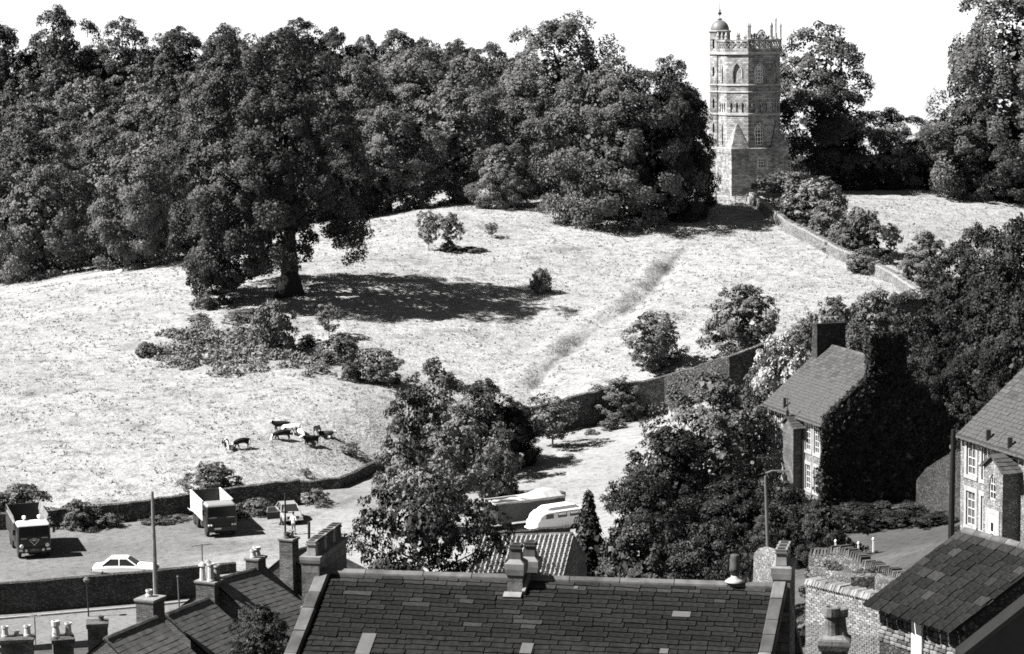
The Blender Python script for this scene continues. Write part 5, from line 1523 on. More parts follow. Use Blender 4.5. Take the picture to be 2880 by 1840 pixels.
# ivy over the gable and its stack
def ivy():
    r = np.random.RandomState(9); Ps = []; Ns = []
    B = hi.B + hi.base; nrm = np.array(hi.u); rtv = np.array(-hi.f)
    n = 10000
    x = r.uniform(-Wd/2-.35, Wd/2+.35, n); z = r.uniform(-10.9, .25, n)
    edge = -np.abs(x)*ris/(Wd/2) + .15 + .25*np.sin(x*5) + r.normal(0, .1, n)
    k = z < edge
    x, z = x[k], z[k]; off = r.uniform(.03, .28, len(x)) + .12*np.sin(x*3)*np.sin(z*2.5)
    Ps.append(np.array(B) + rtv*x[:, None] + nrm*off[:, None] + np.array([0, 0, 1])*z[:, None]); Ns.append(np.tile(nrm, (len(x), 1)))
    n = 2600                                   # stack
    x = r.uniform(-1.4, 1.4, n); z = r.uniform(-1.2, 1.95, n); s = r.randint(0, 3, n)
    c = np.array(B) - np.array(hi.u)*.42
    p = c + np.array([0, 0, 1])*z[:, None]
    p = np.where((s == 0)[:, None], p + rtv*x[:, None] + nrm*(.45+r.uniform(0, .16, n))[:, None],
        np.where((s == 1)[:, None], p - rtv*(1.27+r.uniform(0, .16, n))[:, None] + nrm*(x*.33)[:, None], p*0 + c + np.array([0, 0, 1.83])+rtv*x[:, None]+nrm*(r.uniform(-.45, .45, n))[:, None] + np.array([0, 0, 1])*r.uniform(0, .18, n)[:, None]))
    nn = np.where((s == 0)[:, None], nrm, np.where((s == 1)[:, None], -rtv, np.array([0, 0, 1])))
    Ps.append(p); Ns.append(nn)
    n = 1700                                   # creeping over the verge and round the facade corner
    x = r.uniform(-Wd/2, 0, n); dpt = np.abs(r.normal(0, .32, n)); 
    Ps.append(np.array(B) + rtv*x[:, None] - nrm*dpt[:, None] + np.array([0, 0, 1])*(x*ris/(Wd/2)+.14+r.uniform(0, .12, n))[:, None]); Ns.append(np.tile(np.array([-.6, -.1, .8]), (n, 1)))
    n = 1500
    z = r.uniform(-10.9, -4.1, n); dpt = np.abs(r.normal(0, .5, n))*(.6+.5*np.sin(z*1.3))
    Ps.append(np.array(B) - rtv*(Wd/2+.08+r.uniform(0, .15, n))[:, None] - nrm*dpt[:, None] + np.array([0, 0, 1])*z[:, None]); Ns.append(np.tile(-rtv, (n, 1)))
    P = np.concatenate(Ps); N = np.concatenate(Ns) + r.normal(0, .5, (len(P), 3)) + np.array([0, 0, .2]); N /= np.linalg.norm(N, axis=1)[:, None]
    b = np.array(hi.B + hi.base - Vector((0, 0, 10.9)))
    q = leaves(r, P-b, N, .24, 1.2)
    o = thing('ivy', 'thick black ivy blanketing the gable and stack of the stone house', 'ivy', Vector(b))
    link('leaves', np_mesh('leaves', q.reshape(-1, 3), np.arange(len(q)*4).reshape(-1, 4), M['leaf_ivy'], smooth=False), o)
    mb = MB()
    for k in range(7):
        x = -3.6+k*1.15; p0 = Vector(rtv)*x+Vector(nrm)*.05
        mb.tube([p0, p0+Vector((0, 0, 2))+Vector(rtv)*.2, p0+Vector((0, 0, 4.5))-Vector(rtv)*.1, p0+Vector((0, 0, 6))], [.06, .05, .03, .01], 5)
    mb.build('stem', M['bark'], o)
ivy()

# ---- the house at the right edge
C2 = W(2703, 1212, 120)
B2 = C2 + rt*(4.6) + Vector((0, 0, 3.9)) + dv*9.5; A2 = B2 - dv*9.5
zb2 = C2.z - 5.75
wl2 = [(1.1, .92), (2.65, .92)]
oval = lambda xc, w, h, zc: (xc, w, zc-h/2, None)
fr2 = [(0, 2.95, [sash(x, w, .95, 2.75) for x, w in wl2]), (2.95, 9, [sash(x, w, 3.6, 5.4) for x, w in wl2])]
he = House('stone_house', 'sunlit rubble stone house with tall sash windows, cut by the right edge', 'house', A2, B2, 4.8, math.degrees(math.atan2(3.9, 4.6)), zb2, M['house_stone'], over=.2, overg=.0, front=fr2, roofmat=M['slate_grey'])
lay_slates(he.roof, he.A + he.d*.1, he.u, he.d, he.L, he.S-.1, .265, .38, .03, SG, 41, wj=.3, limit=300)
he.ridge_caps(M['ridge'], 12, .16, .08)
dress(he, [o for b in fr2 for o in b[2]])
rw = (.85, .62, 3.1, [(-.31, 3.75), (-.22, 4.2), (0, 4.42), (.22, 4.2), (.31, 3.75)])
by = bay(he, 4.1, 5.95, .95, 4.75, .62, M['house_stone'], 'gabled bay with a tall oval window and a small door', rw)
_t = (he.wB-he.wA).normalized(); _n = Vector((_t.y, -_t.x, 0)); ba, bb = he.wA+_t*4.1+_n*.95, he.wA+_t*5.95+_n*.95
frame_window(by, ba, bb, *rw, depth=.1, nv=1, hs=(3.5, 3.9), bar=.04, edge=.06, name='oval_window', mat='sash')
mb = MB(); c = (ba.lerp(bb, .5)); mb.obox(c+Vector((0, 0, 1.35)), _t*.42, _n*.025, Vector((0, 0, 1.0))); dr = mb.build('door', M['wood_white'], he.o)
mb = MB(); 
for zz in (1.2, 1.75): mb.obox(c+_n*.03+Vector((0, 0, zz)), _t*.14, _n*.012, Vector((0, 0, .22)))
mb.build('pane', M['glass'], dr)
mb = MB(); mb.obox(c+Vector((0, 0, 2.5)), _t*.7, _n*.05, Vector((0, 0, .13))); mb.obox(c-_t*.56+Vector((0, 0, 1.2)), _t*.12, _n*.04, Vector((0, 0, 1.2))); mb.obox(c+_t*.56+Vector((0, 0, 1.2)), _t*.12, _n*.04, Vector((0, 0, 1.2))); mb.build('door_surround', M['dressed'], he.o)
for x, s_ in ((2.9, .2), (5.1, .15)):
    c = he.A+he.u*x+he.d*(he.S-s_); mb = MB(); mb.box(c.x-.11, c.x+.11, c.y-.11, c.y+.11, c.z-.1, c.z+.55); mb.build('vent_pipe', M['metal_dark'], he.o)
mb = MB(); mb.tube([he.A+he.d*he.S+he.f*.06, he.B+he.d*he.S+he.f*.06], .06, 6); mb.build('gutter', M['metal_dark'], he.o)
c = he.A+he.u*.55
chimney(he.o, Vector((c.x, c.y, he.A.z-.2)), RZ(he.f), 1.5, .8, 2.2, M['house_stone'], [], cap=(.06, .16, 0), label='stone stack on the far gable at the right edge', low=1.5)
# dark high garden wall between the two
stone_wall('garden_wall', 'high dark garden wall in shadow behind the lawn, between the two houses', [W(2585, 1446, 158)*1, W(2640, 1444, 156)*1, W(2716, 1438, 150)*1], 4.0, .5, M['house_dark'], hs=[(0, 2.4), (.2, 3.6), (.8, 4.0), (1, 4.0)], seed=12)
# ---- near shed with big stone slates, lower right
RA, RB = W(2712, 1490, 76), W(2960, 1557, 72.5)
hs_ = House('slate_shed', 'shed at the lower right with large stone slates over a rubble wall', 'shed', RA, RB, 3.25, 33, 13.0, M['house_dark'], over=.25, overg=.1, skew=-.22, roofmat=M['slate'])
SL2 = slate_meshes([M['slate'], M['slate_pale']], 6, 8, chip=.03)
lay_slates(hs_.roof, hs_.A-hs_.uh*.1+hs_.d*.08, hs_.u, hs_.d, hs_.L+.2, hs_.S-.05, .33, .46, .034, SL2, 51, lambda x, s_: 1 if (s_ < .3 or rnd.random() < .06) else 0, wj=.35, taper=.5)
hs_.ridge_caps(M['ridge'], 6, .17, .09)
def rubble_face(h, a, b, z0, z1, seed, mat, lim=300, sz=.17):
    """separate rubble stones standing proud of a wall face"""
    r = random.Random(seed); t = (b-a); L = t.length; t.normalize(); n = Vector((t.y, -t.x, 0)); z = z0; k = 0
    vs = []
    for i in range(6):
        mb = MB(); j = lambda q: r.uniform(-q, q)
        ring = [(-.5+j(.1), -.45+j(.1)), (j(.2), -.52+j(.06)), (.5+j(.1), -.42+j(.12)), (.52+j(.05), j(.2)), (.45+j(.1), .48+j(.08)), (j(.2), .52), (-.48+j(.1), .44+j(.1)), (-.54, j(.2))]
        mb.loft([[(x, 0, y) for x, y in ring], [(x*.92, -.7, y*.92) for x, y in ring], [(x*.6, -1, y*.6) for x, y in ring]], cap0=False)
        vs.append(mb.mesh('stone', mat))
    out = []
    while z < z1:
        hh = sz*r.uniform(.7, 1.2); x = r.uniform(-.1, 0)
        while x < L:
            w = sz*r.uniform(.8, 2.2); out.append((x+w/2, z+hh/2, w, hh)); x += w
        z += hh
    out.sort(key=lambda q: -q[1])
    for (x, zz, w, hh) in out[:lim]:
        if x > L-.02: continue
        o = link('stone', vs[r.randrange(6)], h.wall)
        m = Matrix((t, -n, Vector((0, 0, 1)))).transposed().to_4x4(); m.translation = a + t*x + Vector((0, 0, zz)) + n*.0
        o.matrix_local = m @ Matrix.Diagonal((w*.94, .045*r.uniform(.6, 1.4), hh*.93, 1))
M['stone_bits'] = plain('rubble stones', 0.10, 0.9, 0.4, 7.0, spec=0.1, rand=(0.45, 1.9))
rubble_face(hs_, hs_.wA, hs_.wB, hs_.zf-1.5, hs_.zf-.02, 5, M['stone_bits'])
t = (hs_.wB-hs_.wA).normalized(); n = Vector((t.y, -t.x, 0))
mb = MB(); c = hs_.wA + t*1.95 + n*.07; mb.obox(c+Vector((0, 0, hs_.zf-1.6)), t*.24, n*.05, Vector((0, 0, 1.5))); mb.build('white_door', M['white'], hs_.o)
# gable made for the shaded lower right roof corner, its shade painted in black
gc = W(2700, 1856, 46); ge = W(3080, 1556, 46)
rc = thing('gable_wall', 'gable of a nearer house cutting off the lower right corner, its shade painted black', 'house', (gc.x, gc.y, 15))
mb = MB(); o = rc.location
L3 = [Vector((gc.x-o.x, 0, gc.z-o.z)), Vector((ge.x-o.x, 0, ge.z-o.z)), Vector((2*ge.x-gc.x-o.x, 0, gc.z-o.z)), Vector((2*ge.x-gc.x-o.x, 0, 0)), Vector((0, 0, 0))]
mb.prism(L3, (0, .45, 0)); mb.build('wall', M['black_paint'], rc)
mb = MB(); lo = Vector((0, 0, -4.2)); ap = L3[1]+lo; 
mb.prism([L3[0]+lo+Vector((0, .45, 0)), ap+Vector((0, .45, 0)), L3[2]+lo+Vector((0, .45, 0)), L3[3]+Vector((0, .45, 0)), L3[4]+Vector((0, .45, 0))], (0, 8, 0)); mb.build('roof', M['underlay'], rc)
mb = MB(); mb.obox((L3[0]+L3[1])/2+Vector((0, .2, .05)), (L3[1]-L3[0])/2, (0, .3, 0), (0, 0, .06)); mb.build('verge_coping', M['underlay'], rc)
# ------------------------------------------------------------------ lower left: terrace roofs and chimneys
TZ = 57
def terrace(name, label, A, B, run, pitch, zb, **k):
    h = House(name, label, 'house', A, B, run, pitch, zb, M['brick'], over=.2, overg=.06, **k)
    courses(h.roof, h.A-h.uh*.06+h.d*.03, h.u, h.d, h.L+.12, h.S-.05, .235, .016, M['tile'])
    h.ridge_caps(M['ridge'], max(3, int(h.L/.45)), .12, .07, 'ridge_tile')
    return h
e1 = terrace('terraced_house', 'lowest tiled terrace roof at the lower left with a square stack on its ridge', W(296, 1796, 82.8), W(440, 1736, 86), 4.2, 38, 4.0)
e2 = terrace('terraced_house', 'second tiled terrace roof with pale ridge tiles, left of the dark bush', W(466, 1729, 87.6), W(585, 1683, 91), 4.2, 38, 4.0)
f1 = terrace('terraced_house', 'third terrace roof, highest of the tiled row, between two pot-topped stacks', W(600, 1632, 97), W(745, 1594, 101.5), 4.6, 38, 4.0)
g1 = terrace('terraced_house', 'end terrace with a bare brick gable, beside the long stone stack', W(806, 1556, 109), W(900, 1530, 116), 3.4, 40, 3.0)
rt_ = RZ(e1.uh)
def pots4(): return [(-.24, -.2, 'round', 'pot_white', .15, .75), (.22, -.2, 'tall', 'pot', .15, .6), (-.2, .22, 'cowl', 'pot_white', .13, .8), (.24, .22, 'cowl', 'pot', .13, .8)]
def at_stack(h, px, pytop, Y, wpx, hm_, dm, pots, label, rz=None, mat='brick', capmat='stack_pale', cap=(.06, .12, 0), low=2.5):
    q = h.loc(px, pytop, Y)
    return chimney(h.o, Vector((q.x, q.y, q.z-hm_)), rt_ if rz is None else rz, wpx*Y/FOC, dm, hm_, M[mat], pots, cap=cap, capmat=M[capmat] if capmat else None, label=label, low=low)
at_stack(e1, 422, 1680, 86.5, 62, 1.0, .75, [(.1, .1, 'round', 'pot_white', .12, .26)], 'square stack with one short white pot', )
at_stack(f1, 590, 1630, 97, 55, .9, .9, pots4(), 'tall brick stack crowned by four pale pots', low=3.2)
at_stack(f1, 719, 1566, 101, 46, .75, .62, [(-.2, 0, 'round', 'pot_white', .13, .36), (.2, .05, 'banded', 'pot_white', .15, .46)], 'brick stack with a plain and a banded white pot')
at_stack(g1, 812, 1512, 109, 38, .9, .7, [(-.15, 0, 'round', 'pot_dark', .15, .28), (.18, 0, 'square', 'pot_white', .12, .3)], 'stack on the bare brick gable behind the standing man')
aerial('aerial', 'television aerial behind the four-pot stack', W(571, 1640, 99), 1.7, .3)
# stacks rising from roofs below the frame
def low_house(px, Y, pyr, lab):
    A = W(px-40, pyr, Y); B = A + Vector((2.2, 3.0, 0))
    h = terrace('terraced_house', lab, A, B, 3.6, 38, 4.0); return h
h1 = low_house(20, 88, 1905, 'terrace house at the lower left corner, only its broad dark stack in view')
h2 = low_house(160, 90, 1900, 'terrace house whose brick stack carries a white pot with a bird guard')
h3 = low_house(262, 92, 1880, 'terrace house with a plain tall dark stack, left of the lowest roof')
at_stack(h1, 48, 1792, 88.5, 88, 1.9, .8, [(-.45, 0, 'round', 'pot_white', .13, .42), (-.02, .1, 'banded', 'pot', .09, .26), (.4, 0, 'round', 'pot_white', .13, .42)], 'broad dark brick stack with three pots', rz=.12, capmat=None, cap=(.07, .2, .04))
at_stack(h2, 176, 1792, 90.5, 58, 1.9, .8, [(-.25, 0, 'banded', 'pot_white', .14, .72), (.24, .08, 'round', 'pot_white', .13, .48)], 'brick stack with a tall white pot and a shorter one', rz=.25, capmat=None, cap=(.06, .16, .08))
at_stack(h3, 274, 1748, 92.5, 56, 2.2, .8, [(.15, 0, 'banded', 'pot_dark', .1, .24)], 'tall plain dark stack with one small pot', rz=.15, capmat=None, cap=(.05, .2, .03))
aerial('aerial', 'thin aerial mast beside the broad stack at the lower left corner', W(100, 1800, 90), 1.0, 1.2, boom=.3)
# ---- pantiled roof behind the long ridge
pr = House('pantiled_shed', 'low shed with a pale wavy pantile roof behind the middle chimney', 'shed', W(1350, 1510, 108), W(1610, 1502, 107), 3.4, 30, 9.5, M['house_stone'], over=.1, overg=.05, roofmat=M['pantile'])
def pantile_mesh():
    mb = MB(); N = 8; up = []; lo = []
    for i in range(N+1):
        x = i/N; z = .055*math.sin(x*2*math.pi) + .03
        up.append((x*1.08, 0, z)); lo.append((x*1.08, -1, z+.03))
    mb.loft([up, lo], 0, False, False, closed=False)
    mb.loft([lo, [(a, b, c-.05) for a, b, c in lo]], 0, False, False, closed=False)
    return mb.mesh('pantile', M['pantile'], smooth=True)
pm = pantile_mesh()
def pantiles(h, w, g, lim):
    n = h.d.cross(h.u).normalized(); R3 = Matrix((h.u, -h.d, n)).transposed(); k = 0; s = 0.1; rr = random.Random(4)
    while s < h.S:
        x = 0
        while x < h.L and k < lim:
            o = link('pantile', pm, h.roof); m = R3.to_4x4(); m.translation = h.A + h.u*x + h.d*s + n*rr.uniform(.015, .03)
            o.matrix_local = m @ Matrix.Diagonal((w, g*1.12, 1.35, 1)); k += 1; x += w
        s += g
pantiles(pr, .225, .34, 300)
pr.ridge_caps(M['ridge'], 8, .13, .09, 'ridge_tile')
stone_wall('garden_wall', 'low ivy-topped garden wall between the pantiled shed and the white van', [WZ(1380, 1510, 3.2), WZ(1480, 1503, 3.2), WZ(1600, 1492, 3.2)], .3, .5, M['yardwall'], seed=14)
# ---- walls in the gardens at the lower right
def brick_wall(label, a, b, z0, h, seed, lim=300):
    o = thing('brick_wall', label, 'wall', a); r = random.Random(seed)
    t = (b-a); t.z = 0; L = t.length; t.normalize(); n = Vector((t.y, -t.x, 0)); drop = (b.z-a.z)/L
    mb = MB(); mb.prism([Vector((0, 0, -3)), t*L+Vector((0, 0, -3)), t*L+Vector((0, 0, h+drop*L)), Vector((0, 0, h))], n*-.32); wl = mb.build('wall_core', M['mortar'], o)
    vs = []
    for i in range(5):
        j = lambda q: r.uniform(-q, q)
        m_ = MB(); m_.tbox(-.5+j(.03), .5+j(.03), -.5+j(.08), .5+j(.08), 0, -.47+j(.02), .47+j(.02), -.44+j(.05), .44+j(.05), 1); vs.append(m_.mesh('brick', M['brick_pale']))
    R3 = Matrix((t, Vector((0, 0, 1)), -n*-1)).transposed()
    items = []; row = 0; z = h-.05
    while z > -2.2:
        x = (row % 2)*.12
        while x < L-.12: items.append((x+.115, z-.04+drop*(x), .225)); x += .242
        z -= .087; row += 1
    rest = MB()
    for i, (x, z, w) in enumerate(items):
        if r.random() < .012: continue
        m = R3.to_4x4(); m.translation = t*x+Vector((0, 0, z)) + Vector((0, 0, r.uniform(-.005, .005)))
        m = m @ Matrix.Rotation(r.uniform(-.03, .03), 4, 'Z') @ Matrix.Diagonal((w*r.uniform(.9, .98), .072*r.uniform(.85, 1.0), .02*r.uniform(.4, 1.5), 1)); me = vs[r.randrange(5)]
        if i < lim:
            q = link('brick', me, wl); q.matrix_local = m
        else: rest.add([m @ v.co for v in me.vertices], [tuple(p.vertices) for p in me.polygons])
    if rest.v: tag(rest.build('lower_bricks', [M['brick_pale']], wl), kind='stuff')
    cs = [MB().tbox(-.05, .05, -.26, .26, 0, -.045, .045, -.22, .22, .2+.03*k).mesh('coping_stone', M['brick_pale']) for k in range(3)]
    x = .06
    while x < L:
        q = link('coping_stone', cs[r.randrange(3)], o); m = Matrix((t, -n, Vector((0, 0, 1)))).transposed().to_4x4() @ Matrix.Rotation(.45+r.uniform(-.15, .15), 4, 'Y')
        m.translation = t*x - n*.16 + Vector((0, 0, h+drop*x-.02)); q.matrix_local = m; x += r.uniform(.11, .15)
    return o
ba_, bb_ = W(2266, 1640, 80), W(2536, 1706, 75.8)
brick_wall('sunlit pale brick wall with slanting coping bricks beside the slate shed', ba_ - Vector((0, 0, 2.0)), bb_ - Vector((0, 0, 2.0)), 0, 2.0, 5)
gy = lambda px, py, Y: W(px, py, Y)
stone_wall('garden_wall', 'broken rubble garden wall at the edge of the lawn', [gy(2286, 1606, 112), gy(2370, 1590, 110), gy(2450, 1612, 107), gy(2540, 1650, 103), gy(2600, 1668, 100)], .75, .5, M['garden_wall'], M['coping'], hs=[(0, .7), (.5, .3), (1, .3)], jag=.15, capn=40, seed=15)
stone_wall('garden_wall', 'rough inner garden wall between the lawn wall and the brick wall', [gy(2290, 1662, 92), gy(2400, 1676, 90), gy(2470, 1680, 90), gy(2560, 1716, 86)], 1.5, .5, M['garden_wall'], jag=.2, hs=[(0, .9), (.4, .8), (.45, 1.1), (.8, 1.0), (1, .8)], seed=16)
stone_wall('garden_wall', 'pale lit stump of wall behind the black cowl', [gy(2140, 1645, 96), gy(2168, 1648, 94), gy(2200, 1650, 92)], 1.6, .6, M['paleWall'], hs=[(0, 1.35), (.4, 1.55), (1, .9)], jag=.1, seed=17)
for i, (px, py, yt, w, Y, k, lab) in enumerate([(2320, 1620, 1548, 120, 106, 0, 'rough plants over the garden wall left of the lawn'), (2440, 1640, 1572, 120, 102, 1, 'plants sprawling over the garden wall below the lawn'),
        (2530, 1670, 1600, 130, 96, 2, 'dark plants between the garden wall and the slate shed'), (2400, 1670, 1618, 90, 93, 0, 'leafy plants against the inner garden wall'), (2600, 1640, 1570, 90, 96, 1, 'leafy plants beside the ridge of the slate shed'),
        (2480, 1474, 1440, 120, 153, 0, 'low shrubs along the far edge of the lawn'), (2400, 1452, 1392, 150, 157, 0, 'dark bush in the shade right under the ivy gable'), (2480, 1452, 1396, 140, 157, 2, 'dark bush under the middle of the ivy gable'), (2555, 1452, 1394, 140, 157, 1, 'dark bush under the right end of the ivy gable'), (2630, 1462, 1425, 130, 150, 2, 'dark low shrubs under the high garden wall'), (2705, 1490, 1455, 50, 122, 1, 'round shrub at the corner of the house by the lawn'), (2420, 1480, 1415, 130, 152, 1, 'dark shrub against the foot of the ivy gable'), (2335, 1540, 1400, 160, 141, 0, 'big shaded shrub at the left end of the lawn'), (2540, 1470, 1420, 120, 152, 1, 'dark shrub in the shade of the ivy house')]):
    place(K_BUSH[k], 'shrub', lab, 'bush', px, py, yt, rz=i, Y=Y, wpx=w, leafmat='leaf_mid' if i in (0, 1, 3) else 'leaf_dark', sink=.4)
for px, py, lab in ((2350, 1522, 'small white post at the left end of the lawn'), (2414, 1528, 'small white post at the near edge of the lawn'), (2456, 1516, 'white stake leaning at the near edge of the lawn')):
    p = W(px, py+9, 134); o = thing('post', lab, 'post', p); mb = MB().tbox(-.05, .05, -.05, .05, -.6, -.04, .04, -.04, .04, .12); mb.lathe([(.0, .12), (.08, .15), (.07, .24), (0, .3)], 8); mb.build('shaft', M['white'], o)
# chimney with a banded pot at the bottom right
sm = House('back_house', 'house mostly below the frame with a shouldered stack and a tall dark pot', 'house', W(2290, 1930, 66), W(2460, 1940, 65.5), 3, 35, 10, M['house_dark'], over=.2)
at_stack(sm, 2347, 1795, 65.8, 72, 1.6, .6, [(-.08, 0, 'banded', 'stone_stack', .2, .95), (.16, .1, 'banded', 'stone_stack', .18, .9)], 'shouldered stone stack with a tall banded pot', rz=-.2, mat='stone_stack', capmat='stone_stack', cap=(.1, .3, .12))

# ------------------------------------------------------------------ poles and lamps
def pole(name, label, cat, px, pyt, Y, pyb, r0, r1, mat, lean=0.0):
    t = W(px, pyt, Y); b = W(px+lean, pyb, Y); 
    o = thing(name, label, cat, b)
    mb = MB().tube([Vector((0, 0, -.5)), (t-b)*.5, t-b], [r0, (r0+r1)/2, r1], 9); mb.build('shaft', M[mat], o)
    return o, t-b
pole('wooden_pole', 'tall weathered wooden pole in front of the car park wall', 'pole', 428, 1382, 158, 1735, .20, .10, 'pole', 12)
pole('telegraph_pole', 'thick black telegraph pole beside the right hand house', 'pole', 2682, 1208, 112, 1560, .17, .11, 'pole_dark', -8)
o, v = pole('lamp_post', 'concrete street lamp with a bent arm below the ivy house', 'street lamp', 2153, 1340, 128, 1700, .12, .08, 'concrete', 12)
mb = MB(); mb.tube([v, v+Vector((.05, 0, .18)), v+Vector((.35, 0, .3)), v+Vector((.75, 0, .3))], [.075, .07, .06, .05], 7); mb.build('arm', M['concrete'], o)
mb = MB(); mb.tbox(-.35, .35, -.1, .1, 0, -.3, .3, -.07, .07, .12); c = mb.build('lamp_head', M['concrete'], o); c.location = v+Vector((1.0, 0, .22))
o, v = pole('lamp_post', 'thin dark lamp post on the pavement under the car park wall', 'street lamp', 244, 1640, 160, 1745, .06, .045, 'metal_dark', 6)
mb = MB(); mb.lathe([(.08, 0), (.22, .1), (.26, .25), (.1, .42), (0, .45)], 10, v); mb.build('lamp_head', M['concrete'], o)
o, v = pole('lamp_post', 'short post against the wall at the right end of the road', 'street lamp', 500, 1625, 161, 1700, .06, .05, 'concrete', 4)
mb = MB(); mb.lathe([(.08, 0), (.1, .1), (0, .16)], 8, v); mb.build('lamp_head', M['concrete'], o)
pole('post', 'lone thin post on the bright grass left of the large tree', 'post', 1789, 1256, 212, 1335, .09, .08, 'pole_dark')
pole('mast', 'thin dark mast in front of the parked car with the open door', 'pole', 802, 1386, 112, 1520, .05, .04, 'metal_dark')
o, v = pole('mast', 'dark rod standing on the long stack with square pots', 'pole', 869, 1468, 74, 1560, .045, .045, 'metal_dark')
# ------------------------------------------------------------------ vehicles (local frame: nose towards -Y, ground at z = 0)
def wheel(parent, x, y, r, w, side, rim='rim', name='wheel'):
    mb = MB(); mb.lathe([(r*.55, -w/2), (r*.9, -w/2), (r, -w*.36), (r, w*.36), (r*.9, w/2), (r*.55, w/2)], 20, axis='X')
    t = mb.mesh('tyre', M['rubber'], smooth=False)
    o = bpy.data.objects.new(name, None); COL.objects.link(o); o.parent = parent; o.location = (x, y, r); o.empty_display_size = .2
    link('tyre', t, o)
    k = MB(); k.lathe([(0, side*w*.2), (r*.2, side*w*.46), (r*.22, side*w*.3), (r*.5, side*w*.22), (r*.57, side*w*.42), (r*.57, -side*w*.3), (0, -side*w*.3)], 16, axis='X')
    k.build('rim', M[rim], o)
    return o
def rbox(mb, x0, x1, y0, y1, z0, z1, b=.06, m=0):
    """box with bevelled vertical and top edges"""
    P = lambda i, z: [(x0+b+i, y0+i, z), (x1-b-i, y0+i, z), (x1-i, y0+b+i, z), (x1-i, y1-b-i, z), (x1-b-i, y1-i, z), (x0+b+i, y1-i, z), (x0+i, y1-b-i, z), (x0+i, y0+b+i, z)]
    mb.loft([P(0, z0), P(0, z1-b), P(b*.4, z1-b*.3), P(b, z1)], m)
def lorry(label, loc, rz, sc, v):
    """eight-metre tipper lorry; v = style"""
    o = thing('tipper_lorry', label, 'lorry', loc, rz); o.scale = (sc, sc, sc)
    A = v == 'old'
    body = M['black_paint']
    hw = 1.2; Lb = 4.7; cabL = 1.55; y0 = -3.1
    mb = MB(); mb.box(-.42, .42, y0+.3, 3.3, .62, .9); mb.box(-1.0, 1.0, 1.0, 1.2, .45, .75); mb.box(-1.0, 1.0, 2.4, 2.6, .45, .75)
    mb.box(-1.15, -.5, -.95, -.1, .5, .95); mb.box(.5, 1.15, -.95, -.1, .5, .95); mb.build('chassis', M['dark_panel'], o)
    # cab
    mb = MB()
    yb = y0+cabL
    fr = lambda x0, x1, ya, z: [(x0, ya, z), (x1, ya, z), (x1, yb, z), (x0, yb, z)]
    rings = [[(-hw+.06, y0+.02, .62), (hw-.06, y0+.02, .62), (hw, y0+.14, .62), (hw, yb, .62), (-hw, yb, .62), (-hw, y0+.14, .62)],
             [(-hw+.06, y0, 1.55), (hw-.06, y0, 1.55), (hw, y0+.12, 1.55), (hw, yb, 1.55), (-hw, yb, 1.55), (-hw, y0+.12, 1.55)],
             [(-hw+.12, y0+.14, 2.42), (hw-.12, y0+.14, 2.42), (hw-.04, y0+.24, 2.42), (hw-.04, yb, 2.42), (-hw+.04, yb, 2.42), (-hw+.04, y0+.24, 2.42)]]
    mb.loft(rings); cab = mb.build('cab', body, o)
    mb = MB(); rings = [rings[2], [(x*.985, y+.04*(1 if y < yb-.1 else 0), 2.52) for x, y, z in rings[2]], [(x*.88, y+.16*(1 if y < yb-.1 else -.6), 2.62) for x, y, z in rings[2]]]
    mb.loft(rings, cap0=False); mb.build('cab_roof', M['white_car'] if A else M['grey_car'], cab)
    for s in ((-1, 1) if A else (0,)):
        mb = MB(); xa, xb = ((.04, 1.05) if s > 0 else (-1.05, -.04)) if A else (-1.04, 1.04)
        yz = lambda z: y0 - .006 + .14*(z-1.55)/.87
        mb.prism([(xa, yz(1.68), 1.68), (xb, yz(1.68), 1.68), (xb*.97 if abs(xb) > .5 else xb, yz(2.34), 2.34), (xa*.97 if abs(xa) > .5 else xa, yz(2.34), 2.34)], (0, -.012, 0)); mb.build('windscreen', M['glass'], cab)
    for s in (-1, 1):
        mb = MB(); mb.box(s*(hw-.012)-.02, s*(hw-.012)+.02, y0+.32, yb-.25, 1.62, 2.3); mb.build('side_window', M['glass'], cab)
        mb = MB(); mb.box(s*hw-.012, s*hw+.012, y0+.3, yb-.18, .85, 1.58); d = mb.build('door', body, cab)
        mb = MB(); mb.box(s*(hw+.02)-.015, s*(hw+.02)+.015, yb-.4, yb-.25, 1.35, 1.39); mb.build('handle', M['chrome'], d) if False else None
        mb = MB(); mb.tube([(s*hw, y0+.2, 2.2), (s*(hw+.22), y0+.05, 2.2)], .015, 5); mb.box(s*(hw+.24)-.09, s*(hw+.24)+.09, y0+.02, y0+.06, 1.85, 2.25); mb.build('mirror', M['metal_dark'], cab)
        for dx in ((.0,) if A else (-.1, .1)):
            mb = MB(); r = .15 if A else .085; zc = .98; mb.lathe([(r, 0), (r, -.05), (r*.6, -.08), (0, -.09)], 14, (s*.93+dx, y0-.01, zc), axis='Y'); mb.build('headlight', M['lamp_glass'], cab)
        if A:
            mb = MB(); mb.box(s*1.0-.13, s*1.0+.13, y0-.1, y0-.05, .62, .76); mb.build('side_lamp', M['lamp_glass'], cab)
            mb = MB(); mb.lathe([(.1, 0), (.1, -.06), (0, -.07)], 10, (s*.62, y0-.06, .66), axis='Y'); mb.build('fog_lamp', M['lamp_glass'], cab)
            mb = MB(); mb.lathe([(.05, 2.6), (.05, 2.74), (.13, 2.76), (.14, 2.95), (.1, 2.98), (0, 2.98)], 12, (s*.55, yb-.2, 0)); mb.build('air_intake', M['white'], cab)
            mb = MB(); mb.lathe([(.05, 0), (.05, .06), (0, .07)], 8, (s*.8, y0+.4, 2.6)); mb.build('roof_marker', M['metal_dark'], cab)
    mb = MB(); mb.box(-hw+.03, hw-.03, y0-.08, y0+.04, .5, .84); mb.build('bumper', M['dark_panel'], cab)
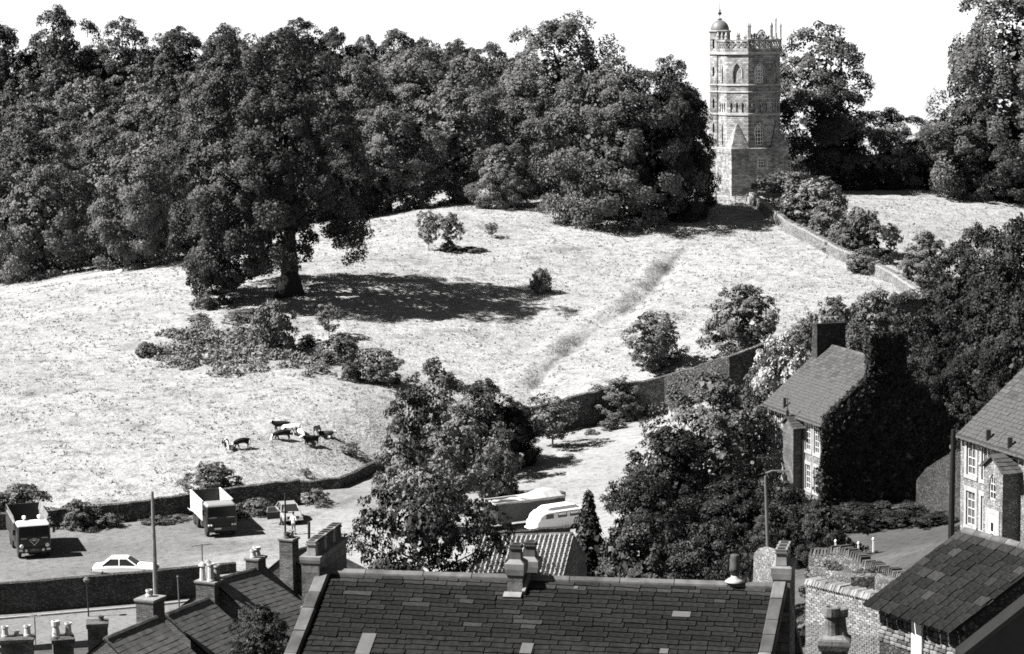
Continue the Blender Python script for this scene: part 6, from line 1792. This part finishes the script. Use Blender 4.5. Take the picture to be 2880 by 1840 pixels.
    mb = MB(); mb.box(-.32, .32, y0-.1, y0-.075, .6, .74) if A else mb.box(-.62, -.08, y0-.1, y0-.075, .64, .76); mb.build('number_plate', M['stack_pale'] if A else M['white'], cab)
    if A:                                                    # kite-shaped badge on the nose
        mb = MB(); K = [(-.38, 1.42), (0, 1.54), (.38, 1.42), (0, .98)]; cx = lambda k: [(x*k, y0-.035, 1.36+(z-1.36)*k) for x, z in K]
        o1, i1 = cx(1), cx(.82)
        for i in range(4):
            j = (i+1) % 4; mb.prism([o1[i], o1[j], i1[j], i1[i]], (0, .05, 0))
        bd = mb.build('badge', M['chrome'], cab)
        mb = MB(); mb.prism([(-.17, y0-.02, 1.40), (-.06, y0-.02, 1.44), (.17, y0-.02, 1.41), (.14, y0-.02, 1.36), (0, y0-.02, 1.31), (-.13, y0-.02, 1.34)], (0, .03, 0)); mb.build('badge_plate', M['chrome'], bd)
        for s in (-1, 1):
            mb = MB(); mb.box(s*.75-.22, s*.75+.22, y0-.03, y0+.01, 1.52, 1.55); mb.build('wiper', M['chrome'], cab)
    else:
        mb = MB()
        for k in range(7): mb.box(-1.0, 1.0, y0-.02, y0+.02, 1.12+.05*k, 1.145+.05*k)
        mb.build('grille', M['dark_panel'], cab)
        mb = MB(); mb.box(-1.05, 1.05, y0-.03, y0, .86, 1.12); mb.build('lamp_panel', M['metal_dark'], cab)
        for s in (-1, 1):
            mb = MB(); mb.box(s*.72-.3, s*.72+.3, y0-.03, y0+.01, 1.56, 1.585); mb.build('wiper', M['chrome'], cab)
    # tipper body
    b0, b1 = yb+.15, 3.75; zb, zt = 1.05, (2.35 if A else 2.55)
    sm = M['steel_dull'] if A else M['steel_pale']
    tb = MB(); tb.box(-hw, hw, b0, b1, zb, zb+.12); bd = tb.build('tipper_body', M['rust'], o)
    for s in (-1, 1):
        mb = MB(); mb.box(s*hw-.035, s*hw+.035, b0, b1, zb, zt); pn = mb.build('side_panel', sm, bd)
        mb = MB(); mb.box(s*hw-.07, s*hw+.07, b0, b1, zt, zt+.09)
        if A:
            for k in range(9):
                y = b0+.15+(b1-b0-.3)*k/8; mb.box(s*(hw+.07)-.04, s*(hw+.07)+.04, y-.05, y+.05, zb, zt)
        else: mb.box(s*(hw+.04)-.015, s*(hw+.04)+.015, b0, b1, zt-.32, zt-.28)
        mb.build('side_rail' if not A else 'side_rib', sm, pn) if False else mb.build('side_frame', sm, bd)
        if A:
            mb = MB(); mb.obox((s*(hw+.0), (b0+b1)/2, zt+.3), (0, (b1-b0)/2, 0), (s*.07, 0, .25), (.02, 0, 0)); mb.build('greedy_board', sm, bd)
    top = zt + (.55 if A else .09)
    mb = MB(); mb.box(-hw, hw, b0-.03, b0+.03, zb, zt+.05); mb.build('headboard', M['rust'] if A else sm, bd)
    mb = MB(); mb.box(-hw, hw, b1-.03, b1+.03, zb, top-.05); mb.build('tailgate', M['rust'], bd)
    if not A:
        for s in (-1, 1):
            mb = MB(); mb.prism([(s*hw, 1.6, 1.02), (s*hw, 2.6, 1.02), (s*(hw+.02), 2.6, 1.5), (s*(hw+.02), 1.6, 1.5)], (s*.06, 0, 0)); mb.obox((s*(hw+.18), 2.6, 1.15), (0, .55, 0), (.2, 0, -.12*s*s), (0, 0, .02)); mb.build('mudguard', sm, o)
    for y in (y0+.85, 1.35, 2.55):
        for s in (-1, 1): wheel(o, s*1.03, y, .5, .32 if y > 0 else .26, s, 'rim')
    return o
LY = R_(18)
p = WZ(96, 1568, 0.0); lorry('old dark tipper lorry with a white cab roof at the left edge', p + Vector((math.sin(LY)*-2.6, math.cos(LY)*2.6, 0.02)), LY, 1.02, 'old')
p = WZ(622, 1508, 0.0); lorry('black-fronted tipper lorry with a pale steel body standing by the field wall', p + Vector((math.sin(LY)*-2.6, math.cos(LY)*2.6, 0.02)), LY, 0.99, 'new')

def saloon(label, loc, rz, paint, opendoor=False, name='saloon_car', L=4.35, W_=1.66):
    o = thing(name, label, 'car', loc, rz)
    h = W_/2; P = M[paint]
    prof = [(-L/2, .42, .60), (-L/2+.05, .34, .72), (-L/2+.5, .26, .78), (-L/2+1.28, .24, .86), (.15, .23, .90), (1.15, .24, .89), (L/2-.75, .26, .88), (L/2-.1, .32, .82), (L/2, .42, .66)]
    mb = MB(); rings = []
    for y, zl, zh in prof:
        k = 1 - .07*(abs(y)/(L/2))**4
        rings.append([(-h*k*.95, y, zl), (-h*k, y, zl+.18), (-h*k, y, zh-.14), (-h*k*.9, y, zh-.015), (0, y, zh+.02), (h*k*.9, y, zh-.015), (h*k, y, zh-.14), (h*k, y, zl+.18), (h*k*.95, y, zl)])
    mb.loft(rings); body = mb.build('body', P, o, smooth=False)
    g = MB(); ys = [(-.95, .86), (-.28, 1.33), (.95, 1.35), (1.55, .9)]
    gw = lambda z: h*(.92 - .19*(z-.86)/.5)
    q = lambda y, z: [(-gw(z), y, z), (gw(z), y, z)]
    a, b, c, d = [q(*t) for t in ys]
    R = [(-gw(1.33)*.96, -.2, 1.375), (gw(1.33)*.96, -.2, 1.375), (gw(1.35)*.96, .88, 1.39), (-gw(1.35)*.96, .88, 1.39)]
    rm = MB(); rm.loft([[b[0], b[1], c[1], c[0]], R], cap0=True); rf = rm.build('roof', P, o)
    pl = MB()                                                   # pillars
    for u, v_ in ((a[0], b[0]), (a[1], b[1]), (c[0], d[0]), (c[1], d[1])): pl.tube([u, v_], .05, 5)
    for s in (-1, 1):
        pl.tube([(s*gw(.88), .28, .88), (s*gw(1.34), .3, 1.34)], .045, 5)
    pl.build('pillar', P, o)
    def pane(nm, pts, k=.985, mat='glass'):
        m_ = MB(); m_.add(pts, [tuple(range(len(pts)))]); m_.build(nm, M[mat], o)
    pane('windscreen', [a[0], a[1], b[1], b[0]]); pane('rear_window', [d[0], d[1], c[1], c[0]])
    for s in (0, 1):
        sgn = -1 if s == 0 else 1
        if opendoor and s == 1: pane('side_window', [(gw(.88), .28, .88), d[1], c[1], (gw(1.34), .3, 1.34)])
        else:
            pane('side_window', [a[s], (sgn*gw(.88), .28, .88), (sgn*gw(1.34), .3, 1.34), b[s]]); pane('side_window', [(sgn*gw(.88), .28, .88), d[s], c[s], (sgn*gw(1.34), .3, 1.34)])
    for nm, y, m_ in (('bumper', -L/2-.05, 'chrome'), ('bumper', L/2+.05, 'chrome')):
        k = MB(); k.box(-h*.95, h*.95, y-.05, y+.05, .38, .5); k.build(nm, M[m_], o)
    k = MB(); k.box(-h*.6, h*.6, -L/2-.02, -L/2+.03, .5, .68)
    for i in range(4): k.box(-h*.6, h*.6, -L/2-.035, -L/2-.015, .52+.045*i, .535+.045*i)
    k.build('grille', M['metal_dark'], o)
    for s in (-1, 1):
        k = MB(); k.box(s*h*.74-.16, s*h*.74+.16, -L/2-.03, -L/2+.02, .52, .67); k.build('headlight', M['lamp_glass'], o)
        k = MB(); k.box(s*h*.76-.15, s*h*.76+.15, L/2-.03, L/2+.02, .55, .7); k.build('tail_light', M['dark_panel'], o)
    k = MB(); k.box(-.26, .26, -L/2-.125, -L/2-.105, .4, .51); k.build('number_plate', M['white'], o)
    for y in (-L/2+.8, L/2-.95):
        for s in (-1, 1): wheel(o, s*(h-.1), y, .3, .18, s, 'chrome')
    if opendoor:
        k = MB(); c0 = Vector((h, -.72, 0)); e = Vector((math.cos(R_(-8)), math.sin(R_(-8)), 0))
        k.prism([c0+Vector((0, 0, .3)), c0+e*1.0+Vector((0, 0, .3)), c0+e*1.03+Vector((0, 0, .88)), c0+Vector((0, 0, .86))], (-.01, .07, 0)); dd = k.build('door', M['dark_panel'], o); dd['label'] = 'open driver door, its dark inside turned to us'
        k = MB(); P4 = [c0+e*.12+Vector((0, .03, .87)), c0+e*1.02+Vector((0, .03, .89)), c0+e*.9+Vector((-.02, .03, 1.3)), c0+e*.42+Vector((-.03, .03, 1.3))]
        for i in range(4): k.tube([P4[i], P4[(i+1) % 4]], .03, 5)
        k.build('window_frame', M['chrome'], dd)
        k = MB(); k.add(P4, [(0, 1, 2, 3)]); k.build('pane', M['glass_pale'], dd)
        k = MB(); k.box(h*.9-.05, h*.98, -.68, .28, .35, .86); k.build('door_opening', M['underlay'], o)
    return o
# the car with its door open by the field wall: nose towards us and to the right (its door on the picture's left)
p = WZ(812, 1462, 0.0)
cg = saloon('pale grey saloon car with its driver door wide open by the field wall', p + Vector((0, 0, .0)), R_(15), 'grey_car', False)
def open_door(o):
    h = .83; c0 = Vector((-h, -.72, 0)); e = Vector((-math.cos(R_(8)), -math.sin(R_(8)), 0))
    k = MB(); k.prism([c0+Vector((0, 0, .3)), c0+e*1.05+Vector((0, 0, .3)), c0+e*1.08+Vector((0, 0, .88)), c0+Vector((0, 0, .86))], (0, .07, 0)); dd = k.build('door', M['dark_panel'], o); dd['label'] = 'open driver door with its dark side towards us'
    P4 = [c0+e*.1+Vector((0, .03, .87)), c0+e*1.06+Vector((0, .03, .89)), c0+e*.95+Vector((0, .05, 1.3)), c0+e*.4+Vector((0, .05, 1.3))]
    k = MB()
    for i in range(4): k.tube([P4[i], P4[(i+1) % 4]], .035, 5)
    k.build('window_frame', M['chrome'], dd)
    k = MB(); k.add(P4, [(0, 1, 2, 3)]); k.build('pane', M['glass_pale'], dd)
    k = MB(); k.box(-h-.012, -h+.03, -.68, .25, .32, .84); k.build('door_opening', M['underlay'], o)
open_door(cg)
# white saloon behind the yard wall, nose to the right
pw = W(352, 1640, 166.2)
saloon('white saloon car parked side-on behind the car park wall', Vector((pw.x, 166.4, .0)), R_(90), 'white_car', False, L=4.6)

# white camper van, nose to the left
def van(label, loc, rz):
    o = thing('camper_van', label, 'van', loc, rz); o.scale = (.96, .96, .82); L = 4.6; h = .95
    mb = MB(); rings = []
    for y, z0, z1, zr, k in [(-2.3, .5, .95, 1.0, .86), (-2.22, .38, 1.1, 1.15, .92), (-1.95, .35, 1.25, 1.75, .97), (-1.6, .33, 1.35, 2.02, .99), (-1.2, .33, 1.4, 2.12, 1), (1.6, .33, 1.4, 2.14, 1), (2.15, .36, 1.35, 2.08, .99), (2.3, .45, 1.2, 1.85, .95)]:
        rings.append([(-h*k*.96, y, z0), (-h*k, y, z0+.25), (-h*k, y, z1), (-h*k*.93, y, zr-.22), (-h*k*.78, y, zr-.05), (0, y, zr+.03), (h*k*.78, y, zr-.05), (h*k*.93, y, zr-.22), (h*k, y, z1), (h*k, y, z0+.25), (h*k*.96, y, z0)])
    mb.loft(rings); mb.build('body', M['white_car'], o)
    mb = MB(); rings = [[(-.72, y, 2.08), (-.66, y, z), (.66, y, z), (.72, y, 2.08)] for y, z in ((-1.3, 2.14), (-.9, 2.36), (1.5, 2.38), (1.9, 2.16))]; mb.loft(rings); mb.build('roof', M['white'], o)
    for s in (-1, 1):
        for ya, yb in ((-1.5, -.75), (-.35, .55), (.8, 1.75)):
            mb = MB(); mb.prism([(s*h*1.0, ya, 1.36), (s*h*1.0, yb, 1.36), (s*h*.955, yb, 1.78), (s*h*.955, ya+.08, 1.78)], (s*.012, 0, 0)); w = mb.build('side_window', M['glass'], o)
            if ya > -1:
                mb = MB(); mb.box(s*h*.985-.03, s*h*.985+.035, ya+.1, yb-.1, 1.6, 1.76); mb.build('curtain', M['white'], w)
        mb = MB(); mb.tube([(s*h*.99, -.55, 1.86), (s*h*.99, 1.9, 1.87)], .025, 5); mb.build('rain_gutter', M['dark_panel'], o)
        mb = MB(); mb.lathe([(.1, 0), (.1, -.05), (0, -.08)], 12, (s*.68, -2.27, .8), axis='Y'); mb.build('headlight', M['lamp_glass'], o)
        for y in (-1.5, 1.25): wheel(o, s*(h-.1), y, .32, .2, s, 'chrome')
    mb = MB(); mb.prism([(-.78, -2.05, 1.22), (.78, -2.05, 1.22), (.7, -1.78, 1.72), (-.7, -1.78, 1.72)], (0, -.09, .03)); mb.build('windscreen', M['glass_pale'], o)
    mb = MB(); mb.box(-h*.92, h*.92, -2.42, -2.3, .36, .52); mb.build('bumper', M['white'], o)
    return o
p = WZ(1562, 1489, 0.0)
van('white camper van with curtained side windows parked left of the conifer', p, R_(-58))
# dark sided trailer under a pale tarpaulin
p = WZ(1482, 1474, 0.0)
o = thing('trailer', 'long dark-sided trailer under a pale tarpaulin behind the white van', 'trailer', p, R_(-60))
mb = MB(); rbox(mb, -1.1, 1.1, -3.4, 3.0, .55, 2.2, .15); mb.build('body', M['dark_panel'], o)
mb = MB(); rings = []
rr = random.Random(3)
for i in range(12):
    y = -3.45+6.3*i/11; zt = 2.25 + .5*math.exp(-((y-1.6)/1.4)**2) + .05*rr.uniform(-1, 1)
    rings.append([(-1.13, y, 2.1-.1*rr.random()), (-1.12, y, 2.2), (-.6, y, zt-.1), (-.1, y, zt), (.5, y, zt-.08), (1.12, y, 2.2), (1.13, y, 2.1-.12*rr.random())])
mb.loft(rings); mb.build('tarpaulin', M['tarp'], o, smooth=False)
mb = MB(); mb.box(-1.0, 1.0, 2.6, 3.02, 2.04, 2.42); mb.build('window_panel', M['glass_pale'], o)
mb = MB(); mb.box(-.5, .5, -3.3, 2.9, .6, .92); mb.build('chassis', M['metal_dark'], o)
for y in (-2.4, 1.4, 2.3):
    for s in (-1, 1): wheel(o, s*.95, y, .42, .26, s, 'dark_panel')

# ------------------------------------------------------------------ cattle and people
def skin_mesh(name, V, E, rad, mats, sub=1, root=0, loc=None):
    me = bpy.data.meshes.new(name+'_cage'); me.from_pydata(V, E, [])
    ob = bpy.data.objects.new(name+'_cage', me); COL.objects.link(ob)
    m = ob.modifiers.new('skin', 'SKIN'); m.use_smooth_shade = True
    for i, r in enumerate(rad):
        d = me.skin_vertices[0].data[i]; d.radius = r if hasattr(r, '__len__') else (r, r); d.use_root = (i == root)
    s = ob.modifiers.new('sub', 'SUBSURF'); s.levels = sub; s.render_levels = sub
    dg = bpy.context.evaluated_depsgraph_get(); dg.update()
    out = bpy.data.meshes.new_from_object(ob.evaluated_get(dg)); out.name = name
    bpy.data.objects.remove(ob); 
    out.materials.clear()
    for k in (mats if isinstance(mats, list) else [mats]): out.materials.append(k)
    return out
def coat(name, lo, hi, thr, scale=2.2, face=True):
    m, nt, bs, out = nmat(name)
    o = coords(nt); n = ramp(nt, noise(nt, o, scale, 1), [(thr-.02, lo), (thr+.02, hi)])
    sp = nd(nt, 'ShaderNodeSeparateXYZ'); nt.links.new(o, sp.inputs[0])
    if face:     # white face and lower legs
        f = ramp(nt, sp.outputs[1], [(0.0, 0.0), (0.01, 0.0)]); 
        a = nd(nt, 'ShaderNodeMath', operation='LESS_THAN'); a.inputs[1].default_value = -1.02; nt.links.new(sp.outputs[1], a.inputs[0])
        b = nd(nt, 'ShaderNodeMath', operation='LESS_THAN'); b.inputs[1].default_value = .28; nt.links.new(sp.outputs[2], b.inputs[0])
        mx = nd(nt, 'ShaderNodeMath', operation='MAXIMUM'); nt.links.new(a.outputs[0], mx.inputs[0]); nt.links.new(b.outputs[0], mx.inputs[1])
        mix = nd(nt, 'ShaderNodeMixRGB'); nt.links.new(mx.outputs[0], mix.inputs[0]); nt.links.new(n, mix.inputs[1]); mix.inputs[2].default_value = g3(.7); n = mix.outputs[0]
    nt.links.new(n, bs.inputs['Base Color']); bs.inputs['Roughness'].default_value = .75; bs.inputs['Specular IOR Level'].default_value = .2
    return m
CO = {'dark': coat('dark hide', .012, .03, .6), 'patch': coat('black and white hide', .02, .7, .52, 1.5), 'pale': coat('pale hide', .05, .7, .40, 1.6), 'grey': coat('greyish hide', .15, .4, .5, 1.8, False)}
def cow_mesh(graze, stride, lying=False):
    """nose towards -Y; withers 1.25 m"""
    dz = -.55 if lying else 0
    V = [(0, .75, 1.0), (0, .35, 1.0), (0, -.1, .98), (0, -.5, 1.02)]; E = [(0, 1), (1, 2), (2, 3)]; R = [(.25, .29), (.30, .33), (.31, .34), (.25, .31)]
    V = [(x, y, z+dz) for x, y, z in V]
    def add(p, par, r): V.append(p); E.append((par, len(V)-1)); R.append(r); return len(V)-1
    if graze:
        n1 = add((0, -.85, .88+dz), 3, (.15, .19)); n2 = add((.04, -1.1, .55), n1, (.11, .13)); hd = add((.05, -1.18, .32), n2, (.12, .12)); nz = add((.06, -1.28, .1), hd, (.075, .075))
    else:
        n1 = add((0, -.82, 1.18+dz), 3, (.15, .2)); hd = add((.02, -1.08, 1.3+dz), n1, (.12, .13)); nz = add((.03, -1.38, 1.15+dz), hd, (.075, .085))
    hz = V[hd]
    for s in (-1, 1):
        add((s*.24+hz[0], hz[1]+.06, hz[2]+.07), hd, (.035, .02))
    for s in (-1, 1):
        f = stride*.12*s
        if lying:
            a = add((s*.26, -.45, .32), 3, .1); b = add((s*.3, -.75, .12), a, .07); add((s*.26, -.5, .07), b, .05)
            a = add((s*.3, .6, .3), 0, .14); b = add((s*.42, .3, .16), a, .09); add((s*.38, .65, .07), b, .05)
        else:
            a = add((s*.2, -.52, .66), 3, (.1, .12)); b = add((s*.2, -.52+f, .4), a, .062); c = add((s*.2, -.5+f*1.3, .1), b, .045); add((s*.2, -.54+f*1.3, .03), c, .06)
            a = add((s*.2, .66, .68), 0, (.13, .17)); b = add((s*.2, .82-f, .46), a, .07); c = add((s*.2, .74-f, .1), b, .045); add((s*.2, .7-f, .03), c, .06)
    t = add((0, 1.0, 1.12+dz), 0, .04); t = add((0, 1.1, .9+dz), t, .03); add((0, 1.1, .45+max(dz, -.2)), t, .035)
    return skin_mesh('cow', V, E, R, CO['dark'], 1)
CM = {'graze': cow_mesh(True, 1), 'stand': cow_mesh(False, .6), 'lie': cow_mesh(False, 0, True)}
for i, (zx, zy, pose, rz, ct, s, lab) in enumerate([
    (235, 575, 'graze', 20, 'patch', .9, 'white-shouldered cow at the left of the grazing pair'), (530, 575, 'graze', -55, 'dark', .95, 'dark cow at the right of the grazing pair, head down'),
    (1270, 260, 'stand', -75, 'dark', .95, 'dark cow at the back of the group with its head up'), (1290, 430, 'graze', -65, 'dark', 1.0, 'biggest dark cow at the front left of the group'),
    (1430, 300, 'stand', 80, 'pale', .9, 'pale cow side-on in the middle of the group'), (1590, 300, 'stand', 10, 'patch', .9, 'dark cow with a white face looking down the slope'),
    (1650, 400, 'graze', 25, 'pale', .95, 'white cow with one dark patch, head down in the group'), (1840, 530, 'stand', -60, 'dark', .95, 'dark cow with white socks standing nearest in the group'),
    (1950, 300, 'stand', -15, 'grey', .85, 'greyish calf behind the lying cow at the right'), (2110, 360, 'lie', 70, 'dark', .95, 'dark cow lying down at the right end of the group')]):
    p = G(600+zx/6.69, 1180+zy/6.69); q = thing('cow', lab, 'cow', p, R_(rz), 'cattle grazing in the pasture'); q.scale = (s*.88,)*3
    b = link('body', CM[pose], q); b.material_slots[0].link = 'OBJECT'; b.material_slots[0].material = CO[ct]
def person(label, loc, rz, seated=False):
    o = thing('person', label, 'person', loc, rz)
    z0 = -.42 if seated else 0
    V = [(0, 0, .93+z0), (0, .01, 1.12+z0), (0, 0, 1.36+z0), (0, -.01, 1.5+z0), (0, -.03, 1.64+z0), (0, -.02, 1.74+z0)]; E = [(i, i+1) for i in range(5)]
    R = [(.15, .11), (.135, .1), (.165, .11), (.055, .055), (.08, .095), (.065, .08)]
    def add(p, par, r): V.append(p); E.append((par, len(V)-1)); R.append(r); return len(V)-1
    for s in (-1, 1):
        a = add((s*.2, 0, 1.4+z0), 2, .06); b = add((s*.27, .03, 1.13+z0), a, .045); c = add((s*.12, -.2, 1.1+z0), b, .035)
        hnd = add((s*.02, -.24, 1.12+z0), c, (.035, .022))
        for k in range(4): add((s*(-.04), -.27+.0*k, 1.16-.025*k+z0), hnd, .011)
        add((s*.03, -.3, 1.16+z0), hnd, .012)
        if seated:
            a = add((s*.11, -.22, .52), 0, .085); b = add((s*.13, -.5, .5), a, .06); c = add((s*.14, -.55, .1), b, .045); add((s*.14, -.72, .05), c, (.045, .035))
        else:
            a = add((s*.1, 0, .78), 0, .09); b = add((s*.11, -.01, .48), a, .062); c = add((s*.12, .02, .1), b, .045); add((s*.13, -.14, .04), c, (.045, .035))
    m = skin_mesh('body', V, E, R, [M['shirt'] if not seated else M['cloth_dark'], M['skin'], M['stack_pale'] if not seated else M['cloth_dark']], 1)
    for p in m.polygons:
        z = p.center.z - z0
        arm = abs(p.center.x) < .2 and p.center.y < -.17 and 1.0 < z < 1.25
        p.material_index = 1 if z > 1.46 or arm else (2 if (z < .95) else 0)
        p.use_smooth = True
    link('body', m, o)
    mb = MB(); mb.lathe([(.075, 1.66+z0), (.1, 1.7+z0), (.1, 1.77+z0), (.07, 1.83+z0), (0, 1.85+z0)], 10, (0, .0, 0)); mb.build('hair', M['hair'], o, smooth=True)
    for s in (-1, 1):
        mb = MB(); mb.box(s*.13-.05, s*.13+.05, (-.8 if seated else -.2), (-.52 if seated else .06), 0, .09); mb.build('shoe', M['cloth_dark'], o)
    return o
p = WZ(826, 1504, 0.0); person('person in a white shirt and light trousers standing in the car park with folded arms', p, R_(160))
p = WZ(790, 1474, 0.0); person('person in dark clothes sitting in the open door of the grey car', p + Vector((.3, .35, 0)), R_(-20), True)
